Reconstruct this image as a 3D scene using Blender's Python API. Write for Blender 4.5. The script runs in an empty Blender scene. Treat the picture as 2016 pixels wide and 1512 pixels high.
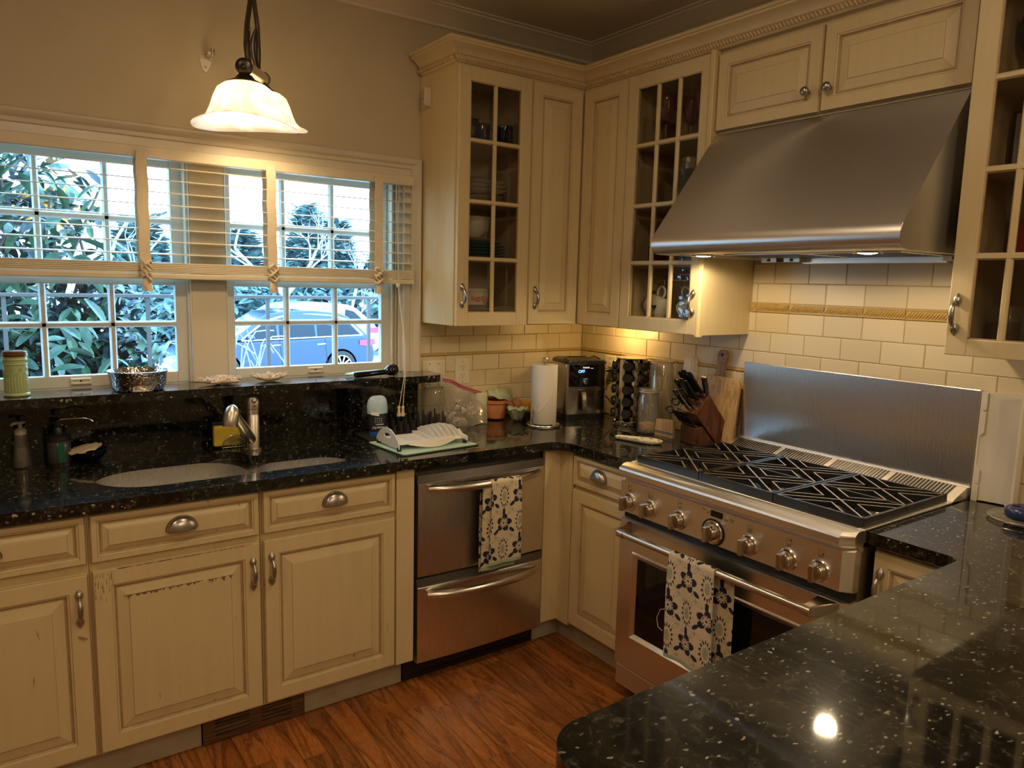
import bpy, bmesh, math, random
import numpy as np
from math import sin, cos, pi, radians, sqrt
from mathutils import Vector, Matrix

SC = bpy.context.scene
COL = SC.collection
R = random.Random(7)

# ---------------------------------------------------------------- camera
cam_d = bpy.data.cameras.new('camera')
cam = bpy.data.objects.new('camera', cam_d)
COL.objects.link(cam)
cam_d.sensor_width = 36.0
cam_d.lens = 1454.14 / 2016.0 * 36.0
cam_d.clip_start = 0.05
cam_d.clip_end = 300
_f = Vector((0.57389885, 0.80761027, -0.13566783))
_r = Vector((0.81686133, -0.57629866, 0.02484788))
_u = Vector((0.05811779, 0.12508198, 0.99044274))
_m = Matrix((( _r.x, _u.x, -_f.x), (_r.y, _u.y, -_f.y), (_r.z, _u.z, -_f.z))).to_4x4()
_m.translation = Vector((-2.60142552, -3.02111373, 1.5769252))
cam.matrix_world = _m
SC.camera = cam

# ---------------------------------------------------------------- world, lights, exposure
W = bpy.data.worlds.new('overcast_sky')
SC.world = W
W.use_nodes = True
_bg = W.node_tree.nodes['Background']
_bg.inputs[0].default_value = (0.37, 0.67, 1.0, 1)
_bg.inputs[1].default_value = 7.5

SC.view_settings.view_transform = 'Standard'
SC.view_settings.look = 'None'
SC.view_settings.gamma = 1
SC.view_settings.exposure = 0.50
SC.view_settings.use_curve_mapping = False
SC.cycles.max_bounces = 10
SC.cycles.transparent_max_bounces = 16
SC.cycles.caustics_reflective = False
SC.cycles.caustics_refractive = False
SC.cycles.sample_clamp_indirect = 6.0

WARM = (1.0, 0.72, 0.42)
def light(name, kind, loc, power, color=WARM, size=0.05, rot=(0, 0, 0), spot=None, blend=0.5):
    d = bpy.data.lights.new(name, kind)
    d.energy = power; d.color = color
    if kind == 'AREA':
        d.shape = 'DISK'; d.size = size
    else:
        d.shadow_soft_size = size
    if kind == 'SPOT':
        d.spot_size = radians(spot or 120); d.spot_blend = blend
    o = bpy.data.objects.new(name, d)
    o.location = loc; o.rotation_euler = rot
    COL.objects.link(o)
    return o
CEIL = 2.76
# unseen ceiling fill lights added overhead (discs facing down), sink pendant bulbs, hood lamps, under-cabinet puck
FILL_RECESSED = [(-1.55, -1.75), (-3.3, -1.75), (-1.3, -3.4), (-3.4, -3.6), (-1.55, -4.7)]
for _x, _y in FILL_RECESSED:
    light('fill_recessed_light', 'AREA', (_x, _y, CEIL - 0.012), 5.0, (1.0, 0.74, 0.45), 0.14)
PEND = [(-1.958, -0.75, 2.085), (-1.768, -0.30, 2.17)]
for _p in PEND:
    light('pendant_bulb_light', 'POINT', _p, 7.0, (1.0, 0.72, 0.40), 0.04)
HOODL = [(-0.43, -1.165), (-0.43, -1.794)]
for _x, _y in HOODL:
    light('hood_lamp_light', 'SPOT', (_x, _y, 1.683), 5.5, (1.0, 0.76, 0.45), 0.03, spot=174, blend=0.25)
light('cabinet_puck_light', 'POINT', (-0.13, -0.40, 1.345), 1.15, (1.0, 0.64, 0.22), 0.02)
light('cabinet_puck_light', 'POINT', (-0.16, -2.42, 1.372), 0.7, (1.0, 0.74, 0.42), 0.02)  # fill from the puck added out of view at the right-edge cabinet
light('fill_globe_light', 'POINT', (-2.0, -4.1, 2.50), 115, (1.0, 0.79, 0.54), 0.16)  # fill from the globe added behind the camera

# ---------------------------------------------------------------- materials
def new_mat(name):
    m = bpy.data.materials.new(name); m.use_nodes = True
    return m, m.node_tree, m.node_tree.nodes['Principled BSDF']
def col(c): return (c[0], c[1], c[2], 1.0)
def pmat(name, c, rough=0.5, metal=0.0, bump=0.0, bscale=60.0, var=0.0, vscale=8.0, coat=0.0, spec=0.5,
         trans=0.0, emit=None, estr=0.0, alpha=1.0, sss=0.0):
    m, nt, b = new_mat(name)
    b.inputs['Base Color'].default_value = col(c)
    b.inputs['Roughness'].default_value = rough
    b.inputs['Metallic'].default_value = metal
    b.inputs['Specular IOR Level'].default_value = spec
    b.inputs['Coat Weight'].default_value = coat
    b.inputs['Transmission Weight'].default_value = trans
    b.inputs['Alpha'].default_value = alpha
    if sss:
        b.inputs['Subsurface Weight'].default_value = sss
        b.inputs['Subsurface Radius'].default_value = (0.02, 0.01, 0.006)
    if emit:
        b.inputs['Emission Color'].default_value = col(emit)
        b.inputs['Emission Strength'].default_value = estr
    tc = nt.nodes.new('ShaderNodeTexCoord')
    if var:
        n = nt.nodes.new('ShaderNodeTexNoise'); n.inputs['Scale'].default_value = vscale
        n.inputs['Detail'].default_value = 4
        nt.links.new(tc.outputs['Object'], n.inputs['Vector'])
        mx = nt.nodes.new('ShaderNodeMix'); mx.data_type = 'RGBA'
        mx.inputs[6].default_value = col([v * (1 - var) for v in c])
        mx.inputs[7].default_value = col([min(1, v * (1 + var)) for v in c])
        nt.links.new(n.outputs['Fac'], mx.inputs[0])
        nt.links.new(mx.outputs[2], b.inputs['Base Color'])
    if bump:
        n = nt.nodes.new('ShaderNodeTexNoise'); n.inputs['Scale'].default_value = bscale
        nt.links.new(tc.outputs['Object'], n.inputs['Vector'])
        bp = nt.nodes.new('ShaderNodeBump'); bp.inputs['Strength'].default_value = bump
        bp.inputs['Distance'].default_value = 0.002
        nt.links.new(n.outputs['Fac'], bp.inputs['Height'])
        nt.links.new(bp.outputs['Normal'], b.inputs['Normal'])
    return m

def ramp(nt, stops, interp='LINEAR'):
    r = nt.nodes.new('ShaderNodeValToRGB')
    r.color_ramp.interpolation = interp
    while len(r.color_ramp.elements) < len(stops): r.color_ramp.elements.new(0.5)
    for e, (p, c) in zip(r.color_ramp.elements, stops):
        e.position = p; e.color = col(c)
    return r

def cabinet_mat(name, c, wear=0.0):
    m, nt, b = new_mat(name)
    b.inputs['Roughness'].default_value = 0.38
    b.inputs['Specular IOR Level'].default_value = 0.35
    tc = nt.nodes.new('ShaderNodeTexCoord')
    mp = nt.nodes.new('ShaderNodeMapping'); mp.inputs['Scale'].default_value = (40, 40, 3.0)
    nt.links.new(tc.outputs['Object'], mp.inputs['Vector'])
    n1 = nt.nodes.new('ShaderNodeTexNoise'); n1.inputs['Scale'].default_value = 1.0; n1.inputs['Detail'].default_value = 5
    nt.links.new(mp.outputs['Vector'], n1.inputs['Vector'])
    n2 = nt.nodes.new('ShaderNodeTexNoise'); n2.inputs['Scale'].default_value = 3.5; n2.inputs['Detail'].default_value = 3
    nt.links.new(tc.outputs['Object'], n2.inputs['Vector'])
    ad = nt.nodes.new('ShaderNodeMath'); ad.operation = 'ADD'
    nt.links.new(n1.outputs['Fac'], ad.inputs[0]); nt.links.new(n2.outputs['Fac'], ad.inputs[1])
    rp = ramp(nt, [(0.70, [v * 0.90 for v in c]), (1.0, c), (1.3, [min(1, v * 1.03) for v in c])])
    rp.color_ramp.elements[2].position = 1.0
    rp.color_ramp.elements[0].position = 0.25; rp.color_ramp.elements[1].position = 0.55
    hf = nt.nodes.new('ShaderNodeMath'); hf.operation = 'MULTIPLY'; hf.inputs[1].default_value = 0.5
    nt.links.new(ad.outputs[0], hf.inputs[0]); nt.links.new(hf.outputs[0], rp.inputs[0])
    last = rp.outputs[0]
    if wear:
        mp2 = nt.nodes.new('ShaderNodeMapping'); mp2.inputs['Scale'].default_value = (55, 55, 9)
        nt.links.new(tc.outputs['Object'], mp2.inputs['Vector'])
        n3 = nt.nodes.new('ShaderNodeTexNoise'); n3.inputs['Scale'].default_value = 1; n3.inputs['Detail'].default_value = 6
        nt.links.new(mp2.outputs['Vector'], n3.inputs['Vector'])
        r3 = ramp(nt, [(0.70, (0, 0, 0)), (0.73, (wear, wear, wear))])
        nt.links.new(n3.outputs['Fac'], r3.inputs[0])
        mx = nt.nodes.new('ShaderNodeMix'); mx.data_type = 'RGBA'
        nt.links.new(r3.outputs[0], mx.inputs[0]); nt.links.new(last, mx.inputs[6])
        mx.inputs[7].default_value = (0.16, 0.085, 0.035, 1)
        last = mx.outputs[2]
    nt.links.new(last, b.inputs['Base Color'])
    bp = nt.nodes.new('ShaderNodeBump'); bp.inputs['Strength'].default_value = 0.12; bp.inputs['Distance'].default_value = 0.001
    nt.links.new(n1.outputs['Fac'], bp.inputs['Height']); nt.links.new(bp.outputs['Normal'], b.inputs['Normal'])
    return m

CREAM = (0.69, 0.565, 0.325)
M = {}
M['cab'] = cabinet_mat('cream_glazed_wood', CREAM)
M['cabw'] = cabinet_mat('worn_cream_glazed_wood', CREAM, 0.55)
M['glaze'] = pmat('brown_glaze_line', (0.46, 0.33, 0.185), 0.5, var=0.3, vscale=30)
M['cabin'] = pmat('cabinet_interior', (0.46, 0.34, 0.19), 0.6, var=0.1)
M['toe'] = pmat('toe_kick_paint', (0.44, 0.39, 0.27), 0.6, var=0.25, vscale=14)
M['wall'] = pmat('tan_wall_paint', (0.55, 0.48, 0.335), 0.62, bump=0.06, bscale=120, var=0.02)
M['ceil'] = pmat('ceiling_paint', (0.76, 0.70, 0.60), 0.7, bump=0.05, bscale=90)
M['crownp'] = pmat('ceiling_crown_paint', (0.72, 0.64, 0.51), 0.45)
M['trim'] = pmat('window_trim_paint', (0.66, 0.60, 0.48), 0.28, var=0.03)
M['sash'] = pmat('sash_paint', (0.66, 0.66, 0.62), 0.35)
M['grout'] = pmat('tile_grout', (0.42, 0.33, 0.19), 0.8)
M['rope'] = pmat('gold_rope_tile', (0.52, 0.36, 0.12), 0.25, var=0.2, vscale=60)
M['plate_w'] = pmat('outlet_plate', (0.78, 0.72, 0.58), 0.35)
M['black'] = pmat('black_plastic', (0.012, 0.012, 0.013), 0.3)
M['blackm'] = pmat('cast_iron', (0.016, 0.016, 0.017), 0.30, bump=0.1, bscale=400)
M['worn'] = pmat('worn_lit_iron_top', (0.62, 0.55, 0.44), 0.36, 0.8)  # worn bar tops; the pale tan also carries reflected hood light
M['blackg'] = pmat('black_gloss', (0.006, 0.006, 0.007), 0.05)
M['rubber'] = pmat('black_rubber', (0.015, 0.015, 0.016), 0.6)
M['chrome'] = pmat('chrome', (0.78, 0.76, 0.74), 0.10, 1.0)
M['pewter'] = pmat('brushed_pewter', (0.42, 0.39, 0.36), 0.28, 1.0)
M['nickel'] = pmat('satin_nickel', (0.62, 0.58, 0.53), 0.26, 1.0)
M['bronze'] = pmat('dark_bronze', (0.10, 0.085, 0.07), 0.35, 1.0, var=0.3, vscale=40)
M['darkgap'] = pmat('dark_gap', (0.01, 0.009, 0.008), 0.8)

def steel_mat(name, c, rough, axis, aniso=0.6):
    m, nt, b = new_mat(name)
    b.inputs['Metallic'].default_value = 1.0
    b.inputs['Base Color'].default_value = col(c)
    tc = nt.nodes.new('ShaderNodeTexCoord')
    mp = nt.nodes.new('ShaderNodeMapping')
    s = [1400, 1400, 1400]; s['xyz'.index(axis)] = 10
    mp.inputs['Scale'].default_value = s
    nt.links.new(tc.outputs['Object'], mp.inputs['Vector'])
    n = nt.nodes.new('ShaderNodeTexNoise'); n.inputs['Scale'].default_value = 1; n.inputs['Detail'].default_value = 2
    nt.links.new(mp.outputs['Vector'], n.inputs['Vector'])
    mr = nt.nodes.new('ShaderNodeMapRange')
    mr.inputs[3].default_value = rough * 0.92; mr.inputs[4].default_value = rough * 1.08
    nt.links.new(n.outputs['Fac'], mr.inputs[0]); nt.links.new(mr.outputs[0], b.inputs['Roughness'])
    bp = nt.nodes.new('ShaderNodeBump'); bp.inputs['Strength'].default_value = 0.025; bp.inputs['Distance'].default_value = 0.0003
    nt.links.new(n.outputs['Fac'], bp.inputs['Height']); nt.links.new(bp.outputs['Normal'], b.inputs['Normal'])
    b.inputs['Anisotropic'].default_value = aniso
    return m
M['steel_y'] = steel_mat('brushed_steel_horizontal', (0.85, 0.82, 0.78), 0.34, 'y')
M['steel_x'] = steel_mat('brushed_steel_sideways', (0.85, 0.82, 0.78), 0.31, 'x')
M['steel_z'] = steel_mat('brushed_steel_vertical', (0.86, 0.82, 0.77), 0.28, 'z')
M['hoodst'] = steel_mat('hood_steel', (0.74, 0.73, 0.72), 0.36, 'y')
M['sinkst'] = steel_mat('sink_steel', (0.88, 0.86, 0.83), 0.27, 'z')

def granite_mat(name, flake=1.0, rough=0.11):
    m, nt, b = new_mat(name)
    b.inputs['Roughness'].default_value = 0.30
    b.inputs['Coat Weight'].default_value = 1.0; b.inputs['Coat Roughness'].default_value = 0.05
    b.inputs['Specular IOR Level'].default_value = 0.035
    tc = nt.nodes.new('ShaderNodeTexCoord')
    wn = nt.nodes.new('ShaderNodeTexNoise'); wn.inputs['Scale'].default_value = 35; wn.inputs['Detail'].default_value = 2
    nt.links.new(tc.outputs['Object'], wn.inputs['Vector'])
    va = nt.nodes.new('ShaderNodeVectorMath'); va.operation = 'MULTIPLY_ADD'
    nt.links.new(wn.outputs['Color'], va.inputs[0]); va.inputs[1].default_value = (0.022, 0.022, 0.022)
    nt.links.new(tc.outputs['Object'], va.inputs[2])
    def mult(c, k): return [v * k for v in c]
    # mottled ground
    v1 = nt.nodes.new('ShaderNodeTexNoise'); v1.inputs['Scale'].default_value = 42; v1.inputs['Detail'].default_value = 6; v1.inputs['Roughness'].default_value = 0.72; v1.inputs['Distortion'].default_value = 0.8
    nt.links.new(tc.outputs['Object'], v1.inputs['Vector'])
    r1 = ramp(nt, [(0.36, (0.0022, 0.0026, 0.0026)), (0.50, (0.007, 0.0075, 0.0062)), (0.58, (0.020, 0.020, 0.015)), (0.70, (0.105, 0.098, 0.075))])
    nt.links.new(v1.outputs['Fac'], r1.inputs[0])
    # pale chips
    mp = nt.nodes.new('ShaderNodeMapping'); mp.inputs['Scale'].default_value = (85, 170, 120); mp.inputs['Rotation'].default_value = (0, 0, 0.5)
    nt.links.new(va.outputs[0], mp.inputs['Vector'])
    v2 = nt.nodes.new('ShaderNodeTexVoronoi'); v2.inputs['Scale'].default_value = 1.0
    nt.links.new(mp.outputs[0], v2.inputs['Vector'])
    s2 = nt.nodes.new('ShaderNodeSeparateColor'); nt.links.new(v2.outputs['Color'], s2.inputs[0])
    gt = nt.nodes.new('ShaderNodeMath'); gt.operation = 'GREATER_THAN'; gt.inputs[1].default_value = 0.925
    nt.links.new(s2.outputs[0], gt.inputs[0])
    ds = nt.nodes.new('ShaderNodeMath'); ds.operation = 'LESS_THAN'; ds.inputs[1].default_value = 0.42
    nt.links.new(v2.outputs['Distance'], ds.inputs[0])
    mu = nt.nodes.new('ShaderNodeMath'); mu.operation = 'MULTIPLY'
    nt.links.new(gt.outputs[0], mu.inputs[0]); nt.links.new(ds.outputs[0], mu.inputs[1])
    chip = ramp(nt, [(0.0, (0.20, 0.17, 0.11)), (0.5, (0.09, 0.11, 0.10)), (1.0, (0.40, 0.37, 0.29))])
    nt.links.new(s2.outputs[1], chip.inputs[0])
    mx = nt.nodes.new('ShaderNodeMix'); mx.data_type = 'RGBA'
    nt.links.new(mu.outputs[0], mx.inputs[0]); nt.links.new(r1.outputs[0], mx.inputs[6]); nt.links.new(chip.outputs[0], mx.inputs[7])
    nt.links.new(mx.outputs[2], b.inputs['Base Color'])
    return m
M['granite'] = granite_mat('dark_speckled_granite')

def tile_mat():
    m, nt, b = new_mat('cream_tile')
    oi = nt.nodes.new('ShaderNodeObjectInfo')
    r1 = ramp(nt, [(0, (0.66, 0.55, 0.36)), (1, (0.74, 0.63, 0.43))])
    nt.links.new(oi.outputs['Random'], r1.inputs[0]); nt.links.new(r1.outputs[0], b.inputs['Base Color'])
    b.inputs['Roughness'].default_value = 0.36
    tc = nt.nodes.new('ShaderNodeTexCoord')
    n = nt.nodes.new('ShaderNodeTexNoise'); n.inputs['Scale'].default_value = 14
    nt.links.new(tc.outputs['Object'], n.inputs['Vector'])
    bp = nt.nodes.new('ShaderNodeBump'); bp.inputs['Strength'].default_value = 0.15; bp.inputs['Distance'].default_value = 0.003
    nt.links.new(n.outputs['Fac'], bp.inputs['Height']); nt.links.new(bp.outputs['Normal'], b.inputs['Normal'])
    return m
M['tile'] = tile_mat()

def wood_mat(name, c1, c2, c3, scale=(1, 1, 1), rings=18, dist=3.0, rough=0.3, rnd=True, coat=0.0, rv=0.35):
    m, nt, b = new_mat(name)
    b.inputs['Roughness'].default_value = rough
    b.inputs['Coat Weight'].default_value = coat
    tc = nt.nodes.new('ShaderNodeTexCoord')
    oi = nt.nodes.new('ShaderNodeObjectInfo')
    sh = nt.nodes.new('ShaderNodeVectorMath'); sh.operation = 'ADD'
    nt.links.new(tc.outputs['Object'], sh.inputs[0])
    cb = nt.nodes.new('ShaderNodeCombineXYZ')
    for i, k in enumerate((37.0, 91.0, 13.0)):
        mm = nt.nodes.new('ShaderNodeMath'); mm.operation = 'MULTIPLY'; mm.inputs[1].default_value = k if rnd else 0
        nt.links.new(oi.outputs['Random'], mm.inputs[0]); nt.links.new(mm.outputs[0], cb.inputs[i])
    nt.links.new(cb.outputs[0], sh.inputs[1])
    mp = nt.nodes.new('ShaderNodeMapping'); mp.inputs['Scale'].default_value = scale
    nt.links.new(sh.outputs[0], mp.inputs['Vector'])
    n0 = nt.nodes.new('ShaderNodeTexNoise'); n0.inputs['Scale'].default_value = 1.0; n0.inputs['Detail'].default_value = 2
    nt.links.new(mp.outputs[0], n0.inputs['Vector'])
    mr = nt.nodes.new('ShaderNodeMath'); mr.operation = 'MULTIPLY'; mr.inputs[1].default_value = rings
    nt.links.new(n0.outputs['Fac'], mr.inputs[0])
    fr = nt.nodes.new('ShaderNodeMath'); fr.operation = 'FRACT'; nt.links.new(mr.outputs[0], fr.inputs[0])
    r1 = ramp(nt, [(0.0, c1), (0.12, c3), (0.30, c2), (0.85, c1), (1.0, c3)])
    nt.links.new(fr.outputs[0], r1.inputs[0])
    mp2 = nt.nodes.new('ShaderNodeMapping'); mp2.inputs['Scale'].default_value = [v * 40 for v in scale]
    nt.links.new(sh.outputs[0], mp2.inputs['Vector'])
    n1 = nt.nodes.new('ShaderNodeTexNoise'); n1.inputs['Scale'].default_value = 1.0; n1.inputs['Detail'].default_value = 3
    nt.links.new(mp2.outputs[0], n1.inputs['Vector'])
    r2 = ramp(nt, [(0.35, (0.72, 0.72, 0.72)), (0.65, (1.12, 1.12, 1.12))])
    nt.links.new(n1.outputs['Fac'], r2.inputs[0])
    mx = nt.nodes.new('ShaderNodeMix'); mx.data_type = 'RGBA'; mx.blend_type = 'MULTIPLY'; mx.inputs[0].default_value = 1
    nt.links.new(r1.outputs[0], mx.inputs[6]); nt.links.new(r2.outputs[0], mx.inputs[7])
    r3 = ramp(nt, [(0, (1 - rv, 1 - rv, 1 - rv)), (1, (1 + rv * .4, 1 + rv * .4, 1 + rv * .4))])
    nt.links.new(oi.outputs['Random'], r3.inputs[0])
    my = nt.nodes.new('ShaderNodeMix'); my.data_type = 'RGBA'; my.blend_type = 'MULTIPLY'; my.inputs[0].default_value = 1
    nt.links.new(mx.outputs[2], my.inputs[6]); nt.links.new(r3.outputs[0], my.inputs[7])
    nt.links.new(my.outputs[2], b.inputs['Base Color'])
    bp = nt.nodes.new('ShaderNodeBump'); bp.inputs['Strength'].default_value = 0.15; bp.inputs['Distance'].default_value = 0.001
    nt.links.new(r1.outputs[0], bp.inputs['Height']); nt.links.new(bp.outputs['Normal'], b.inputs['Normal'])
    return m
M['floor'] = wood_mat('oak_floor', (0.36, 0.120, 0.028), (0.42, 0.155, 0.040), (0.20, 0.062, 0.015), (8.0, 0.8, 8.0), 11, rough=0.24)
M['walnut'] = wood_mat('dark_block_wood', (0.10, 0.032, 0.014), (0.135, 0.045, 0.019), (0.04, 0.013, 0.007), (14, 14, 2.5), 6, rough=0.3)
M['bamboo'] = wood_mat('pale_board_wood', (0.56, 0.36, 0.17), (0.62, 0.42, 0.21), (0.44, 0.26, 0.12), (22, 22, 1.4), 6, rough=0.45)
M['handlewood'] = wood_mat('board_handle_wood', (0.32, 0.18, 0.09), (0.38, 0.23, 0.12), (0.2, 0.11, 0.05), (22, 22, 1.4), 6, rough=0.45)
M['ventwood'] = wood_mat('vent_wood', (0.14, 0.07, 0.03), (0.19, 0.10, 0.045), (0.08, 0.04, 0.016), (3, 30, 30), 6, rough=0.45)

def glass_mat(name, tint=(1, 1, 1), refl=0.06, rough=0.0, haze=0.0):
    m = bpy.data.materials.new(name); m.use_nodes = True
    nt = m.node_tree; nt.nodes.clear()
    out = nt.nodes.new('ShaderNodeOutputMaterial')
    tr = nt.nodes.new('ShaderNodeBsdfTransparent'); tr.inputs[0].default_value = col(tint)
    gl = nt.nodes.new('ShaderNodeBsdfGlossy'); gl.inputs['Roughness'].default_value = rough
    lw = nt.nodes.new('ShaderNodeFresnel'); lw.inputs['IOR'].default_value = 1.5
    mx = nt.nodes.new('ShaderNodeMixShader')
    ad = nt.nodes.new('ShaderNodeMath'); ad.operation = 'MULTIPLY_ADD'; ad.inputs[1].default_value = 1.0; ad.inputs[2].default_value = refl - 0.04
    nt.links.new(lw.outputs[0], ad.inputs[0])
    mn = nt.nodes.new('ShaderNodeMath'); mn.operation = 'MINIMUM'; mn.inputs[1].default_value = 0.30
    nt.links.new(ad.outputs[0], mn.inputs[0]); nt.links.new(mn.outputs[0], mx.inputs[0])
    nt.links.new(tr.outputs[0], mx.inputs[1]); nt.links.new(gl.outputs[0], mx.inputs[2])
    last = mx.outputs[0]
    if haze:
        df = nt.nodes.new('ShaderNodeBsdfDiffuse'); df.inputs[0].default_value = (0.8, 0.78, 0.72, 1)
        m2 = nt.nodes.new('ShaderNodeMixShader'); m2.inputs[0].default_value = haze
        nt.links.new(last, m2.inputs[1]); nt.links.new(df.outputs[0], m2.inputs[2]); last = m2.outputs[0]
    nt.links.new(last, out.inputs[0])
    return m
M['pane'] = glass_mat('window_glass', (0.94, 0.98, 1.0), 0.05)
M['cabglass'] = glass_mat('cabinet_glass', (0.93, 0.93, 0.90), 0.06)
M['jarglass'] = glass_mat('jar_glass', (0.975, 0.975, 0.95), 0.07, 0.02, 0.07)
M['bagfilm'] = glass_mat('bag_film', (0.96, 0.95, 0.93), 0.14, 0.12, 0.16)

# ---------------------------------------------------------------- mesh helpers
class MB:
    def __init__(s, xf=None):
        s.v = []; s.f = []; s.mi = []; s.cur = 0; s.xf = xf
    def add(s, vs, fs, mi=None):
        o = len(s.v)
        if s.xf is not None: vs = [s.xf @ Vector(p) for p in vs]
        s.v += [tuple(p) for p in vs]
        s.f += [tuple(i + o for i in f) for f in fs]
        s.mi += [s.cur if mi is None else mi] * len(fs)
    def box(s, x0, x1, y0, y1, z0, z1, mi=None):
        if x0 > x1: x0, x1 = x1, x0
        if y0 > y1: y0, y1 = y1, y0
        if z0 > z1: z0, z1 = z1, z0
        s.add([(x0, y0, z0), (x1, y0, z0), (x1, y1, z0), (x0, y1, z0), (x0, y0, z1), (x1, y0, z1), (x1, y1, z1), (x0, y1, z1)],
              [(3, 2, 1, 0), (4, 5, 6, 7), (0, 1, 5, 4), (1, 2, 6, 5), (2, 3, 7, 6), (3, 0, 4, 7)], mi)
        return s
    def rings(s, rings, closed_u=True, cap0=True, cap1=True, mi=None, flip=False):
        n = len(rings[0]); vs = [p for r in rings for p in r]; fs = []
        for i in range(len(rings) - 1):
            for j in range(n if closed_u else n - 1):
                a = i * n + j; b = i * n + (j + 1) % n
                q = (a, b, b + n, a + n)
                fs.append(q[::-1] if flip else q)
        if cap0: fs.append(tuple(range(n))[::-1] if not flip else tuple(range(n)))
        if cap1:
            k = (len(rings) - 1) * n
            fs.append(tuple(range(k, k + n)) if not flip else tuple(range(k, k + n))[::-1])
        s.add(vs, fs, mi)
        return s
    def tube(s, pts, r, n=8, closed=False, cap=True, mi=None):
        pts = [Vector(p) for p in pts]; N = len(pts)
        rs = r if isinstance(r, (list, tuple)) else [r] * N
        rg = []; up = None
        for i, p in enumerate(pts):
            if closed: t = pts[(i + 1) % N] - pts[i - 1]
            else: t = pts[min(i + 1, N - 1)] - pts[max(i - 1, 0)]
            if t.length < 1e-9: t = Vector((0, 0, 1))
            t.normalize()
            if up is None:
                up = Vector((0, 0, 1)) if abs(t.z) < 0.9 else Vector((1, 0, 0))
            a = t.cross(up)
            if a.length < 1e-6: a = t.cross(Vector((0.3, 1, 0.1)))
            a.normalize(); b = t.cross(a).normalized(); up = -b if False else a.cross(t)
            rg.append([tuple(p + a * (rs[i] * cos(2 * pi * k / n)) + b * (rs[i] * sin(2 * pi * k / n))) for k in range(n)])
        if closed: rg.append(rg[0])
        s.rings(rg, True, cap and not closed, cap and not closed, mi, flip=False)
        return s
    def lathe(s, prof, c=(0, 0, 0), n=24, mi=None, axis='z', scale=(1, 1)):
        rg = []
        for (r, z) in prof:
            ring = []
            for k in range(n):
                a = 2 * pi * k / n
                p = (r * cos(a) * scale[0], r * sin(a) * scale[1], z)
                if axis == 'x': p = (p[2], p[0], p[1])
                if axis == '-x': p = (-p[2], -p[0], p[1])
                if axis == 'y': p = (p[1], p[2], p[0])
                if axis == '-y': p = (p[0], -p[2], p[1])
                ring.append((p[0] + c[0], p[1] + c[1], p[2] + c[2]))
            rg.append(ring)
        s.rings(rg, True, prof[0][0] > 1e-6, prof[-1][0] > 1e-6, mi)
        return s
    def prism(s, pts, axis, a, b, mi=None):
        def P(q, t):
            if axis == 'x': return (t, q[0], q[1])
            if axis == 'y': return (q[0], t, q[1])
            return (q[0], q[1], t)
        n = len(pts)
        s.add([P(q, a) for q in pts] + [P(q, b) for q in pts],
              [tuple(range(n))[::-1], tuple(range(n, 2 * n))] + [(i, (i + 1) % n, (i + 1) % n + n, i + n) for i in range(n)], mi)
        return s
    def sphere(s, c, r, n=12, m=8, mi=None, scale=(1, 1, 1)):
        rg = []
        for i in range(m + 1):
            t = pi * i / m
            rr = max(sin(t), 1e-4) * r
            rg.append([(c[0] + rr * cos(2 * pi * k / n) * scale[0], c[1] + rr * sin(2 * pi * k / n) * scale[1], c[2] - cos(t) * r * scale[2]) for k in range(n)])
        s.rings(rg, True, True, True, mi)
        return s
    def build(s, name, mats, parent=None, smooth=35, bevel=0, seg=2, recalc=True, kind=None, label=None):
        me = bpy.data.meshes.new(name)
        me.from_pydata(s.v, [], s.f)
        if not isinstance(mats, (list, tuple)): mats = [mats]
        for m in mats: me.materials.append(M[m] if isinstance(m, str) else m)
        if len(mats) > 1: me.polygons.foreach_set('material_index', s.mi)
        if recalc:
            bm = bmesh.new(); bm.from_mesh(me)
            bmesh.ops.recalc_face_normals(bm, faces=bm.faces)
            bm.to_mesh(me); bm.free()
        if smooth:
            me.polygons.foreach_set('use_smooth', [True] * len(me.polygons))
            me.set_sharp_from_angle(angle=radians(smooth))
        me.update()
        o = bpy.data.objects.new(name, me)
        COL.objects.link(o)
        if bevel:
            md = o.modifiers.new('bevel', 'BEVEL'); md.width = bevel; md.segments = seg
            md.limit_method = 'ANGLE'; md.angle_limit = radians(35)
            md.harden_normals = False
        if parent is not None:
            o.parent = parent
            if parent.type == 'EMPTY':
                o.matrix_parent_inverse = (Matrix.Translation(parent.location) @ parent.rotation_euler.to_matrix().to_4x4()).inverted()
        if kind: o['kind'] = kind
        if label: o['label'] = label
        return o

def thing(name, label, cat, loc=(0, 0, 0), group=None, rotz=0):
    o = bpy.data.objects.new(name, None)
    o.empty_display_size = 0.05
    o.location = loc; o.rotation_euler = (0, 0, rotz)
    COL.objects.link(o)
    o['label'] = label; o['category'] = cat
    if group: o['group'] = group
    return o
def tag(o, label, cat, group=None):
    o['label'] = label; o['category'] = cat
    if group: o['group'] = group
    return o
def struct(o, label=None):
    o['kind'] = 'structure'
    if label: o['label'] = label
    return o
def copy_tree(o, parent=None):
    c = o.copy(); COL.objects.link(c)
    if parent is not None: c.parent = parent
    for ch in list(o.children): copy_tree(ch, c)
    return c
def place_copy(o, loc, label, rotz=None, group=None):
    c = copy_tree(o); c.location = loc
    if rotz is not None: c.rotation_euler = (0, 0, rotz)
    c['label'] = label
    if group: c['group'] = group
    return c
# local frames: u to the right, v up, w out of the face towards the room
def frame_back(x0, yf, z0=0): return Matrix(((1, 0, 0, x0), (0, 0, -1, yf), (0, 1, 0, z0), (0, 0, 0, 1)))
def frame_right(xf, y0, z0=0): return Matrix(((0, 0, -1, xf), (-1, 0, 0, y0), (0, 1, 0, z0), (0, 0, 0, 1)))

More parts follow.
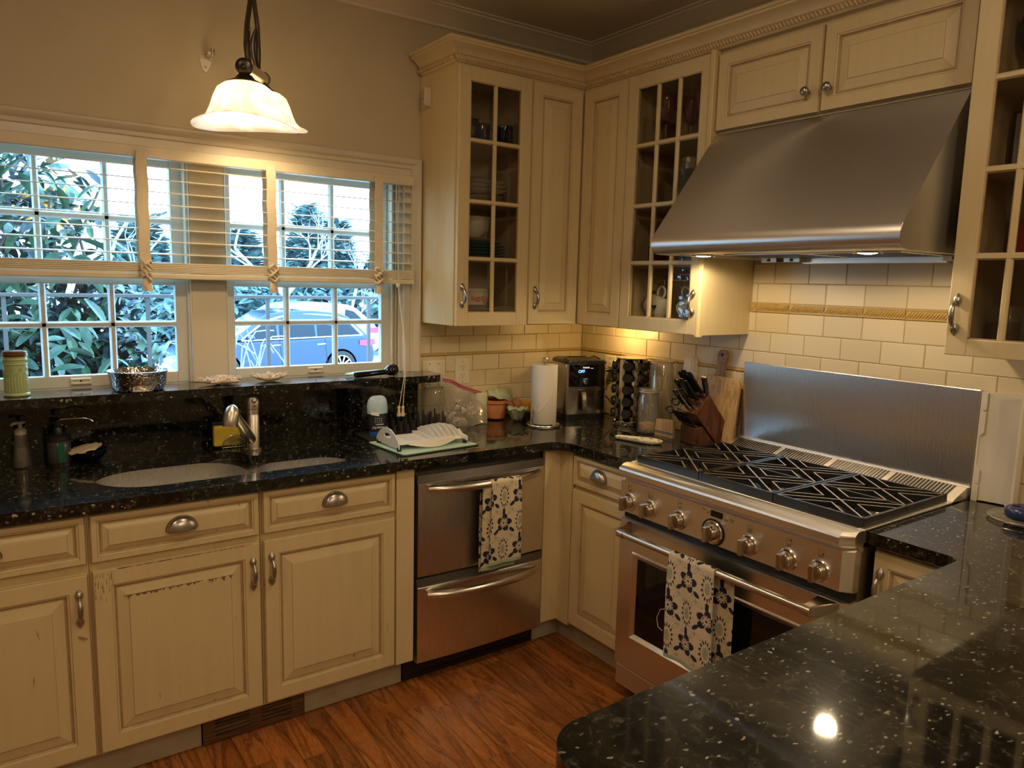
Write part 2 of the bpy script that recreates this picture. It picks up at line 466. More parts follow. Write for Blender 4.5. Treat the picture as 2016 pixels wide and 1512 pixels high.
def sweep(mb, path, prof, side=1, mi=None, caps=True):
    """sweep profile [(out, z)] along an xy path with mitred corners; side=+1: outward is to the right of travel"""
    P = [Vector((p[0], p[1])) for p in path]; N = len(P); rg = []
    for i in range(N):
        d0 = (P[i] - P[i - 1]).normalized() if i > 0 else (P[1] - P[0]).normalized()
        d1 = (P[i + 1] - P[i]).normalized() if i < N - 1 else d0
        n0 = Vector((d0.y, -d0.x)) * side; n1 = Vector((d1.y, -d1.x)) * side
        b = (n0 + n1); b = b / max(1e-6, b.dot(n0)) if b.length > 1e-6 else n0
        rg.append([(P[i].x + b.x * o, P[i].y + b.y * o, z) for (o, z) in prof])
    mb.rings(rg, True, caps, caps, mi)

def rect_ring(u0, u1, v0, v1, ins, w): return [(u0 + ins, v0 + ins, w), (u1 - ins, v0 + ins, w), (u1 - ins, v1 - ins, w), (u0 + ins, v1 - ins, w)]
def rect_rings(mb, u0, u1, v0, v1, steps, cap0=False, cap1=False):
    """nested rectangular rings; steps = [(inset, w, mat_of_the_strip_before_it)]"""
    prev = None
    for k, (ins, w, mi) in enumerate(steps):
        r = rect_ring(u0, u1, v0, v1, ins, w)
        if prev is not None:
            mb.add(prev + r, [(0, 1, 5, 4), (1, 2, 6, 5), (2, 3, 7, 6), (3, 0, 4, 7)], mi)
        elif cap0: mb.add(r, [(3, 2, 1, 0)], mi)
        prev = r
    if cap1: mb.add(prev, [(0, 1, 2, 3)], 0)

def door(parent, fr, u0, u1, v0, v1, th=0.02, stile=0.058, mats=('cab', 'glaze'), name='door', hinge=None, flat=False):
    """raised-panel door: frame mesh + a panel child"""
    mb = MB(fr); fw = stile
    rect_rings(mb, u0, u1, v0, v1, [(0, 0, 0), (0, th * 0.45, 0), (0.0025, th * 0.6, 1), (0.0045, th, 0), (fw - 0.008, th, 0),
                                    (fw - 0.006, th - 0.0018, 1), (fw - 0.002, th - 0.003, 0), (fw + 0.002, th - 0.010, 1), (fw + 0.004, th - 0.0105, 1), (fw + 0.004, 0, 0)])
    d = mb.build(name, mats, parent, smooth=0)
    pb = MB(fr); e = fw + 0.003
    rw = 0.034 if (v1 - v0) > 0.25 else 0.018
    rect_rings(pb, u0, u1, v0, v1, [(e, 0.002, 0), (e, th - 0.0095, 0), (e + 0.004, th - 0.009, 1), (e + rw * 0.55, th - 0.006, 0), (e + rw, th - 0.0025, 0),
                                    (e + rw + 0.0015, th - 0.0012, 1), (e + rw + 0.003, th - 0.0005, 0)], cap0=True, cap1=True)
    pb.build('panel', mats, d, smooth=0)
    return d

def pull_handle(parent, fr, u, v, w, L=0.110, mat='pewter'):
    """bar pull with leaf-shaped ends"""
    mb = MB(fr)
    h = L / 2
    pts = [(u, v - h * 0.62, w + 0.006), (u, v - h * 0.55, w + 0.018), (u, v - h * 0.40, w + 0.025), (u, v - h * 0.15, w + 0.028), (u, v + h * 0.15, w + 0.028),
           (u, v + h * 0.40, w + 0.025), (u, v + h * 0.55, w + 0.018), (u, v + h * 0.62, w + 0.006)]
    mb.tube(pts, [0.0042, 0.0050, 0.0062, 0.0076, 0.0076, 0.0062, 0.0050, 0.0042], 8)
    for s in (-1, 1):
        rg = []
        for t, wd, ht in ((0.46, 0.005, 0.010), (0.60, 0.0095, 0.014), (0.76, 0.0120, 0.013), (0.92, 0.0090, 0.009), (1.08, 0.001, 0.003)):
            vv = v + s * h * t
            rg.append([(u + wd * cos(a), vv, w + max(0, ht * sin(a))) for a in [pi * k / 7 for k in range(8)]])
        mb.rings(rg, True, True, True)
    return mb.build('handle', mat, parent, smooth=50)

def cup_pull(parent, fr, u, v, w, W_=0.090, H=0.042, D=0.024, mat='pewter'):
    mb = MB(fr); n = 14; m = 6; rg = []
    for i in range(m + 1):
        t = (pi / 2) * i / m            # 0 at the wall plate, out to the lip
        ring = []
        for k in range(n + 1):
            a = pi * k / n
            ring.append((u + W_ / 2 * cos(a), v - H * 0.42 + H * sin(a) * cos(t), w + 0.002 + D * max(0, sin(a)) ** 0.6 * sin(t)))
        rg.append(ring)
    mb.rings(rg, False, False, False)
    # rim flange on the drawer face
    r2 = [[(u + W_ / 2 * 1.06 * cos(pi * k / n), v - H * 0.42 + H * 1.07 * sin(pi * k / n), w + z) for k in range(n + 1)] for z in (0.0, 0.003)]
    r2.append([(u + W_ / 2 * 0.98 * cos(pi * k / n), v - H * 0.42 + H * 0.98 * sin(pi * k / n), w + 0.003) for k in range(n + 1)])
    mb.rings(r2, False, False, False)
    return mb.build('handle', mat, parent, smooth=60)

def smooth_poly(pts, seg=6, rad=None):
    """round polygon corners: pts = [(x, y, r)]"""
    out = []; n = len(pts)
    for i in range(n):
        p = Vector(pts[i][:2]); a = Vector(pts[i - 1][:2]); b = Vector(pts[(i + 1) % n][:2]); r = pts[i][2] if len(pts[i]) > 2 else (rad or 0)
        if r <= 0: out.append((p.x, p.y)); continue
        da = (a - p).normalized(); db = (b - p).normalized()
        ang = da.angle(db); t = min(r / math.tan(ang / 2), (a - p).length * 0.49999, (b - p).length * 0.49999); r = t * math.tan(ang / 2)
        s = p + da * t; e = p + db * t
        c = p + (da + db).normalized() * (r / sin(ang / 2))
        a0 = math.atan2(s.y - c.y, s.x - c.x); a1 = math.atan2(e.y - c.y, e.x - c.x)
        dd = (a1 - a0 + pi) % (2 * pi) - pi
        for k in range(seg + 1):
            q = a0 + dd * k / seg
            out.append((c.x + r * cos(q), c.y + r * sin(q)))
    return out

def slab(name, outer, holes, z0, z1, mat, parent=None, bevel=0.008):
    bm = bmesh.new()
    loops = [outer] + holes
    for z in (z1,):
        for lp in loops:
            vs = [bm.verts.new((p[0], p[1], z)) for p in lp]
            for i in range(len(vs)): bm.edges.new((vs[i], vs[(i + 1) % len(vs)]))
    bmesh.ops.triangle_fill(bm, use_beauty=True, use_dissolve=False, edges=bm.edges[:])
    fs = bm.faces[:]
    ex = bmesh.ops.extrude_face_region(bm, geom=fs)
    vv = [g for g in ex['geom'] if isinstance(g, bmesh.types.BMVert)]
    bmesh.ops.translate(bm, verts=vv, vec=(0, 0, z0 - z1))
    bmesh.ops.recalc_face_normals(bm, faces=bm.faces)
    me = bpy.data.meshes.new(name); bm.to_mesh(me); bm.free()
    me.materials.append(M[mat])
    me.polygons.foreach_set('use_smooth', [True] * len(me.polygons)); me.set_sharp_from_angle(angle=radians(35))
    o = bpy.data.objects.new(name, me); COL.objects.link(o)
    if bevel:
        md = o.modifiers.new('bevel', 'BEVEL'); md.width = bevel; md.segments = 3; md.limit_method = 'ANGLE'; md.angle_limit = radians(50); md.harden_normals = True
    if parent is not None: o.parent = parent
    return o
# ================================================================ STRUCTURE
XL, XR, YB, YF = -4.6, 0.0, 0.0, -5.6
WT = 0.14
WX0, WX1, WZ0, WZ1 = -2.80, -1.07, 1.135, 2.035       # window opening
mb = MB()
mb.box(XL - WT, WX0, 0, WT, 0, CEIL); mb.box(WX1, XR + WT, 0, WT, 0, CEIL)
mb.box(WX0, WX1, 0, WT, 0, WZ0); mb.box(WX0, WX1, 0, WT, WZ1, CEIL)
wall_back = struct(mb.build('wall_back', 'wall', smooth=0))
wall_right = struct(MB().box(0, WT, YF - WT, 0, 0, CEIL).build('wall_right', 'wall', smooth=0))
wall_left = struct(MB().box(XL - WT, XL, YF - WT, 0, 0, CEIL).build('wall_left', 'wall', smooth=0))
wall_front = struct(MB().box(XL, XR, YF - WT, YF, 0, CEIL).build('wall_front', 'wall', smooth=0))
ceiling = struct(MB().box(XL - WT, XR + WT, YF - WT, WT, CEIL, CEIL + 0.1).build('ceiling', 'ceil', smooth=0))
# recessed fill lamps added to the ceiling out of view
for i, (x, y) in enumerate(FILL_RECESSED):
    t = thing('fill_recessed_lamp', 'round recessed fill lamp with white trim ring, added out of view', 'ceiling lamp', (x, y, CEIL), 'fill lamps added in the ceiling')
    MB().lathe([(0.075, CEIL - 0.008), (0.1, CEIL - 0.008), (0.104, CEIL - 0.003), (0.104, CEIL)], (x, y, 0), 28).build('trim_ring', 'trim', t)
    MB().lathe([(0.0001, CEIL - 0.004), (0.074, CEIL - 0.004)], (x, y, 0), 28).build('lens', pmat('fill_lamp_lens', (1, 1, 1), emit=(1, 0.75, 0.45), estr=6) if i == 0 else 'lens', t)
    if i == 0: M['lens'] = bpy.data.materials['fill_lamp_lens']
# ceiling crown
mb = MB()
prof = [(0, 2.688), (0.012, 2.688), (0.014, 2.700), (0.020, 2.703), (0.034, 2.714), (0.058, 2.730), (0.078, 2.741), (0.088, 2.745), (0.090, 2.753), (0.104, 2.753), (0.106, 2.76), (0, 2.76)]
sweep(mb, [(XL, 0), (0, 0), (0, YF), (XL, YF), (XL, -0.001)], prof, side=1)
struct(mb.build('trim_1', 'crownp', smooth=30))

# floor: sub-floor slab and oak planks running towards the camera
struct_floor = struct(MB().box(XL - WT, XR + WT, YF - WT, WT, -0.06, -0.0135).build('floor', 'darkgap', smooth=0))
rr = random.Random(3)
x = -2.75; seams = {}
PW = 0.083
nb = 0
while x < -0.40:
    y = -0.45 + rr.uniform(0, 0.5); first = True
    while y > -2.75:
        L = rr.choice([0.35, 0.6, 0.8, 1.1, 1.3])
        y1 = max(y - L, -2.75)
        g = 0.0007; ha = -0.0002 - rr.uniform(0, 0.0004)
        cx, cy = x + PW / 2, (y + y1) / 2
        m_ = MB().box(-PW / 2 + g, PW / 2 - g, (y1 - y) / 2 + g, (y - y1) / 2 - g, -0.0133, 0)
        o = m_.build('plank', 'floor', None, smooth=0)
        o.location = (cx, cy, ha); o.parent = struct_floor
        y = y1; nb += 1
    x += PW
# planks past the part of the floor that is in view, joined
mb = MB()
for (xa, xb, ya, yb) in ((XL, -2.75, YF, 0), (-0.39, 0, YF, 0), (-2.75, -0.39, YF, -2.75)):
    x = xa
    while x < xb - 0.01:
        x2 = min(x + PW, xb); mb.box(x + 0.0007, x2 - 0.0007, ya, yb, -0.0133, -0.0003); x = x2
mb.build('plank_field', 'floor', struct_floor, smooth=0, kind='stuff')

# ---------------------------------------------------------------- wall tiles
def bevel_tile(mb, u0, u1, v0, v1, d=0.008, c=0.0022):
    rect_rings(mb, u0, u1, v0, v1, [(0, 0, 0), (0, d - c, 0), (c * 0.4, d - c * 0.35, 0), (c, d, 0)], cap1=True)
tile_cache = {}
def tile(parent, fr, u0, u1, v0, v1):
    w = round(u1 - u0, 4); h = round(v1 - v0, 4)
    if w < 0.006 or h < 0.006: return
    k = (w, h)
    if k not in tile_cache:
        m_ = MB(); bevel_tile(m_, 0, w, 0, h)
        o = m_.build('tile', 'tile', None, smooth=0)
        tile_cache[k] = o.data
    else:
        o = bpy.data.objects.new('tile', tile_cache[k]); COL.objects.link(o)
    jit = Matrix.Rotation(R.uniform(-0.006, 0.006), 4, 'X') @ Matrix.Rotation(R.uniform(-0.004, 0.004), 4, 'Y')
    o.parent = parent
    o.matrix_basis = fr @ Matrix.Translation((u0, v0, -0.001)) @ jit
FB = frame_back(0, -0.0015)
FR_ = frame_right(-0.0015, 0)
struct(MB().box(-0.996, -0.0015, -0.0062, -0.0001, 0.90, 1.46).build('grout', 'grout', wall_back, smooth=0))
struct(MB().box(-0.0062, -0.0001, -2.62, -0.0062, 0.90, 1.78).build('grout', 'grout', wall_right, smooth=0))
G = 0.0013
rowsz = [(0.919, 0.996), (0.996, 1.0735), (1.0735, 1.151), (1.151, 1.2285), (1.2410, 1.3215), (1.3215, 1.402), (1.402, 1.4835)]
def run_tiles(parent, fr, ua, ub, z0, z1, phase, lo=None):
    p = 0.153
    k = math.floor((ua - phase) / p)
    while True:
        a = phase + k * p; b = a + p
        if a >= ub: break
        a2, b2 = max(a, ua), min(b, ub)
        if b2 - a2 > 0.01: tile(parent, fr, a2 + G, b2 - G, z0 + G, z1 - G)
        k += 1
for i, (z0, z1) in enumerate(rowsz[:6]):
    ph = -0.774 if i in (4, 2, 0) else -0.8505
    run_tiles(wall_back, FB, -0.994, -0.008, z0, min(z1, 1.42), ph)
for i, (z0, z1) in enumerate(rowsz):
    ph = {0: 0.0297, 1: 0.106, 2: 0.0297, 3: 0.106, 4: 0.0297, 5: 0.106, 6: 0.0297}[i]
    run_tiles(wall_right, FR_, 0.008, 2.60 if i < 5 else 2.14, z0, z1, ph)
for i, (z0, z1) in enumerate([(1.5205, 1.600), (1.600, 1.680), (1.680, 1.76)]):
    run_tiles(wall_right, FR_, 1.075, 1.99, z0, z1, [0.0297, 0.106, 0.0297][i])
# thin liner tiles
for (par, fr, a, b) in ((wall_back, FB, -0.994, -0.008), (wall_right, FR_, 0.008, 1.09), (wall_right, FR_, 1.985, 2.6)):
    u = a
    while u < b - 0.01:
        u2 = min(u + 0.153, b)
        m_ = MB(fr); rg = []
        for uu in (u + 0.0008, u2 - 0.0008):
            rg.append([(uu, 1.2285 + 0.0008 + 0.0055 * (1 - cos(t)), 0.0085 + 0.004 * sin(t)) for t in [pi * k / 5 for k in range(6)]] + [(uu, 1.2398, 0), (uu, 1.2295, 0)])
        m_.rings(rg, True, True, True); m_.build('liner_tile', 'rope', par, smooth=40)
        u = u2
# rope-pattern tiles above the range
u = 1.075 - 0.0
edges = [1.075] + [1.101 + 0.153 * k for k in range(0, 7) if 1.101 + 0.153 * k > 1.08 and 1.101 + 0.153 * k < 2.1] 
for a, b in zip(edges[:-1], edges[1:]):
    m_ = MB(FR_)
    m_.box(a + 0.0008, b - 0.0008, 1.4843, 1.5197, 0.0, 0.0095)
    m_.box(a + 0.0008, b - 0.0008, 1.4843, 1.4883, 0.0095, 0.0125); m_.box(a + 0.0008, b - 0.0008, 1.5157, 1.5197, 0.0095, 0.0125)
    q = a + 0.012
    while q < b - 0.004:
        rg = []
        for t in range(5):
            s_ = t / 4; wd = 0.0042 * sin(pi * (0.12 + 0.76 * s_)) + 0.001
            cu = q - 0.009 + 0.018 * s_; cv = 1.4895 + 0.025 * s_
            rg.append([(min(max(cu + wd * cos(w_), a + .001), b - .001), cv, 0.0092 + 0.006 * max(0, sin(w_)) * sin(pi * (0.1 + 0.8 * s_))) for w_ in [pi * k / 5 for k in range(6)]])
        m_.rings(rg, False, False, False); q += 0.0105
    m_.build('rope_tile', 'rope', wall_right, smooth=60)

# outlets and switches
def outlet(label, fr, u, v, w=0.072, h=0.118, kind='outlet', name='wall_outlet'):
    loc = fr @ Vector((u, v, 0.007))
    t = thing(name, label, 'outlet' if kind == 'outlet' else 'switch', loc)
    m_ = MB(fr); rect_rings(m_, u - w / 2, u + w / 2, v - h / 2, v + h / 2, [(0, 0.0065, 0), (0.0, 0.0115, 0), (0.004, 0.014, 0)], cap1=True)
    m_.build('cover_plate', 'plate_w', t, smooth=0)
    if kind == 'outlet':
        for s in (1, -1):
            m_ = MB(fr); m_.prism([(u - 0.016, 0), (u + 0.016, 0)], 'x', 0, 0) if False else None
            pts = smooth_poly([(u - 0.017, v + s * 0.0195 - 0.0145, 0.009), (u + 0.017, v + s * 0.0195 - 0.0145, 0.009), (u + 0.017, v + s * 0.0195 + 0.0145, 0.009), (u - 0.017, v + s * 0.0195 + 0.0145, 0.009)], 4)
            m_.prism(pts, 'z', 0.013, 0.0165); sk = m_.build('socket', 'plate_w', t, smooth=30)
            m_ = MB(fr); c = v + s * 0.0195
            m_.box(u - 0.0075, u - 0.0055, c - 0.001, c + 0.008, 0.0163, 0.0168); m_.box(u + 0.0055, u + 0.0075, c - 0.001, c + 0.008, 0.0163, 0.0168)
            m_.lathe([(0.0025, 0.0163), (0.0025, 0.0168)], (u, c - 0.007, 0), 8)
            m_.build('slot', 'black', sk, smooth=0)
    else:
        n = kind
        for k in range(n):
            cu = u + (k - (n - 1) / 2) * 0.046
            m_ = MB(fr); rect_rings(m_, cu - 0.0165, cu + 0.0165, v - 0.0335, v + 0.0335, [(0, 0.0135, 0), (0.0, 0.0155, 0), (0.002, 0.0175, 0)], cap1=True)
            m_.build('rocker', 'plate_w', t, smooth=0)
    m_ = MB(fr)
    for du in ([0] if kind == 'outlet' else [-0.023, 0.023]):
        for dv in ((-0.048, 0.048)): m_.lathe([(0.003, 0.0138), (0.003, 0.0148)], (u + du, v + dv, 0), 8)
    m_.build('screw', 'nickel', t, smooth=0)
    return t
outlet('cream double rocker switch plate left of the outlet on the tiled back wall', FB, -0.914, 1.145, w=0.120, h=0.125, kind=2, name='wall_switch')
outlet('cream duplex outlet on the tiled back wall above the plastic bag', FB, -0.758, 1.150, w=0.078, h=0.122)
outlet('cream outlet on the right wall, half hidden behind the spice carousel', FR_, 0.243, 1.158, w=0.08, h=0.125)

# ---------------------------------------------------------------- window: trim, units
mb = MB()
# head casing and side casing in one mitred run (profile: out from the opening edge, z used as projection)
def casing(mb, pts, prof):
    """pts: opening-edge polyline (x, z); prof [(outward, projection)]; mitred in the wall plane"""
    P = [Vector(p) for p in pts]; N = len(P); rg = []
    for i in range(N):
        d0 = (P[i] - P[i - 1]).normalized() if i else (P[1] - P[0]).normalized()
        d1 = (P[i + 1] - P[i]).normalized() if i < N - 1 else d0
        n0 = Vector((-d0.y, d0.x)); n1 = Vector((-d1.y, d1.x)); b = n0 + n1; b /= b.dot(n0)
        rg.append([(P[i].x + b.x * o, -pr, P[i].y + b.y * o) for o, pr in prof])
    mb.rings(rg, True, True, True)
cas = [(0, 0), (0, 0.018), (0.003, 0.020), (0.030, 0.020), (0.032, 0.017), (0.035, 0.022), (0.048, 0.024), (0.054, 0.030), (0.060, 0.037), (0.068, 0.040), (0.076, 0.038), (0.080, 0.030), (0.082, 0.016), (0.085, 0.012), (0.085, 0)]
cas = [(o, p) for o, p in cas]
casing(mb, [(-3.0, 2.027), (-1.075, 2.027), (-1.075, 1.165)], [(o if o < 0.07 else o, p) for o, p in cas])
struct(mb.build('trim_2', 'trim', smooth=30))
# jamb lining
mb = MB()
mb.box(WX1 - 0.022, WX1, -0.001, WT, 1.165, WZ1); mb.box(WX0, WX1, -0.001, WT, 2.012, WZ1)
mb.box(-1.116, WX1 - 0.020, 0.018, WT, 1.165, 2.013); mb.box(-1.122, -1.112, 0.008, 0.035, 1.165, 2.013)
mb.box(-1.105, -1.098, 0.006, 0.03, 1.165, 2.013)
struct(mb.build('trim_3', 'trim', smooth=0, bevel=0.002))
# mullion post between the two windows
mb = MB()
mb.box(-1.962, -1.836, 0.0, WT, 1.165, 2.013)
mb.box(-1.975, -1.958, 0.010, WT, 1.165, 2.013); mb.box(-1.840, -1.828, 0.010, WT, 1.165, 2.013)
mb.box(-1.966, -1.962, -0.002, 0.02, 1.165, 2.013); mb.box(-1.836, -1.832, -0.002, 0.02, 1.165, 2.013)
struct(mb.build('trim_4', 'trim', smooth=0, bevel=0.0015))
def window_unit(n, x0, x1):
    """double-hung unit, glass from x0 to x1, three lights wide"""
    st = 0.045
    w = bpy.data.objects.new('window_%d' % n, None); COL.objects.link(w); w.location = ((x0 + x1) / 2, 0.05, 1.165); w.empty_display_size = 0.1
    w['kind'] = 'structure'
    p = (x1 - x0) / 3
    for (nm, yy, za, zb, rb, rt, mz) in (('lower_sash', 0.028, 1.208, 1.535, 0.043, 0.044, 1.390), ('upper_sash', 0.064, 1.600, 1.972, 0.065, 0.030, 1.775)):
        m_ = MB()
        m_.box(x0 - st, x0, yy, yy + 0.032, za - rb, zb + rt); m_.box(x1, x1 + st, yy, yy + 0.032, za - rb, zb + rt)
        m_.box(x0, x1, yy, yy + 0.032, za - rb, za); m_.box(x0, x1, yy, yy + 0.032, zb, zb + rt)
        sash = m_.build(nm, 'sash', w, smooth=0, bevel=0.003)
        for k in (1, 2):
            xc = x0 + p * k
            m_ = MB(); m_.prism([(xc - 0.0115, yy + 0.012), (xc - 0.006, yy + 0.002), (xc + 0.006, yy + 0.002), (xc + 0.0115, yy + 0.012), (xc + 0.0115, yy + 0.024), (xc - 0.0115, yy + 0.024)], 'z', za, zb)
            m_.build('muntin', 'sash', sash, smooth=0)
        m_ = MB(); m_.prism([(yy + 0.012, mz - 0.0115), (yy + 0.002, mz - 0.006), (yy + 0.002, mz + 0.006), (yy + 0.012, mz + 0.0115), (yy + 0.024, mz + 0.0115), (yy + 0.024, mz - 0.0115)], 'x', x0, x1)
        m_.build('muntin', 'sash', sash, smooth=0)
        for k in range(3):
            for (a, b) in ((za, mz), (mz, zb)):
                m_ = MB(); m_.add([(x0 + p * k, yy + 0.017, a), (x0 + p * (k + 1), yy + 0.017, a), (x0 + p * (k + 1), yy + 0.017, b), (x0 + p * k, yy + 0.017, b)], [(0, 1, 2, 3)])
                m_.build('pane', 'pane', sash, smooth=0, recalc=False)
    # sash lift / latch plate on the bottom rail
    lx = {1: -2.342, 2: -1.470}[n]
    m_ = MB(frame_back(lx, 0.028, 1.186)); rect_rings(m_, -0.033, 0.033, -0.011, 0.013, [(0, 0, 0), (0, 0.006, 0), (0.003, 0.009, 0), (0.006, 0.009, 0), (0.009, 0.004, 0)], cap1=True)
    m_.build('sash_lift', 'plate_w', w, smooth=0)
    m_ = MB(frame_back(lx, 0.028, 1.186)); m_.lathe([(0.003, 0.004), (0.003, 0.006)], (0, 0.002, 0), 10); m_.build('screw', 'black', w, smooth=0)
    return w
window_unit(1, -2.658, -2.016); window_unit(2, -1.797, -1.163)
struct(MB().box(WX0, -2.705, 0.02, WT, 1.165, 2.013).build('trim_5', 'trim', smooth=0))
struct(MB().box(WX0, WX1, 0.03, WT + 0.03, 1.135, 1.165).build('trim_6', 'sash', smooth=0))

# ================================================================ COUNTERS AND SPLASH
ZC = 0.918; ZCB = 0.883
# worktop along the window wall with the sink cut-out and rounded inner corner
hole = smooth_poly([(-2.36, -0.170, 0.17), (-1.865, -0.170, 0.12), (-1.835, -0.290, 0.03), (-1.50, -0.290, 0.115), (-1.50, -0.532, 0.115), (-1.845, -0.540, 0.03), (-2.36, -0.545, 0.17)], 8)
outer = smooth_poly([(-4.59, -0.003, 0), (-4.59, -0.6365, 0), (-0.715 + 0.07, -0.6365, 0.085), (-0.6425, -1.066, 0), (-0.008, -1.066, 0), (-0.008, -0.008, 0)], 8)
wt = slab('worktop', outer, [hole], ZCB, ZC, 'granite', bevel=0.010)
tag(wt, 'dark speckled granite worktop along the window wall with the double sink cut into it', 'worktop')
outer2 = smooth_poly([(-0.008, -1.990, 0), (-0.6425, -1.990, 0), (-0.6425, -2.2285, 0.035), (-1.985, -2.2285, 0.085), (-1.985, -3.40, 0.02), (-0.003, -3.40, 0)], 10)
pn = slab('worktop', outer2, [], ZCB, ZC, 'granite', bevel=0.012)
tag(pn, 'large dark speckled granite peninsula top in the right foreground', 'worktop')
# granite splash: recessed centre, nearer panel at the right, step between
sp = thing('granite_backsplash', 'black granite upstand panel under the window ledge behind the sink', 'backsplash', (-1.8, -0.06, ZC))
MB().box(-3.6, -1.385, -0.012, -0.0005, ZC, 1.131).build('splash_panel', 'granite', sp, smooth=0)
MB().prism([(-1.385, -0.0005), (-1.392, -0.012), (-1.377, -0.103), (-1.364, -0.103), (-1.364, -0.0005)], 'z', ZC, 1.131).build('splash_return', 'granite', sp, smooth=0)
MB().box(-1.364, -1.046, -0.103, -0.0005, ZC, 1.131).build('splash_panel', 'granite', sp, smooth=0, bevel=0.002)
led = slab('window_ledge', smooth_poly([(-3.6, -0.0005, 0), (-3.6, -0.190, 0), (-0.955, -0.190, 0.055), (-0.955, -0.0165, 0.012), (-1.000, -0.0165, 0), (-1.000, -0.0005, 0)], 8), [], 1.133, 1.1645, 'granite', bevel=0.0125)
tag(led, 'long black granite window ledge with a bullnose edge above the sink', 'window ledge')

# ---------------------------------------------------------------- sink
sk = thing('sink', 'stainless steel undermount double-bowl sink, large bowl left and small bowl right', 'sink', (-1.95, -0.36, ZCB))
def bowl(name, poly, depth, drop=0.0):
    m_ = MB(); n = len(poly); cx = sum(p[0] for p in poly) / n; cy = sum(p[1] for p in poly) / n
    rg = []
    for (s_, z) in ((1.03, -0.002), (1.0, -0.002), (0.995, -0.02), (0.975, -depth * 0.75), (0.955, -depth * 0.9), (0.90, -depth * 0.975), (0.80, -depth), (0.3, -depth * 1.01), (0.05, -depth * 1.02)):
        rg.append([(cx + (p[0] - cx) * s_, cy + (p[1] - cy) * s_, ZCB + z - drop) for p in poly])
    m_.rings(rg, True, False, True)
    b = m_.build(name, 'sinkst', sk, smooth=40, recalc=False)
    m_ = MB(); m_.lathe([(0.0001, ZCB - depth * 1.02 + 0.004), (0.03, ZCB - depth * 1.02 + 0.003), (0.045, ZCB - depth * 1.02 + 0.008), (0.047, ZCB - depth * 1.02 + 0.001)], (cx, cy, 0), 20)
    m_.build('drain', 'chrome', b, smooth=40)
    return b
bowl('large_bowl', smooth_poly([(-2.372, -0.158, 0.17), (-1.872, -0.158, 0.17), (-1.872, -0.556, 0.17), (-2.372, -0.556, 0.17)], 8), 0.20)
bowl('small_bowl', smooth_poly([(-1.842, -0.278, 0.12), (-1.488, -0.278, 0.12), (-1.488, -0.546, 0.12), (-1.842, -0.546, 0.12)], 8), 0.15)
slab('sink_deck', smooth_poly([(-2.40, -0.13, 0.05), (-1.46, -0.13, 0.05), (-1.46, -0.575, 0.05), (-2.40, -0.575, 0.05)], 4),
     [smooth_poly([(-2.372, -0.158, 0.17), (-1.872, -0.158, 0.17), (-1.872, -0.556, 0.17), (-2.372, -0.556, 0.17)], 8),
      smooth_poly([(-1.842, -0.278, 0.12), (-1.488, -0.278, 0.12), (-1.488, -0.546, 0.12), (-1.842, -0.546, 0.12)], 8)], ZCB - 0.006, ZCB - 0.001, 'sinkst', None, 0).parent = None
_d = bpy.data.objects['sink_deck']; _d.parent = sk; _d.matrix_parent_inverse = Matrix.Translation(sk.location).inverted()

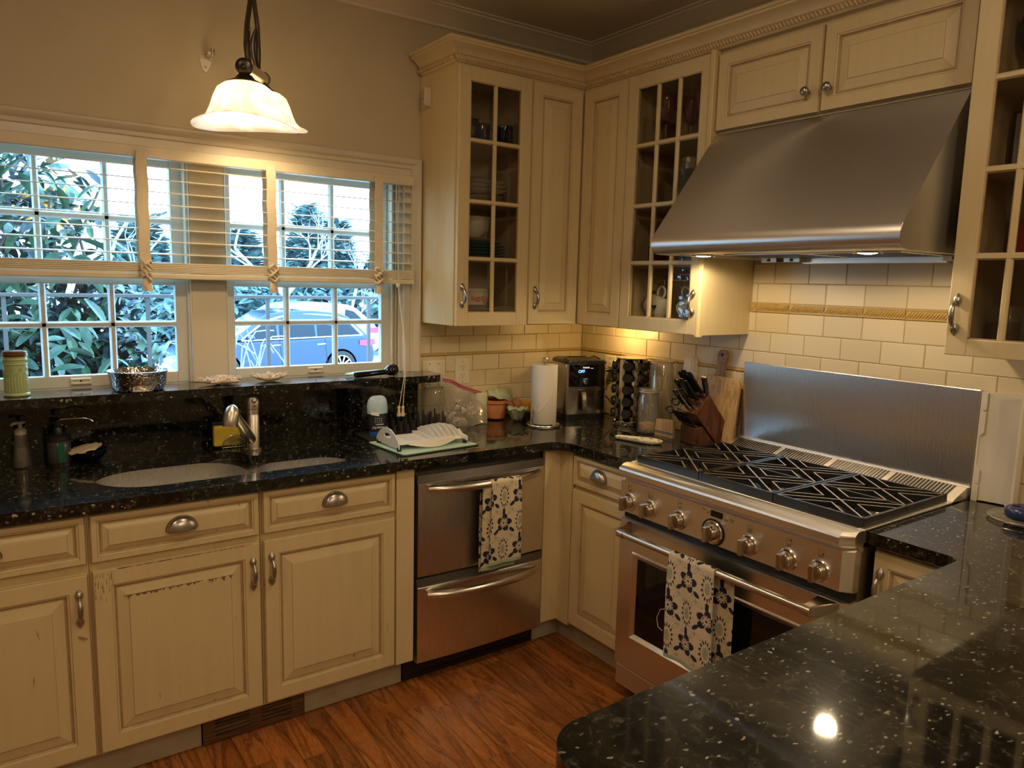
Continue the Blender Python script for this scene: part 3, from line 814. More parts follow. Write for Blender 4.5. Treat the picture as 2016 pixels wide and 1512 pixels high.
# ================================================================ BASE CABINETS
M['flake'] = pmat('bare_flaked_wood', (0.22, 0.12, 0.055), 0.7)
YFB = -0.5955           # carcass face of the window run; doors stand 20 mm proud
def carcass(t, x0, x1, y0, y1, z0=0.105, z1=0.875, mat='cabw', name='body'):
    return MB().box(x0, x1, y0, y1, z0, z1).build(name, mat, t, smooth=0)
specs = [(-2.905, -2.4035, 'worn cream base cabinet with one drawer at the far left of the window run', None),
         (-2.3985, -1.9025, 'worn cream base cabinet with flaking door edge under the large sink bowl', None),
         (-1.8965, -1.4045, 'cream base cabinet between the sink cabinet and the steel dishwasher', None)]
for i, (x0, x1, lab, _) in enumerate(specs):
    t = thing('base_cabinet', lab, 'cabinet', ((x0 + x1) / 2, -0.3, 0), 'cream base cabinets')
    if i == 1:   # open box so that the sink hangs inside
        mb = MB(); a, b = x0 - 0.002, x1 + 0.002
        mb.box(a, a + 0.018, -0.594, -0.01, 0.105, 0.66); mb.box(b - 0.018, b, -0.594, -0.01, 0.105, 0.66); mb.box(a, b, -0.594, -0.01, 0.105, 0.12)
        mb.box(a, b, YFB, YFB + 0.016, 0.105, 0.881); mb.build('body', 'cabw', t, smooth=0)
    else:
        a, b = x0 - 0.002, x1 + 0.002
        mb = MB(); mb.box(a, a + 0.018, -0.594, -0.01, 0.105, 0.66); mb.box(b - 0.018, b, -0.594, -0.01, 0.105, 0.66); mb.box(a, b, -0.594, -0.01, 0.105, 0.12)
        mb.box(a, b, YFB, YFB + 0.016, 0.105, 0.881); mb.build('body', 'cabw', t, smooth=0)
    f = frame_back(0, YFB)
    wm = ('cabw', 'glaze')
    d = door(t, f, x0 + 0.002, x1 - 0.002, 0.117 if i != 1 else 0.116, {0: 0.694, 1: 0.700, 2: 0.701}[i], mats=wm)
    dr = door(t, f, x0 + 0.002, x1 - 0.002, 0.724, 0.872, stile=0.026, mats=wm, name='drawer_front')
    cup_pull(dr, f, {0: -2.655, 1: -2.145, 2: -1.643}[i], {0: 0.806, 1: 0.806, 2: 0.810}[i], 0.0195)
    pull_handle(d, f, {0: -2.432, 1: -1.930, 2: -1.868}[i], {0: 0.595, 1: 0.595, 2: 0.600}[i], 0.0195)
    if i == 1:      # flaked paint along the top of the panel, the top rail and the left stile
        q = random.Random(4)
        for (ua, ub, vv, hh_, st) in ((-2.315, -2.085, 0.6085, 0.011, 0.006), (-2.075, -1.985, 0.607, 0.016, 0.006), (-2.33, -1.93, 0.6985, 0.003, 0.01)):
            mb = MB(f); uu = ua; top = []; bot = []
            while uu < ub: top.append((uu, vv, 0.0205)); bot.append((uu, vv - q.random() ** 2 * hh_ - 0.0008, 0.0205)); uu += st * q.uniform(0.5, 1.2)
            n_ = len(top); mb.add(top + bot, [(k, k + 1, k + 1 + n_, k + n_) for k in range(n_ - 1)]); mb.build('flaked_patch', 'flake', d, smooth=0, recalc=False)
        mb = MB(f)
        for _k in range(26):
            uu = -2.392 + q.random() ** 1.5 * 0.05; vv = 0.60 + q.random() * 0.085; ll = q.uniform(0.006, 0.028); mb.add([(uu, vv, 0.0203), (uu + 0.0018, vv + 0.002, 0.0203), (uu + 0.0012, vv + ll, 0.0203)], [(0, 1, 2)])
        mb.build('flaked_patch', 'flake', d, smooth=0, recalc=False)
    if i == 0:
        q = random.Random(6); mb = MB(f)
        for _k in range(7): uu = -2.440 + 0.0035 * _k; mb.add([(uu, 0.512 - 0.002 * _k, 0.0203), (uu + 0.003, 0.512 - 0.002 * _k, 0.0203), (uu + 0.002, 0.485 + q.random() * 0.012, 0.0203)], [(0, 1, 2)])
        mb.build('flaked_patch', 'flake', d, smooth=0, recalc=False)
    if i == 2:
        MB().box(x1 + 0.0025, -1.3285, -0.612, -0.595, 0.112, 0.881).build('filler_strip', 'cabw', t, smooth=0, bevel=0.001)
        MB().box(x1 + 0.0025, -1.3285, -0.594, -0.01, 0.112, 0.881).build('side_panel', 'cabw', t, smooth=0)
# toe kicks
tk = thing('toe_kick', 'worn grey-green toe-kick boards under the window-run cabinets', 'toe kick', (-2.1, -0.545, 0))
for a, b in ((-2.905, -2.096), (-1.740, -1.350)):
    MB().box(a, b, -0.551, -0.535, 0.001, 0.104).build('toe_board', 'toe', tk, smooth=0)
vg = thing('vent_grille', 'brown wooden toe-kick vent grille with two louvred openings under the sink', 'vent', (-1.918, -0.548, 0))
VX = [(-2.092, -1.744)]
mb = MB()
vx0, vx1, vz0, vz1 = -2.092, -1.744, 0.001, 0.104
op = [(-2.052, -1.938), (-1.895, -1.790)]
mb.box(vx0, vx1, -0.558, -0.545, vz0, 0.022); mb.box(vx0, vx1, -0.558, -0.545, 0.092, vz1)
for a, b in ((vx0, op[0][0]), (op[0][1], op[1][0]), (op[1][1], vx1)): mb.box(a, b, -0.558, -0.545, 0.022, 0.092)
mb.build('grille_frame', 'ventwood', vg, smooth=0, bevel=0.001)
MB().box(vx0 + 0.003, vx1 - 0.003, -0.544, -0.54, 0.005, 0.100).build('backing', 'black', vg, smooth=0)
for a, b in op:
    for k in range(5):
        z = 0.028 + k * 0.0138
        MB().prism([(-0.557, z), (-0.5555, z + 0.006), (-0.547, z + 0.009), (-0.547, z + 0.003)], 'x', a, b).build('louvre', 'ventwood', vg, smooth=0)

# dishwasher (double drawer) --------------------------------------
dw = thing('dishwasher', 'stainless steel double-drawer dishwasher with two curved bar handles', 'dishwasher', (-1.013, -0.33, 0))
DX0, DX1 = -1.3135, -0.7125
MB().box(DX0 - 0.006, DX1 + 0.003, -0.588, -0.02, 0.108, 0.879).build('body', 'black', dw, smooth=0)
MB().box(DX0 - 0.030, DX1 + 0.004, -0.556, -0.50, 0.001, 0.107).build('plinth', 'black', dw, smooth=0, bevel=0.004)
MB().box(DX0 + 0.05, DX1 - 0.03, -0.560, -0.556, 0.018, 0.026).build('plinth_bead', 'blackg', dw, smooth=0)
for (z0, z1, nm) in ((0.444, 0.846, 'upper_drawer'), (0.092, 0.436, 'lower_drawer')):
    m_ = MB(); n = 14; rg = []
    for k in range(n + 1):       # slightly bowed front
        x = DX0 + (DX1 - DX0) * k / n; b_ = 0.0 + 0.010 * (1 - ((k / n) * 2 - 1) ** 2)
        rg.append([(x, -0.590, z0), (x, -0.612 - b_, z0), (x, -0.616 - b_, z0 + 0.004), (x, -0.616 - b_, z1 - 0.036), (x, -0.612 - b_, z1 - 0.033), (x, -0.607 - b_ * 0.6, z1), (x, -0.590, z1)])
    m_.rings(rg, True, True, True)
    d = m_.build(nm, 'steel_z', dw, smooth=30)
    m_ = MB(); rg = []
    for k in range(n + 1):
        x = DX0 + 0.001 + (DX1 - DX0 - 0.002) * k / n; b_ = 0.010 * (1 - ((k / n) * 2 - 1) ** 2)
        rg.append([(x, -0.6131 - b_, z1 - 0.0325), (x, -0.6155 - b_, z1 - 0.030), (x, -0.611 - b_ * 0.6, z1 + 0.001), (x, -0.605 - b_ * 0.6, z1 + 0.001)])
    m_.rings(rg, True, True, True); m_.build('top_band', pmat('dark_steel_band_' + nm, (0.20, 0.19, 0.18), 0.35, 0.9), d, smooth=20)
    hz = {'upper_drawer': 0.794, 'lower_drawer': 0.372}[nm]
    pts = []; rad = []
    for k in range(17):
        t = k / 16; x = -1.276 + 0.524 * t; e = 1 - (2 * t - 1) ** 2
        pts.append((x, -0.628 - 0.052 * e ** 0.75, hz + 0.0)); rad.append(0.0168 if 0 < k < 16 else 0.014)
    m_ = MB(); m_.tube(pts, rad, 12)
    m_.build('handle', 'nickel', d, smooth=60)

# corner filler, right run base cabinet --------------------------------------
cf = thing('corner_filler', 'cream corner filler post to the right of the dishwasher', 'cabinet', (-0.66, -0.62, 0))
MB().box(-0.706, -0.622, -0.612, -0.594, 0.105, 0.881).build('filler_board', 'cab', cf, smooth=0, bevel=0.001)
MB().box(-0.622, -0.604, -0.690, -0.594, 0.105, 0.881).build('filler_board', 'cab', cf, smooth=0, bevel=0.001)
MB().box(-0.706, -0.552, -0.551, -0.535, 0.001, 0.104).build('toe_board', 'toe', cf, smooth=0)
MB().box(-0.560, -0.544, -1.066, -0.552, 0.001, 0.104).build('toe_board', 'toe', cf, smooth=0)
t = thing('base_cabinet', 'narrow cream base cabinet with drawer immediately left of the range', 'cabinet', (-0.3, -0.88, 0), 'cream base cabinets')
carcass(t, -0.6025, -0.01, -1.0645, -0.692, mat='cab', z1=0.881)
f = frame_right(-0.6035, 0)
dr = door(t, f, 0.697, 1.060, 0.738, 0.868, stile=0.024, name='drawer_front')
d = door(t, f, 0.697, 1.060, 0.120, 0.722)
cup_pull(dr, f, 0.862, 0.812, 0.0195)
t = thing('base_cabinet', 'cream base cabinet tucked between the range and the peninsula', 'cabinet', (-0.3, -2.1, 0), 'cream base cabinets')
MB().box(-0.6025, -0.01, -2.2445, -1.9935, 0.105, 0.881).build('body', 'cab', t, smooth=0)
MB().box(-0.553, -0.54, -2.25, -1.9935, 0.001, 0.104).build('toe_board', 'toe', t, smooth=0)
d = door(t, f, 1.998, 2.240, 0.120, 0.866, stile=0.05)
pull_handle(d, f, 2.023, 0.762, 0.0195)
t = thing('peninsula_cabinet', 'cream peninsula base cabinet under the foreground granite top', 'cabinet', (-1.0, -2.8, 0))
MB().box(-1.90, -0.01, -3.35, -2.262, 0.105, 0.881).build('body', 'cab', t, smooth=0)
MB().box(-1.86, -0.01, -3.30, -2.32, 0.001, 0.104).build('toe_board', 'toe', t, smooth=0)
fp = Matrix(((-1, 0, 0, 0), (0, 0, 1, -2.2615), (0, 1, 0, 0), (0, 0, 0, 1)))
for k in range(3): door(t, fp, 0.64 + 0.42 * k, 0.64 + 0.42 * k + 0.415, 0.12, 0.86)

# ================================================================ WALL CABINETS
ZU0, ZU1 = 1.389, 2.451
CT = 2.462
def glass_door(t, f, u0, u1, v0, v1, gu0, gu1, rows, ncol, th=0.02, name='door'):
    """door with a muntin grid; rows = list of (v0, v1) glass openings"""
    m_ = MB(f)
    # frame: four members with a stepped inner edge
    def mem(a, b, c, d, w0=0.0, w1=th): m_.box(a, b, c, d, w0, w1, 0)
    V0, V1 = rows[0][0], rows[-1][1]
    mem(u0, gu0, v0, v1); mem(gu1, u1, v0, v1); mem(gu0, gu1, v0, V0); mem(gu0, gu1, V1, v1)
    e = 0.004
    d = m_.build(name, ('cab', 'glaze'), t, smooth=0, bevel=0.0022, seg=2)
    m_ = MB(f); e = 0.004
    m_.box(gu0 - 0.0005, gu0 + e, V0, V1, th - 0.009, th - 0.003, 0); m_.box(gu1 - e, gu1 + 0.0005, V0, V1, th - 0.009, th - 0.003, 0)
    m_.box(gu0, gu1, V0 - 0.0005, V0 + e, th - 0.009, th - 0.003, 0); m_.box(gu0, gu1, V1 - e, V1 + 0.0005, th - 0.009, th - 0.003, 0)
    m_.build('glass_bead', 'glaze', d, smooth=0)
    W_ = (gu1 - gu0) / ncol
    for k in range(1, ncol):
        c = gu0 + W_ * k
        m_ = MB(f); m_.prism([(c - 0.0095, 0.006), (c - 0.0095, 0.012), (c - 0.005, 0.0175), (c + 0.005, 0.0175), (c + 0.0095, 0.012), (c + 0.0095, 0.006)], 'y', V0, V1)
        m_.build('muntin', 'cab', d, smooth=0)
    for (r0, r1) in zip(rows[:-1], rows[1:]):
        c = (r0[1] + r1[0]) / 2
        m_ = MB(f); m_.prism([(c - 0.0095, 0.006), (c - 0.0095, 0.012), (c - 0.005, 0.0185), (c + 0.005, 0.0185), (c + 0.0095, 0.012), (c + 0.0095, 0.006)], 'x', gu0, gu1)
        # prism on x gives (t, y, z)->(u, v, w)
        m_.build('muntin', 'cab', d, smooth=0)
    for (a, b) in rows:
        for k in range(ncol):
            m_ = MB(f); m_.add([(gu0 + W_ * k, a - 0.01, 0.009), (gu0 + W_ * (k + 1), a - 0.01, 0.009), (gu0 + W_ * (k + 1), b + 0.01, 0.009), (gu0 + W_ * k, b + 0.01, 0.009)], [(0, 1, 2, 3)])
            m_.build('pane', 'cabglass', d, smooth=0, recalc=False)
    return d
def rows_at(v0, mids, v1):
    e = [v0] + [m for m in mids] + [v1]; out = []
    for a, b in zip(e[:-1], e[1:]): out.append((a + (0.008 if a != v0 else 0), b - (0.008 if b != v1 else 0)))
    return out
SH = [1.674, 1.913, 2.162]
def open_box(t, x0, x1, y0, y1, front, shelves=SH, z0=ZU0, z1=CT, mat='cab', th=0.018):
    """cabinet shell with the named open side ('-y' or '-x') and shelves"""
    m_ = MB()
    m_.box(x0, x1, y0, y1, z0, z0 + th, 0); m_.box(x0, x1, y0, y1, z1 - th, z1, 0)
    if front == '-y':
        m_.box(x0, x0 + th, y0, y1, z0 + th, z1 - th, 0); m_.box(x1 - th, x1, y0, y1, z0 + th, z1 - th, 0); m_.box(x0 + th, x1 - th, y1 - 0.006, y1, z0 + th, z1 - th, 0)
    else:
        m_.box(x0, x1, y0, y0 + th, z0 + th, z1 - th, 0); m_.box(x0, x1, y1 - th, y1, z0 + th, z1 - th, 0); m_.box(x1 - 0.006, x1, y0 + th, y1 - th, z0 + th, z1 - th, 0)
    b = m_.build('body', mat, t, smooth=0)
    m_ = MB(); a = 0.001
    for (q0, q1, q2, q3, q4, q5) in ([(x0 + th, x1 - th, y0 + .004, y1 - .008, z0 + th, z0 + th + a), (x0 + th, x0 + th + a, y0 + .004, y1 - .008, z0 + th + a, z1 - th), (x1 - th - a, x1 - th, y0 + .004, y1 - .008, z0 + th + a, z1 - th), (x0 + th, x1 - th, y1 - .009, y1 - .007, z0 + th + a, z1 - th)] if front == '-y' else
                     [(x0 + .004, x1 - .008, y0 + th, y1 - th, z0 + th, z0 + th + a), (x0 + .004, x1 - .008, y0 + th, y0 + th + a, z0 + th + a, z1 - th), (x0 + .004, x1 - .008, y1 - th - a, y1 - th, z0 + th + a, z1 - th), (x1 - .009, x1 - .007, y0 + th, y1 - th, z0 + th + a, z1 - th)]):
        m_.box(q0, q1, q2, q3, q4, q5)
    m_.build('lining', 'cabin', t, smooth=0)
    for s in shelves:
        if front == '-y': MB().box(x0 + th + .0015, x1 - th - .0015, y0 + 0.004, y1 - 0.010, s - 0.009, s + 0.007).build('shelf', 'cabin', t, smooth=0)
        else: MB().box(x0 + 0.004, x1 - 0.010, y0 + th + .0015, y1 - th - .0015, s - 0.009, s + 0.007).build('shelf', 'cabin', t, smooth=0)
    return b
# glass cabinet on the window wall
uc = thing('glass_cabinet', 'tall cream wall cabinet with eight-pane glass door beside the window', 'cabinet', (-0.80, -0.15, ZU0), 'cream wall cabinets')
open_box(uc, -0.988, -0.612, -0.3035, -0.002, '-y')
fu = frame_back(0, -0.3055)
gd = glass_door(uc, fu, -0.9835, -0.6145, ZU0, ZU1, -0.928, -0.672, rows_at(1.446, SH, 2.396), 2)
pull_handle(gd, fu, -0.957, 1.517, 0.0195, 0.10)
cc = thing('corner_cabinet', 'cream corner wall cabinet with two solid raised-panel doors meeting in the corner', 'cabinet', (-0.30, -0.30, ZU0), 'cream wall cabinets')
MB().box(-0.6105, -0.3007, -0.3035, -0.002, ZU0, CT).build('body', 'cab', cc, smooth=0); MB().box(-0.3005, -0.002, -0.6135, -0.002, ZU0, CT).build('body', 'cab', cc, smooth=0)
d = door(cc, fu, -0.609, -0.3225, ZU0, ZU1, stile=0.062)
pull_handle(d, fu, -0.573, 1.512, 0.0195, 0.10)
fr2 = frame_right(-0.3010, 0)
door(cc, fr2, 0.3275, 0.6125, ZU0, ZU1, stile=0.062)
# glass cabinet on the range wall
rc = thing('glass_cabinet', 'tall cream wall cabinet with twelve-pane glass door left of the range hood', 'cabinet', (-0.15, -0.84, ZU0), 'cream wall cabinets')
open_box(rc, -0.2990, -0.002, -1.0695, -0.6145, '-x')
gd = glass_door(rc, fr2, 0.6165, 1.0480, ZU0, ZU1, 0.672, 1.020 - 0.008, rows_at(1.446, SH, 2.396), 3)
pull_handle(gd, fr2, 1.0325, 1.515, 0.0195, 0.10)
mb = MB()
mb.prism([(-0.299, -1.0495), (-0.3215, -1.0495), (-0.3225, -1.0525), (-0.3185, -1.0555), (-0.3255, -1.0585), (-0.3255, -1.0635), (-0.3175, -1.0665), (-0.3155, -1.0695), (-0.299, -1.0695)], 'z', ZU0 - 0.006, CT)
mb.build('end_moulding', 'cab', rc, smooth=30)
# over-hood cabinet
hc = thing('hood_cabinet', 'wide low cream cabinet with two raised-panel doors above the range hood', 'cabinet', (-0.15, -1.53, 2.16), 'cream wall cabinets')
MB().box(-0.2805, -0.002, -1.9885, -1.0715, 2.157, CT).build('body', 'cab', hc, smooth=0)
fh = frame_right(-0.2815, 0)
for (a, b, k) in ((1.0745, 1.5060, 1.466), (1.5105, 1.9850, 1.545)):
    d = door(hc, fh, a, b, 2.164, ZU1 - 0.005, stile=0.052)
    mb = MB(fh); mb.lathe([(0.006, 0.019), (0.0075, 0.024), (0.007, 0.032), (0.0135, 0.038), (0.016, 0.045), (0.0135, 0.052), (0.007, 0.056), (0.0001, 0.057)], (k, 2.237, 0), 16)
    mb.build('knob', 'pewter', d, smooth=60)
# right glass cabinet
rc2 = thing('glass_cabinet', 'cream wall cabinet with glass door at the right edge of the photo', 'cabinet', (-0.18, -2.3, 1.40), 'cream wall cabinets')
open_box(rc2, -0.3590, -0.002, -2.62, -2.0125, '-x', [1.684, 1.911, 2.150], z0=1.406, z1=CT)
fr3 = frame_right(-0.3610, 0)
gd = glass_door(rc2, fr3, 2.018, 2.615, 1.406, ZU1, 2.075, 2.56, rows_at(1.453, [1.680, 1.911, 2.150], 2.396), 6)
pull_handle(gd, fr3, 2.040, 1.520, 0.0195, 0.11)

# cabinet crown with rope moulding
cr = thing('cabinet_crown', 'cream crown moulding with twisted rope bead along the tops of the wall cabinets', 'moulding', (-0.3, -0.3, CT))
P_ = [(-0.9885, -0.0165), (-0.9885, -0.3045), (-0.3005, -0.3045), (-0.3005, -2.0115), (-0.3600, -2.0115), (-0.3600, -2.65)]
prof = [(-0.008, CT), (0.006, CT), (0.010, 2.466), (0.013, 2.468), (0.013, 2.489), (0.018, 2.492), (0.022, 2.500), (0.034, 2.512), (0.050, 2.521), (0.056, 2.524), (0.058, 2.532), (0.064, 2.533), (0.066, 2.543), (-0.008, 2.543)]
mb = MB(); sweep(mb, [(-0.9885, -0.0165)] + P_[1:], prof, side=1)
m0 = mb.build('crown', 'cab', cr, smooth=30)
# if the sweep ran inwards the bead would be hidden: outward = away from the walls
mb = MB()
for (a, b, n) in (((-0.9885, -0.006), (-0.9885, -0.3045), (-1, 0)), ((-0.9885 - 0.013, -0.3045), (-0.3005 - 0.013, -0.3045), (0, -1)), ((-0.3005, -0.3045 - 0.013), (-0.3005, -2.0), (-1, 0))):
    L = sqrt((b[0] - a[0]) ** 2 + (b[1] - a[1]) ** 2); N = int(L / 0.0150); d = Vector(((b[0] - a[0]) / L, (b[1] - a[1]) / L, 0)); nn = Vector((n[0], n[1], 0))
    for k in range(N):
        c = Vector((a[0], a[1], 2.4785)) + d * (k + 0.5) * L / N + nn * 0.0130
        rg = []
        for t in (-1, -0.5, 0, 0.5, 1):
            cc_ = c + (d * (0.0060 * t) + Vector((0, 0, -0.0100 * t))); wd = 0.0052 * sqrt(max(0.02, 1 - t * t * 0.9)); hh = 0.0105 * sqrt(max(0.02, 1 - t * t * 0.9))
            rg.append([tuple(cc_ + d * (wd * cos(q)) + nn * (hh * sin(q))) for q in [pi * j / 4 for j in range(5)]])
        mb.rings(rg, False, False, False)
mb.build('rope_bead', 'cab', cr, smooth=70)
mb = MB(); sweep(mb, P_, [(0.0125, 2.4682), (0.0145, 2.4682), (0.0145, 2.4888), (0.0125, 2.4888)], side=1); mb.build('rope_shade_band', 'glaze', cr, smooth=0)  # brown band behind the strands stands in for shade between them
# ================================================================ RANGE HOOD
hd = thing('range_hood', 'brushed steel canopy range hood over the range', 'range hood', (-0.3, -1.53, 1.70))
HY0, HY1 = -1.0725, -1.9785
def hood_prof():
    p = [(-0.004, 2.152), (-0.292, 2.152), (-0.294, 2.148)]
    p += [(-0.598, 1.762)]
    for k in range(1, 7):
        a = radians(142 - 0) + 0
        t = k / 6; an = radians(142 + t * 128)     # from facing up-left round to facing down
        p.append((-0.574 + 0.036 * cos(an), 1.7295 + 0.036 * sin(an)))
    p.append((-0.560, 1.6925)); p.append((-0.552, 1.6925)); p.append((-0.552, 1.702)); p.append((-0.03, 1.702)); p.append((-0.03, 1.6925)); p.append((-0.004, 1.6925))
    return p
hp = hood_prof()
hood = MB().prism(hp, 'y', HY0, HY1).build('canopy', 'hoodst', hd, smooth=28)
# side cheeks, slightly darker sheet
for y0, y1 in ((HY0, HY0 + 0.0015), (HY1 - 0.0015, HY1)):
    MB().prism([(x * 0.998 - 0.0005, z) for x, z in hp if not (abs(z - 1.702) < 1e-6)], 'y', y0, y1).build('side_cheek', 'hoodst', hd, smooth=0)
MB().box(-0.548, -0.02, HY0 - 0.004, HY0 - 0.016, 1.6925, 1.701).build('lip', 'hoodst', hd, smooth=0)
MB().box(-0.548, -0.02, HY1 + 0.004, HY1 + 0.016, 1.6925, 1.701).build('lip', 'hoodst', hd, smooth=0)
for k in range(2):
    y0 = -1.20 - 0.34 * k
    m_ = MB(); m_.box(-0.36, -0.06, y0 - 0.32, y0, 1.697, 1.7015)
    fl = m_.build('grease_filter', 'steel_y', hd, smooth=0, bevel=0.001)
    for j in range(7):
        MB().box(-0.345 + 0.04 * j, -0.325 + 0.04 * j, y0 - 0.30, y0 - 0.02, 1.6955, 1.6972).build('baffle', 'blackm', fl, smooth=0)
MB().box(-0.075, -0.050, -1.86, -1.34, 1.675, 1.697).build('trim_bar', 'steel_y', hd, smooth=0, bevel=0.002)
for y in (-1.22, -1.90, -1.32):
    MB().box(-0.115, -0.055, y - 0.035, y + 0.035, 1.680, 1.697).build('clip', 'pewter', hd, smooth=0, bevel=0.002)
    MB().lathe([(0.006, 0), (0.006, 0.004), (0.0001, 0.0045)], (-0.1155, y, 1.6885), 10, axis='-x').build('bolt', 'black', hd)
M['bulb'] = pmat('hood_bulb', (1, 1, 1), emit=(1.0, 0.80, 0.5), estr=28)
for i, (x, y) in enumerate(HOODL):
    m_ = MB(); m_.lathe([(0.031, 1.702), (0.042, 1.6925), (0.044, 1.6905), (0.044, 1.6925)], (x, y, 0), 24); m_.build('lamp_ring', 'chrome', hd)
    MB().lathe([(0.0001, 1.6885), (0.015, 1.6890), (0.030, 1.6925), (0.033, 1.699)][::-1], (x, y, 0), 20).build('lamp', 'bulb', hd)
# under-cabinet pucks; the right-edge one is added out of view as fill light
fill_puck = thing('puck_light', 'small glowing puck lamp added out of view under the right-edge wall cabinet', 'lamp', (-0.16, -2.42, 1.406))
MB().lathe([(0.0001, 1.4055), (0.034, 1.4055), (0.034, 1.394), (0.028, 1.393)], (-0.16, -2.42, 0), 20).build('housing', 'nickel', fill_puck)
MB().lathe([(0.0001, 1.3925), (0.027, 1.3935)], (-0.16, -2.42, 0), 20).build('lens', 'bulb', fill_puck)
pk = thing('puck_light', 'small glowing puck lamp under the corner wall cabinet', 'lamp', (-0.13, -0.40, 1.389))
MB().lathe([(0.0001, 1.3885), (0.034, 1.3885), (0.034, 1.377), (0.028, 1.376)], (-0.13, -0.40, 0), 20).build('housing', 'nickel', pk)
MB().lathe([(0.0001, 1.3755), (0.027, 1.3765)], (-0.13, -0.40, 0), 20).build('lens', pmat('puck_lens', (1, 1, 1), emit=(1, 0.72, 0.35), estr=8), pk)

# ================================================================ RANGE
rg_ = thing('range', 'stainless steel gas range with six burners, seven knobs and glass oven door', 'stove', (-0.35, -1.53, 0))
RY0, RY1 = -1.0715, -1.9845
RYC = (RY0 + RY1) / 2
MB().box(-0.655, -0.02, RY1 + 0.006, RY0 - 0.006, 0.10, 0.870).build('body', 'steel_z', rg_, smooth=0)
MB().box(-0.60, -0.10, RY1 + 0.03, RY0 - 0.03, 0.02, 0.10).build('base_panel', 'black', rg_, smooth=0)
for x in (-0.56, -0.14):
    for y in (RY0 - 0.05, RY1 + 0.05):
        MB().lathe([(0.018, 0.0), (0.018, 0.03), (0.012, 0.032), (0.012, 0.10)], (x, y, 0), 14).build('foot', 'nickel', rg_)
# kick panel
MB().box(-0.690, -0.655, RY1 + 0.008, RY0 - 0.002, 0.050, 0.132).build('kick_panel', 'steel_y', rg_, smooth=0, bevel=0.004)
# top deck with bullnose
def chamf(x0, x1, y0, y1, c):      # outline with chamfered front corners (front = x0)
    return [(x1, y0), (x1, y1), (x0 + c, y1), (x0, y1 - c * 0 + c * 0.0), ] 
m_ = MB()
nose = [(-0.655, 0.860), (-0.712, 0.872), (-0.722, 0.880), (-0.7335, 0.884), (-0.7365, 0.890), (-0.7365, 0.908), (-0.733, 0.915), (-0.722, 0.9225), (-0.705, 0.9235), (-0.655, 0.921)]
m_.prism(nose, 'y', RY1 + 0.026, RY0 - 0.018)
m_.rings([[(x, RY0 - 0.018, z) for x, z in nose], [(min(-0.655, x + 0.030) if x < -0.70 else x, RY0, z) for x, z in nose]], True, False, True)
m_.rings([[(x, RY1 + 0.026, z) for x, z in nose], [(min(-0.655, x + 0.036) if x < -0.70 else x, RY1, z) for x, z in nose]], True, False, True)
m_.build('front_rail', 'steel_y', rg_, smooth=25)
m_ = MB()
m_.box(-0.655, -0.10, RY0 - 0.020, RY0, 0.885, 0.9245); m_.box(-0.655, -0.10, RY1, RY1 + 0.020, 0.885, 0.9245)
m_.box(-0.655, -0.625, RY1 + 0.020, RY0 - 0.020, 0.880, 0.9215)
m_.build('deck_frame', 'steel_y', rg_, smooth=0, bevel=0.002)
MB().box(-0.625, -0.10, RY1 + 0.020, RY0 - 0.020, 0.872, 0.888).build('burner_pan', 'blackg', rg_, smooth=0)
# vent trim at the back
m_ = MB()
m_.prism([(-0.145, 0.905), (-0.145, 0.9255), (-0.125, 0.934), (-0.055, 0.957), (-0.035, 0.957), (-0.022, 0.950), (-0.022, 0.905)], 'y', RY1, RY0)
vt = m_.build('vent_trim', 'steel_y', rg_, smooth=20)
slot_n = 17
for g in range(4):
    ys = RY0 - 0.030 - g * 0.2185
    for k in range(slot_n):
        y = ys - k * 0.0118
        MB().prism([(-0.1255, 0.9346), (-0.0545, 0.9580), (-0.0545, 0.9565), (-0.1255, 0.9331)], 'y', y - 0.0076, y).build('vent_slot', 'black', vt, smooth=0)
# back guard
MB().box(-0.030, -0.012, RY1, RY0 - 0.004, 0.905, 1.2755).build('back_guard', 'steel_z', rg_, smooth=0, bevel=0.003)
# control panel
m_ = MB(); pf = [(-0.655, 0.742), (-0.700, 0.742), (-0.7075, 0.746), (-0.7075, 0.862), (-0.700, 0.868), (-0.655, 0.868)]
m_.prism(pf, 'y', RY1 + 0.030, RY0 - 0.006)
m_.rings([[(x, RY1 + 0.030, z) for x, z in pf], [(min(-0.655, x + 0.022) if x < -0.66 else x, RY1 + 0.004, z) for x, z in pf]], True, False, True)
cp = m_.build('control_panel', 'steel_y', rg_, smooth=20)
XP = -0.7075
fk = frame_right(XP, 0)
M['knobst'] = pmat('knob_steel', (0.50, 0.44, 0.36), 0.24, 1.0)
M['ring'] = pmat('knob_ring', (0.70, 0.65, 0.58), 0.2, 1.0)
M['mark'] = pmat('dark_print', (0.02, 0.02, 0.022), 0.5)
KY = [1.1235, 1.2260, 1.3650, 1.5110, 1.6510, 1.7890, 1.8935]
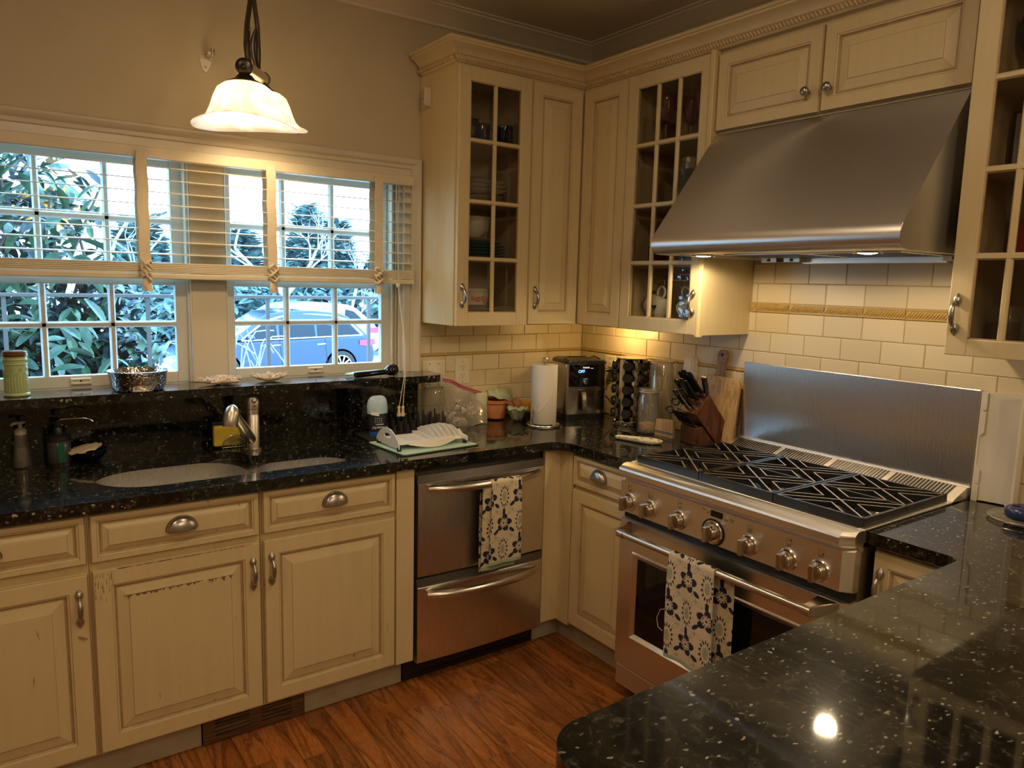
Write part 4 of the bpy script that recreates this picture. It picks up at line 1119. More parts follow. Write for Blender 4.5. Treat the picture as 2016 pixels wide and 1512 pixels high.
def knob(u, v, big=False, ix=0):
    r0 = 0.040 if big else 0.0335
    bz = MB(fk); bz.lathe([(r0, 0.0), (r0, 0.004), (r0 - 0.003, 0.0075), (r0 - 0.009, 0.0085), (r0 - 0.010, 0.0065)], (u, v, 0), 32)
    k = bz.build('knob', 'ring' if not big else 'ring', rg_, smooth=40)
    if big: MB(fk).lathe([(r0 + 0.006, 0.0), (r0 + 0.006, 0.003), (r0 + 0.001, 0.004)], (u, v, 0), 32).build('knob_seal', 'black', k, smooth=40)
    g = MB(fk)
    g.lathe([(0.0245, 0.004), (0.0245, 0.020), (0.0225, 0.027), (0.019, 0.029), (0.0001, 0.029)], (u, v, 0), 28)
    g.prism([(u - 0.0075, v - 0.0245), (u + 0.0075, v - 0.0245), (u + 0.0075, v + 0.0245), (u - 0.0075, v + 0.0245)], 'z', 0.027, 0.048)
    g.build('knob_grip', 'knobst', k, smooth=35, bevel=0.0015)
    mk = MB(fk)
    if not big: mk.box(u - 0.010, u + 0.010, v + 0.0262, v + 0.0305, 0.0084, 0.0090)
    else:
        mk.box(u - 0.0012, u + 0.0012, v + 0.028, v + 0.037, 0.0084, 0.0090)
        for a in range(10, 175, 16):
            q = radians(a - 40); rr_ = 0.0335
            mk.box(u + rr_ * cos(q) - 0.002, u + rr_ * cos(q) + 0.002, v + rr_ * sin(q) - 0.001, v + rr_ * sin(q) + 0.001, 0.0076, 0.0084)
    mk.build('knob_mark', 'mark', k, smooth=0)
    if not big:   # burner symbol and caption above
        s = MB(fk); c = v + 0.055
        s.box(u - 0.008, u + 0.008, c + 0.0075, c + 0.0080, 0.0002, 0.0006); s.box(u - 0.008, u + 0.008, c - 0.0080, c - 0.0075, 0.0002, 0.0006)
        s.box(u - 0.008, u - 0.0075, c - 0.008, c + 0.008, 0.0002, 0.0006); s.box(u + 0.0075, u + 0.008, c - 0.008, c + 0.008, 0.0002, 0.0006)
        dx = {0: -0.005, 1: -0.005, 2: 0, 4: 0, 5: 0.005, 6: 0.005}[ix]; dv = {0: 0.004, 1: -0.004, 2: 0.004, 4: -0.004, 5: 0.004, 6: -0.004}[ix]
        s.box(u + dx - 0.002, u + dx + 0.002, c + dv - 0.002, c + dv + 0.002, 0.0002, 0.0006)
        s.build('burner_symbol', 'mark', cp, smooth=0)
for i, u in enumerate(KY): knob(u, 0.7855, i == 3, i)
# screen and buttons
MB(fk).prism(smooth_poly([(1.497, 0.838, 0.004), (1.545, 0.838, 0.004), (1.545, 0.859, 0.004), (1.497, 0.859, 0.004)], 3), 'z', 0, 0.0015).build('display', 'blackg', cp, smooth=0)
for u, v in ((1.485, 0.850), (1.560, 0.843)):
    MB(fk).lathe([(0.0065, 0), (0.0065, 0.004), (0.005, 0.006), (0.0001, 0.006)], (u, v, 0), 14).build('button', 'nickel', cp, smooth=40)
MB(fk).lathe([(0.005, 0), (0.005, 0.002), (0.0001, 0.0025)], (1.091, 0.849, 0), 12).build('badge', 'rope', cp, smooth=40)
def text(body, size, fr, u, v, w, mat, parent, name='lettering', rot=0, ext=0.0003, align='CENTER', font_w=1.0):
    c = bpy.data.curves.new(name, 'FONT'); c.body = body; c.size = size; c.extrude = ext; c.align_x = align; c.align_y = 'CENTER'; c.resolution_u = 3
    o = bpy.data.objects.new(name, c); COL.objects.link(o)
    bpy.context.view_layer.update()
    me = bpy.data.meshes.new_from_object(o.evaluated_get(bpy.context.evaluated_depsgraph_get()))
    bpy.data.objects.remove(o)
    me.materials.clear(); me.materials.append(M[mat])
    mt = fr @ Matrix.Translation((u, v, w)) @ Matrix.Rotation(rot, 4, 'Z') @ Matrix.Scale(font_w, 4, (1, 0, 0))
    me.transform(mt)
    o = bpy.data.objects.new(name, me); COL.objects.link(o)
    if parent is not None:
        o.parent = parent
        if parent.type == 'EMPTY': o.matrix_parent_inverse = (Matrix.Translation(parent.location) @ parent.rotation_euler.to_matrix().to_4x4()).inverted()
    return o
for i, u in enumerate(KY):
    if i != 3: text({0: 'REAR', 1: 'FRONT', 2: 'REAR', 4: 'FRONT', 5: 'REAR', 6: 'FRONT'}[i], 0.0055, fk, u, 0.8285, 0.0003, 'mark', cp)
text('TIMER', 0.0045, fk, 1.467, 0.8535, 0.0003, 'mark', cp); text('PUSH TO', 0.0045, fk, 1.583, 0.846, 0.0003, 'mark', cp); text('SELECT', 0.0045, fk, 1.583, 0.840, 0.0003, 'mark', cp)
# oven door
OD0, OD1 = 0.142, 0.716
m_ = MB(fk)
u0, u1 = -RY0 + 0.004, -RY1 - 0.004
W0, W1, V0, V1 = 1.168, 1.868, 0.285, 0.580
cham = 0.022
def drect(a, b, c, d, w): return [(a, c, w), (b, c, w), (b, d, w), (a, d, w)]
m_.rings([drect(u0, u1, OD0, OD1, -0.05), drect(u0, u1, OD0, OD1, -0.014), drect(u0 + 0.003, u1 - cham, OD0 + 0.003, OD1 - 0.003, -0.004),
          drect(W0 - 0.022, W1 + 0.022, V0 - 0.022, V1 + 0.022, -0.004)], True, True, False)
m_.rings([drect(W0 - 0.022, W1 + 0.022, V0 - 0.022, V1 + 0.022, -0.004), drect(W0 - 0.018, W1 + 0.018, V0 - 0.018, V1 + 0.018, 0.001), drect(W0 - 0.014, W1 + 0.014, V0 - 0.014, V1 + 0.014, 0.001), drect(W0, W1, V0, V1, -0.012)], True, False, True)
od = m_.build('oven_door', 'steel_y', rg_, smooth=20)
MB(fk).box(W0 + 0.001, W1 - 0.001, V0 + 0.001, V1 - 0.001, -0.0118, -0.0105).build('oven_glass', 'blackg', od, smooth=0)
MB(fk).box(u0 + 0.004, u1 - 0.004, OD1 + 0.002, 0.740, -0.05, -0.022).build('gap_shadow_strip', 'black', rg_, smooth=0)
# oven handle
HV = 0.686
m_ = MB(fk); m_.tube([(1.158, HV, 0.062), (1.90, HV, 0.062)], 0.0130, 20); hb = m_.build('handle_bar', 'nickel', od, smooth=60)
for (a, b) in ((1.140, 1.168), (1.888, 1.916)):
    MB(fk).lathe([(0.016, a), (0.016, b)], (0, HV, 0.062), 20, axis='x').build('handle_collar', 'nickel', od, smooth=40)
    s = 1 if a > 1.5 else -1
    m_ = MB(fk)
    c = (a + b) / 2
    ua, ub = (c - 0.012, c + 0.055) if s > 0 else (c - 0.020, c + 0.012)
    m_.add([(ua, HV - 0.014, 0.072), (ua, HV + 0.014, 0.072), (ua, HV + 0.026, -0.004), (ua, HV - 0.022, -0.004),
            (c + s * 0.010, HV - 0.014, 0.072), (c + s * 0.010, HV + 0.014, 0.072), (ub if s > 0 else c - 0.03, HV + 0.026, -0.004), (ub if s > 0 else c - 0.03, HV - 0.022, -0.004)],
           [(0, 1, 2, 3), (4, 7, 6, 5), (0, 4, 5, 1), (1, 5, 6, 2), (2, 6, 7, 3), (3, 7, 4, 0)])
    m_.build('handle_bracket', 'knobst', od, smooth=0, bevel=0.003)
# burners and grates
GX0, GX1 = -0.637, -0.150
gw = (abs(RY1 - RY0) - 0.012 - 0.012) / 3
cellx = (GX1 - GX0) / 2
for c in range(3):
    ya = RY0 - 0.012 - gw * c; yb = ya - gw + 0.003
    for r_ in range(2):
        xc = GX0 + cellx * (r_ + 0.5); yc = (ya + yb) / 2
        m_ = MB()
        m_.lathe([(0.055, 0.888), (0.058, 0.893), (0.050, 0.902), (0.048, 0.910), (0.030, 0.911)], (xc, yc, 0), 24)
        bn = m_.build('burner', pmat('burner_head', (0.62, 0.56, 0.45), 0.35, 0.9) if 'bh' not in M else 'bh', rg_)
        if 'bh' not in M: M['bh'] = bn.data.materials[0]
        MB().lathe([(0.037, 0.909), (0.038, 0.916), (0.034, 0.920), (0.0001, 0.921)], (xc, yc, 0), 24).build('burner_cap', 'blackm', bn)
    # grate: outer frame, cross bar, X bars, chevron fingers
    g = MB(); zt, zb = 0.9475, 0.930; w = 0.0062
    def bar(p, q, ww=w, z0=zb, z1=zt):
        p = Vector(p); q = Vector(q); d = (q - p).normalized(); n = Vector((-d.y, d.x)) * ww / 2; n2 = n * 0.72
        vs = [(p.x + n.x, p.y + n.y, z0), (p.x - n.x, p.y - n.y, z0), (q.x - n.x, q.y - n.y, z0), (q.x + n.x, q.y + n.y, z0),
              (p.x + n2.x, p.y + n2.y, z1), (p.x - n2.x, p.y - n2.y, z1), (q.x - n2.x, q.y - n2.y, z1), (q.x + n2.x, q.y + n2.y, z1)]
        g.add(vs, [(3, 2, 1, 0), (0, 1, 5, 4), (1, 2, 6, 5), (2, 3, 7, 6), (3, 0, 4, 7)])
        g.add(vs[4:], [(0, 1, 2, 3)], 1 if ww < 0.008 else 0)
    e = 0.006
    xa, xb_ = GX0, GX1
    bar((xa + e, ya), (xa + e, yb), 0.013, 0.905); bar((xb_ - e, ya), (xb_ - e, yb), 0.013, 0.905)
    bar((xa, ya - e), (xb_, ya - e), 0.013, 0.915); bar((xa, yb + e), (xb_, yb + e), 0.013, 0.915)
    xm = (xa + xb_) / 2
    bar((xm, ya), (xm, yb), 0.011)
    for (p0, p1) in ((xa + 0.008, xm), (xm, xb_ - 0.008)):
        y0_, y1_ = ya - 0.008, yb + 0.008; cx_, cy_ = (p0 + p1) / 2, (y0_ + y1_) / 2
        bar((p0, y0_), (p1, y1_), 0.0078); bar((p0, y1_), (p1, y0_), 0.0078)
        hx, hy = (p1 - p0) / 2, abs(y0_ - y1_) / 2
        k = 0.62; a_ = 0.40
        for s in (1, -1):       # chevrons whose legs run parallel to the X bars
            ap = (cx_, cy_ + s * hy * a_)
            for t in (1, -1): bar(ap, (cx_ + t * hx * (1 - a_) * 0.98, cy_ + s * hy * (1.0)), 0.0070)
            ap = (cx_ + s * hx * a_, cy_)
            for t in (1, -1): bar(ap, (cx_ + s * hx, cy_ + t * hy * (1 - a_) * 0.98), 0.0070)
    for fx in (xa + 0.01, xb_ - 0.01):
        for fy in (ya - 0.012, yb + 0.012): g.box(fx - 0.006, fx + 0.006, fy - 0.006, fy + 0.006, 0.889, 0.932)
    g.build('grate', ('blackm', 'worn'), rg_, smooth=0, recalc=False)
# ================================================================ VENETIAN BLIND
M['blind'] = pmat('blind_slat', (0.70, 0.62, 0.47), 0.4, var=0.06, vscale=30)
M['tape'] = pmat('ladder_tape', (0.74, 0.64, 0.48), 0.8, bump=0.3, bscale=500, var=0.12, vscale=40)
M['cordm'] = pmat('blind_cord', (0.72, 0.66, 0.55), 0.7)
vb = thing('venetian_blind', 'cream wooden venetian blind half lowered across both windows', 'blind', (-1.85, -0.03, 2.02))
BX0, BX1 = -2.76, -1.050
def slat(z, tilt=0.0, name='slat', th=0.0026, dep=0.050, par=vb):
    rg = []
    for x in (BX0, BX1):
        r = []
        for k in range(5):
            t = -1 + k / 2.0; y = -0.034 + t * dep / 2; r.append((x, y, z + tilt * t * 0.01 + 0.0012 * (1 - t * t) + th / 2))
        for k in range(4, -1, -1):
            t = -1 + k / 2.0; y = -0.034 + t * dep / 2; r.append((x, y, z + tilt * t * 0.01 + 0.0012 * (1 - t * t) - th / 2))
        rg.append(r)
    return MB().rings(rg, True, True, True).build(name, 'blind', par, smooth=50)
MB().box(BX0, BX1 + 0.004, -0.055, -0.014, 1.985, 2.024).build('head_rail', 'blind', vb, smooth=0, bevel=0.002)
for k in range(8): slat(1.650 + 0.0440 * k, 0.25)
for k in range(6): slat(1.5840 + 0.0062 * k, 0, th=0.0052)
MB().box(BX0, BX1 + 0.006, -0.062, -0.006, 1.558, 1.579).build('bottom_rail', 'blind', vb, smooth=0, bevel=0.004)
for xt in (-2.128, -1.672, -1.217):
    m_ = MB()
    for y in (-0.0625, -0.0055):
        rg = []
        for k in range(13):
            z = 1.575 + (2.008 - 1.575) * k / 12; dx = 0.0015 * sin(k * 1.7 + xt * 9)
            rg.append([(xt - 0.0185 + dx, y - 0.0006, z), (xt + 0.0185 + dx, y - 0.0006, z), (xt + 0.0185 + dx, y + 0.0006, z), (xt - 0.0185 + dx, y + 0.0006, z)])
        m_.rings(rg)
    tp = m_.build('ladder_tape', 'tape', vb, smooth=0)
    rr = random.Random(int(-xt * 1000)); m_ = MB()          # gathered loops of tape in front of the stack
    for j in range(6):
        z = 1.618 - j * 0.0105; rg = []
        for k in range(11):
            t = k / 10; x = xt - 0.021 + 0.042 * t
            y = -0.069 - 0.010 * sin(pi * t) - 0.004 * sin(6 * t + j * 2.1); zz = z + 0.007 * sin(7 * t + j * 1.9 + xt * 5) - 0.006 * (t - 0.5)
            rg.append([(x, y + 0.0045 * cos(a), zz + 0.0062 * sin(a)) for a in [2 * pi * q / 6 for q in range(6)]])
        m_.rings(rg)
    rg = []                                                 # hanging tail
    for k in range(8):
        t = k / 7; z = 1.565 - 0.048 * t; wd = 0.013 + 0.008 * t
        rg.append([(xt - wd + 0.004 * t, -0.062 - 0.010 * sin(3 * t), z), (xt + 0.0, -0.072 - 0.012 * t, z - 0.003), (xt + wd, -0.062 - 0.004 * t, z + 0.004 * sin(t * 5)), (xt, -0.056, z)])
    m_.rings(rg)
    m_.build('gathered_tape', 'tape', tp, smooth=60)
m_ = MB(); m_.tube([(-1.138, -0.072, 2.0), (-1.136, -0.074, 1.8), (-1.130, -0.074, 1.553)], 0.0016, 6); m_.tube([(-1.128, -0.072, 2.0), (-1.133, -0.074, 1.8), (-1.129, -0.074, 1.56)], 0.0013, 6)
m_.tube([(-1.131, -0.074, 1.553), (-1.146, -0.17, 1.30), (-1.166, -0.206, 1.17), (-1.1935, -0.214, 1.040)], 0.0015, 6); m_.tube([(-1.130, -0.074, 1.553), (-1.143, -0.17, 1.30), (-1.162, -0.208, 1.17), (-1.1785, -0.220, 1.042)], 0.0015, 6)
m_.build('pull_cord', 'cordm', vb, smooth=60)
MB().sphere((-1.1305, -0.0745, 1.553), 0.0095, 14, 10).build('cord_bead', 'cordm', vb, smooth=60)
M['tassel'] = pmat('tassel_wood', (0.66, 0.52, 0.36), 0.45)
for x, y in ((-1.1945, -0.214), (-1.1785, -0.220)):
    MB().lathe([(0.0002, 1.046), (0.006, 1.044), (0.007, 1.040), (0.0052, 1.030), (0.0062, 1.018), (0.0095, 1.008), (0.0085, 1.001), (0.0002, 0.999)][::-1], (x, y, 0), 14).build('tassel', 'tassel', vb, smooth=60)

# ================================================================ PENDANT
pd = thing('pendant_light', 'bronze pendant with two white marbled bell shades on a short bar', 'lamp', (-1.87, -0.52, 2.2))
def shade_mat():
    m, nt, b = new_mat('alabaster_glass')
    tc = nt.nodes.new('ShaderNodeTexCoord')
    n = nt.nodes.new('ShaderNodeTexNoise'); n.inputs['Scale'].default_value = 9; n.inputs['Detail'].default_value = 4; n.inputs['Distortion'].default_value = 1.8
    nt.links.new(tc.outputs['Object'], n.inputs['Vector'])
    r1 = ramp(nt, [(0.38, (0.86, 0.72, 0.52)), (0.55, (1.0, 0.93, 0.80))])
    nt.links.new(n.outputs['Fac'], r1.inputs[0]); nt.links.new(r1.outputs[0], b.inputs['Base Color'])
    b.inputs['Roughness'].default_value = 0.25
    nt.nodes.remove(b)
    out = nt.nodes['Material Output']
    df = nt.nodes.new('ShaderNodeBsdfDiffuse'); tl = nt.nodes.new('ShaderNodeBsdfTranslucent'); tr = nt.nodes.new('ShaderNodeBsdfTransparent'); em = nt.nodes.new('ShaderNodeEmission')
    gl = nt.nodes.new('ShaderNodeBsdfGlossy'); gl.inputs['Roughness'].default_value = 0.15
    for s_ in (df, tl, em): nt.links.new(r1.outputs[0], s_.inputs[0])
    em.inputs[1].default_value = 0.25
    a1 = nt.nodes.new('ShaderNodeMixShader'); a1.inputs[0].default_value = 0.5; nt.links.new(df.outputs[0], a1.inputs[1]); nt.links.new(tl.outputs[0], a1.inputs[2])
    a2 = nt.nodes.new('ShaderNodeMixShader'); a2.inputs[0].default_value = 0.05; nt.links.new(a1.outputs[0], a2.inputs[1]); nt.links.new(gl.outputs[0], a2.inputs[2])
    a3 = nt.nodes.new('ShaderNodeAddShader'); nt.links.new(a2.outputs[0], a3.inputs[0]); nt.links.new(em.outputs[0], a3.inputs[1])
    nt.links.new(a3.outputs[0], out.inputs[0])
    return m
M['shade'] = shade_mat()
M['bulbm'] = pmat('warm_bulb', (1, 1, 1), emit=(1, 0.78, 0.45), estr=40)
A1 = Vector((-1.958, -0.75, 2.172)); A2 = Vector((-1.768, -0.30, 2.262))
MB().tube([A1 - (A2 - A1) * 0.02, A2 + (A2 - A1) * 0.02], 0.0205, 20).build('cross_bar', 'nickel', pd, smooth=60)
for P, s in ((A1, -1), (A2, 1)):
    d = (A2 - A1).normalized() * s
    m_ = MB(); m_.tube([P + d * 0.006, P + d * 0.016, P + d * 0.022], [0.024, 0.024, 0.014], 20); m_.tube([P + d * 0.022, P + d * 0.030], [0.008, 0.003], 12)
    m_.build('end_cap', 'bronze', pd, smooth=60)
SH_P = [(0.040, 0.0), (0.060, -0.003), (0.077, -0.016), (0.088, -0.040), (0.098, -0.070), (0.110, -0.096), (0.128, -0.113), (0.150, -0.122)]
def bell(P, nm_z):
    zt = P.z - 0.048
    m_ = MB(); m_.tube([(P.x, P.y, P.z - 0.018), (P.x, P.y, zt + 0.010)], 0.011, 12)
    m_.lathe([(0.052, zt + 0.001), (0.046, zt + 0.006), (0.030, zt + 0.013), (0.020, zt + 0.025), (0.012, zt + 0.028)], (P.x, P.y, 0), 24)
    fit = m_.build('shade_fitter', 'bronze', pd, smooth=50)
    n = 48; rg = []
    for j, (r, z) in enumerate(SH_P + [(r - 0.003, z) for r, z in SH_P[::-1]]):
        fl = max(0, (-z - 0.08) / 0.05); ring = []
        for k in range(n):
            a = 2 * pi * k / n; lo = cos(2 * (a + 0.61)); w = 1 + (0.045 * (lo - 1) + 0.008 * cos(10 * a)) * fl; zz = z + 0.020 * fl * (1 - lo) / 2
            ring.append((P.x + r * w * cos(a), P.y + r * w * sin(a), zt + zz))
        rg.append(ring)
    m_ = MB(); m_.rings(rg, True, False, False); m_.build('glass_shade', 'shade', pd, smooth=60)
    MB().lathe([(0.0002, zt - 0.10), (0.018, zt - 0.092), (0.026, zt - 0.075), (0.022, zt - 0.055), (0.012, zt - 0.035), (0.011, zt - 0.01)], (P.x, P.y, 0), 16).build('bulb', 'bulbm', fit, smooth=60)
bell(A1, 0); bell(A2, 0)
# bowed stems meeting below the canopy
m1 = A1 + (A2 - A1) * 0.16; m2 = A1 + (A2 - A1) * 0.70
TOP = Vector((-1.868, -0.52, 2.46))
m_ = MB()
m_.tube([m1 + Vector((0, 0, 0.018)), (m1.x - 0.012, m1.y - 0.03, 2.25), (-1.905, -0.60, 2.34), (-1.880, -0.55, 2.42), (-1.874, -0.525, 2.50), (-1.872, -0.52, 2.56)], [0.0075, 0.0085, 0.0085, 0.0080, 0.0075, 0.0075], 10)
m_.build('stem', 'bronze', pd, smooth=60)
m_ = MB(); m_.tube([m2 + Vector((0, 0, 0.018)), (m2.x + 0.008, m2.y + 0.02, 2.31), (-1.832, -0.46, 2.38), (-1.855, -0.50, 2.46), (-1.862, -0.52, 2.56)], [0.0070, 0.0080, 0.0075, 0.0070, 0.0070], 10)
m_.build('stem', 'bronze', pd, smooth=60)
MB().tube([(-1.867, -0.52, 2.55), (-1.867, -0.52, 2.74)], 0.011, 12).build('stem', 'bronze', pd, smooth=60)
for (b_, dz, h) in ((m1 + Vector((0.018, 0.03, 0.015)), 0, 0.115), (m2 + Vector((-0.014, -0.03, 0.015)), 0, 0.125)):
    rg = []
    for k in range(9):
        t = k / 8; w = 0.0085 * sin(pi * (0.1 + 0.85 * t)) + 0.001; c = b_ + Vector((-0.012 * sin(pi * t), 0, h * t))
        rg.append([tuple(c + Vector((w * cos(a), 0.5 * w * sin(a), 0.002 * sin(4 * a)))) for a in [2 * pi * q / 8 for q in range(8)]])
    MB().rings(rg).build('leaf_ornament', 'bronze', pd, smooth=50)
MB().lathe([(0.075, 2.7595), (0.073, 2.745), (0.050, 2.732), (0.014, 2.728)], (-1.867, -0.52, 0), 28).build('ceiling_canopy', 'bronze', pd, smooth=50)

# curtain brackets
bk = thing('curtain_bracket', 'small clear plastic bracket with three screws on the bare wall left of the pendant', 'bracket', (-1.888, -0.005, 2.35))
M['clearp'] = pmat('cream_plastic', (0.62, 0.55, 0.42), 0.25)
MB().prism([(-1.914, 2.382), (-1.862, 2.388), (-1.872, 2.345), (-1.886, 2.322), (-1.900, 2.330)], 'y', -0.004, -0.0002).build('wall_plate', 'clearp', bk, smooth=0, bevel=0.001)
MB().box(-1.890, -1.866, -0.045, -0.004, 2.378, 2.390).build('arm', 'clearp', bk, smooth=0, bevel=0.002)
MB().tube([(-1.872, -0.040, 2.376), (-1.872, -0.040, 2.402)], 0.008, 10).build('hook', 'chrome', bk, smooth=50)
for x, z in ((-1.905, 2.374), (-1.874, 2.368), (-1.889, 2.342)): MB().lathe([(0.0045, 0.004), (0.0035, 0.0065), (0.0001, 0.007)], (x, 0, z), 10, axis='-y').build('screw', 'pewter', bk, smooth=50)
bk = thing('curtain_bracket', 'cream slotted plastic bracket on the side of the glass cabinet by the window', 'bracket', (-0.995, -0.045, 2.36))
MB().box(-0.9935, -0.9895, -0.100, -0.012, 2.318, 2.402).build('wall_plate', 'clearp', bk, smooth=0, bevel=0.001)
MB().box(-1.022, -0.9935, -0.100, -0.088, 2.322, 2.398).build('flange', 'clearp', bk, smooth=0, bevel=0.002)
MB().prism([(-0.090, 2.392), (-0.062, 2.398), (-0.048, 2.372), (-0.066, 2.352), (-0.046, 2.342), (-0.066, 2.322), (-0.090, 2.326)], 'x', -1.010, -0.9935).build('latch', 'clearp', bk, smooth=0, bevel=0.001)
for z in (2.345, 2.362, 2.379): MB().box(-0.9945, -0.9934, -0.042, -0.026, z, z + 0.006).build('slot', 'black', bk, smooth=0)

# ================================================================ OUTSIDE
M['gravel'] = pmat('pale_gravel', (0.62, 0.58, 0.52), 0.9, var=0.3, vscale=3)
M['leaf'] = None
def leaf_mat(name, c1, c2, rough=0.35):
    m, nt, b = new_mat(name)
    tc = nt.nodes.new('ShaderNodeTexCoord'); n = nt.nodes.new('ShaderNodeTexNoise'); n.inputs['Scale'].default_value = 6
    nt.links.new(tc.outputs['Object'], n.inputs['Vector'])
    r1 = ramp(nt, [(0.35, c1), (0.65, c2)]); nt.links.new(n.outputs['Fac'], r1.inputs[0]); nt.links.new(r1.outputs[0], b.inputs['Base Color'])
    b.inputs['Roughness'].default_value = rough
    return m
M['leaf'] = leaf_mat('glossy_shrub_leaf', (0.028, 0.075, 0.065), (0.095, 0.20, 0.10))
M['leafd'] = leaf_mat('deep_shrub_leaf', (0.010, 0.030, 0.045), (0.028, 0.065, 0.065))
M['leafy'] = leaf_mat('yellow_autumn_leaf', (0.75, 0.42, 0.10), (0.85, 0.62, 0.18), 0.7)
M['fir'] = leaf_mat('evergreen_foliage', (0.08, 0.17, 0.20), (0.19, 0.31, 0.28), 0.8)
M['bark'] = pmat('pale_bark', (0.40, 0.39, 0.36), 0.8, var=0.25, vscale=8)
M['barkd'] = pmat('brown_bark', (0.14, 0.11, 0.09), 0.8)
M['twig'] = pmat('pale_twig', (0.34, 0.31, 0.25), 0.8)
struct(MB().box(-40, 60, 0.35, 80, -0.95, -0.85).build('ground', 'gravel', smooth=0))
struct(MB().box(-4.5, 3.2, 0.17, 1.32, 0.40, 0.52).build('porch_deck', pmat('porch_boards', (0.30, 0.27, 0.25), 0.8, var=0.2), smooth=0))
rl = thing('porch_railing', 'thin dark metal railing running outside both windows', 'railing', (-1.6, 1.22, 0.52))
M['railm'] = pmat('rail_paint', (0.13, 0.12, 0.13), 0.5)
MB().box(-4.4, 3.0, 1.198, 1.232, 1.454, 1.472).build('top_rail', 'railm', rl, smooth=0, bevel=0.003)
MB().box(-4.4, 3.0, 1.205, 1.225, 0.60, 0.62).build('bottom_rail', 'railm', rl, smooth=0)
for k in range(12):
    x = -4.39 + 0.617 * k
    MB().box(x - 0.0095, x + 0.0095, 1.206, 1.224, 0.521, 1.454).build('baluster', 'railm', rl, smooth=0)
def leafm(L=0.13, W_=0.045, curl=0.012):
    vs = []; fs = []; n = 5
    for i in range(n + 1):
        t = i / n; w = W_ / 2 * sin(pi * min(1, max(0.0, t * 0.93 + 0.06))) ** 0.8; z = -curl * (2 * t - 1) ** 2 + curl
        for s in (-1, 0, 1): vs.append((s * w, t * L, z + (0.006 if s else 0) * sin(pi * t)))
    for i in range(n):
        for j in range(2): a = i * 3 + j; fs.append((a, a + 1, a + 4, a + 3))
    return vs, fs
def scatter(mb, c, r, n, rnd, L=0.13, W_=0.045, fill=0.75, mis=(0,), up=0.2):
    lv, lf = leafm(L, W_)
    for _ in range(n):
        d = Vector((rnd.gauss(0, 1), rnd.gauss(0, 1), rnd.gauss(0, 1))).normalized(); q = fill + (1 - fill) * rnd.random()
        p = Vector(c) + Vector((d.x * r[0], d.y * r[1], d.z * r[2])) * (q if rnd.random() < 0.8 else rnd.random())
        sc = rnd.uniform(0.65, 1.2)
        m = Matrix.Translation(p) @ Matrix.Rotation(rnd.uniform(0, 2 * pi), 4, 'Z') @ Matrix.Rotation(rnd.uniform(-1.0, 1.0), 4, 'X') @ Matrix.Rotation(rnd.uniform(-0.8, 0.8), 4, 'Y') @ Matrix.Scale(sc, 4)
        mb.add([m @ Vector(v) for v in lv], lf, mis[int(rnd.random() * len(mis))])
rr = random.Random(11)
sb = thing('shrub', 'large glossy-leaved evergreen shrub filling the left window outside the railing', 'shrub', (-2.9, 2.2, -0.85))
BL = [((-2.95, 2.1, 0.9), (1.05, 0.55, 0.75)), ((-2.6, 2.3, 0.2), (1.1, 0.6, 0.9)), ((-3.35, 2.2, 1.9), (0.85, 0.6, 0.75)), ((-2.75, 2.4, 1.85), (0.65, 0.5, 0.55)), ((-2.45, 2.2, 1.1), (0.52, 0.45, 0.60)), ((-3.3, 2.5, 2.6), (0.8, 0.5, 0.5)), ((-2.2, 2.15, 0.8), (0.42, 0.4, 0.55)), ((-1.98, 2.2, 0.95), (0.30, 0.35, 0.55)), ((-2.15, 2.3, 0.2), (0.5, 0.4, 0.6))]
mb = MB()
for c, r in BL: scatter(mb, c, r, int(1500 * r[0] * r[2]) + 250, rr, 0.15, 0.052, 0.45, (0, 1, 1))
mb.build('foliage', ('leaf', 'leafd'), sb, smooth=0, recalc=False, kind='stuff')
mb = MB()                                         # sparse outer sprays against the sky
for c, r, n in (((-2.12, 2.2, 1.95), (0.22, 0.3, 0.30), 34), ((-2.05, 2.2, 1.5), (0.20, 0.3, 0.3), 60), ((-2.4, 2.2, 2.35), (0.3, 0.3, 0.2), 40)): scatter(mb, c, r, n, rr, 0.15, 0.052, 0.2, (0, 1))
mb.build('foliage', ('leaf', 'leafd'), sb, smooth=0, recalc=False, kind='stuff')
lv, lf = leafm(0.17, 0.058); lm = bpy.data.meshes.new('leaf'); lm.from_pydata(lv, [], lf); lm.materials.append(M['leaf']); lm.update()
for k in range(220):
    o = bpy.data.objects.new('leaf', lm); COL.objects.link(o); o.parent = sb; o.matrix_parent_inverse = Matrix.Translation(sb.location).inverted()
    if rr.random() < 0.5: p = Vector((rr.uniform(-2.95, -2.0), rr.uniform(1.45, 1.75), rr.uniform(0.95, 1.75)))
    else: p = Vector((rr.uniform(-2.95, -2.15), rr.uniform(1.5, 1.8), rr.uniform(1.7, 2.3)))
    o.matrix_basis = Matrix.Translation(p) @ Matrix.Rotation(rr.uniform(0, 6.28), 4, 'Z') @ Matrix.Rotation(rr.uniform(-1.1, 0.9), 4, 'X') @ Matrix.Rotation(rr.uniform(-0.8, 0.8), 4, 'Y') @ Matrix.Scale(rr.uniform(0.7, 1.15), 4)
m_ = MB()
for k in range(16):
    x = rr.uniform(-3.3, -2.2); p = [(x, 2.2, -0.85)]
    for j in range(7): p.append((x + rr.uniform(-0.1, 0.1) + (x + 2.6) * 0.10 * j, 2.2 + rr.uniform(-0.15, 0.1), -0.85 + 0.42 * (j + 1)))
    m_.tube(p, [0.028 - 0.003 * j for j in range(8)], 6)
m_.build('branch', 'barkd', sb, smooth=60, kind='stuff')
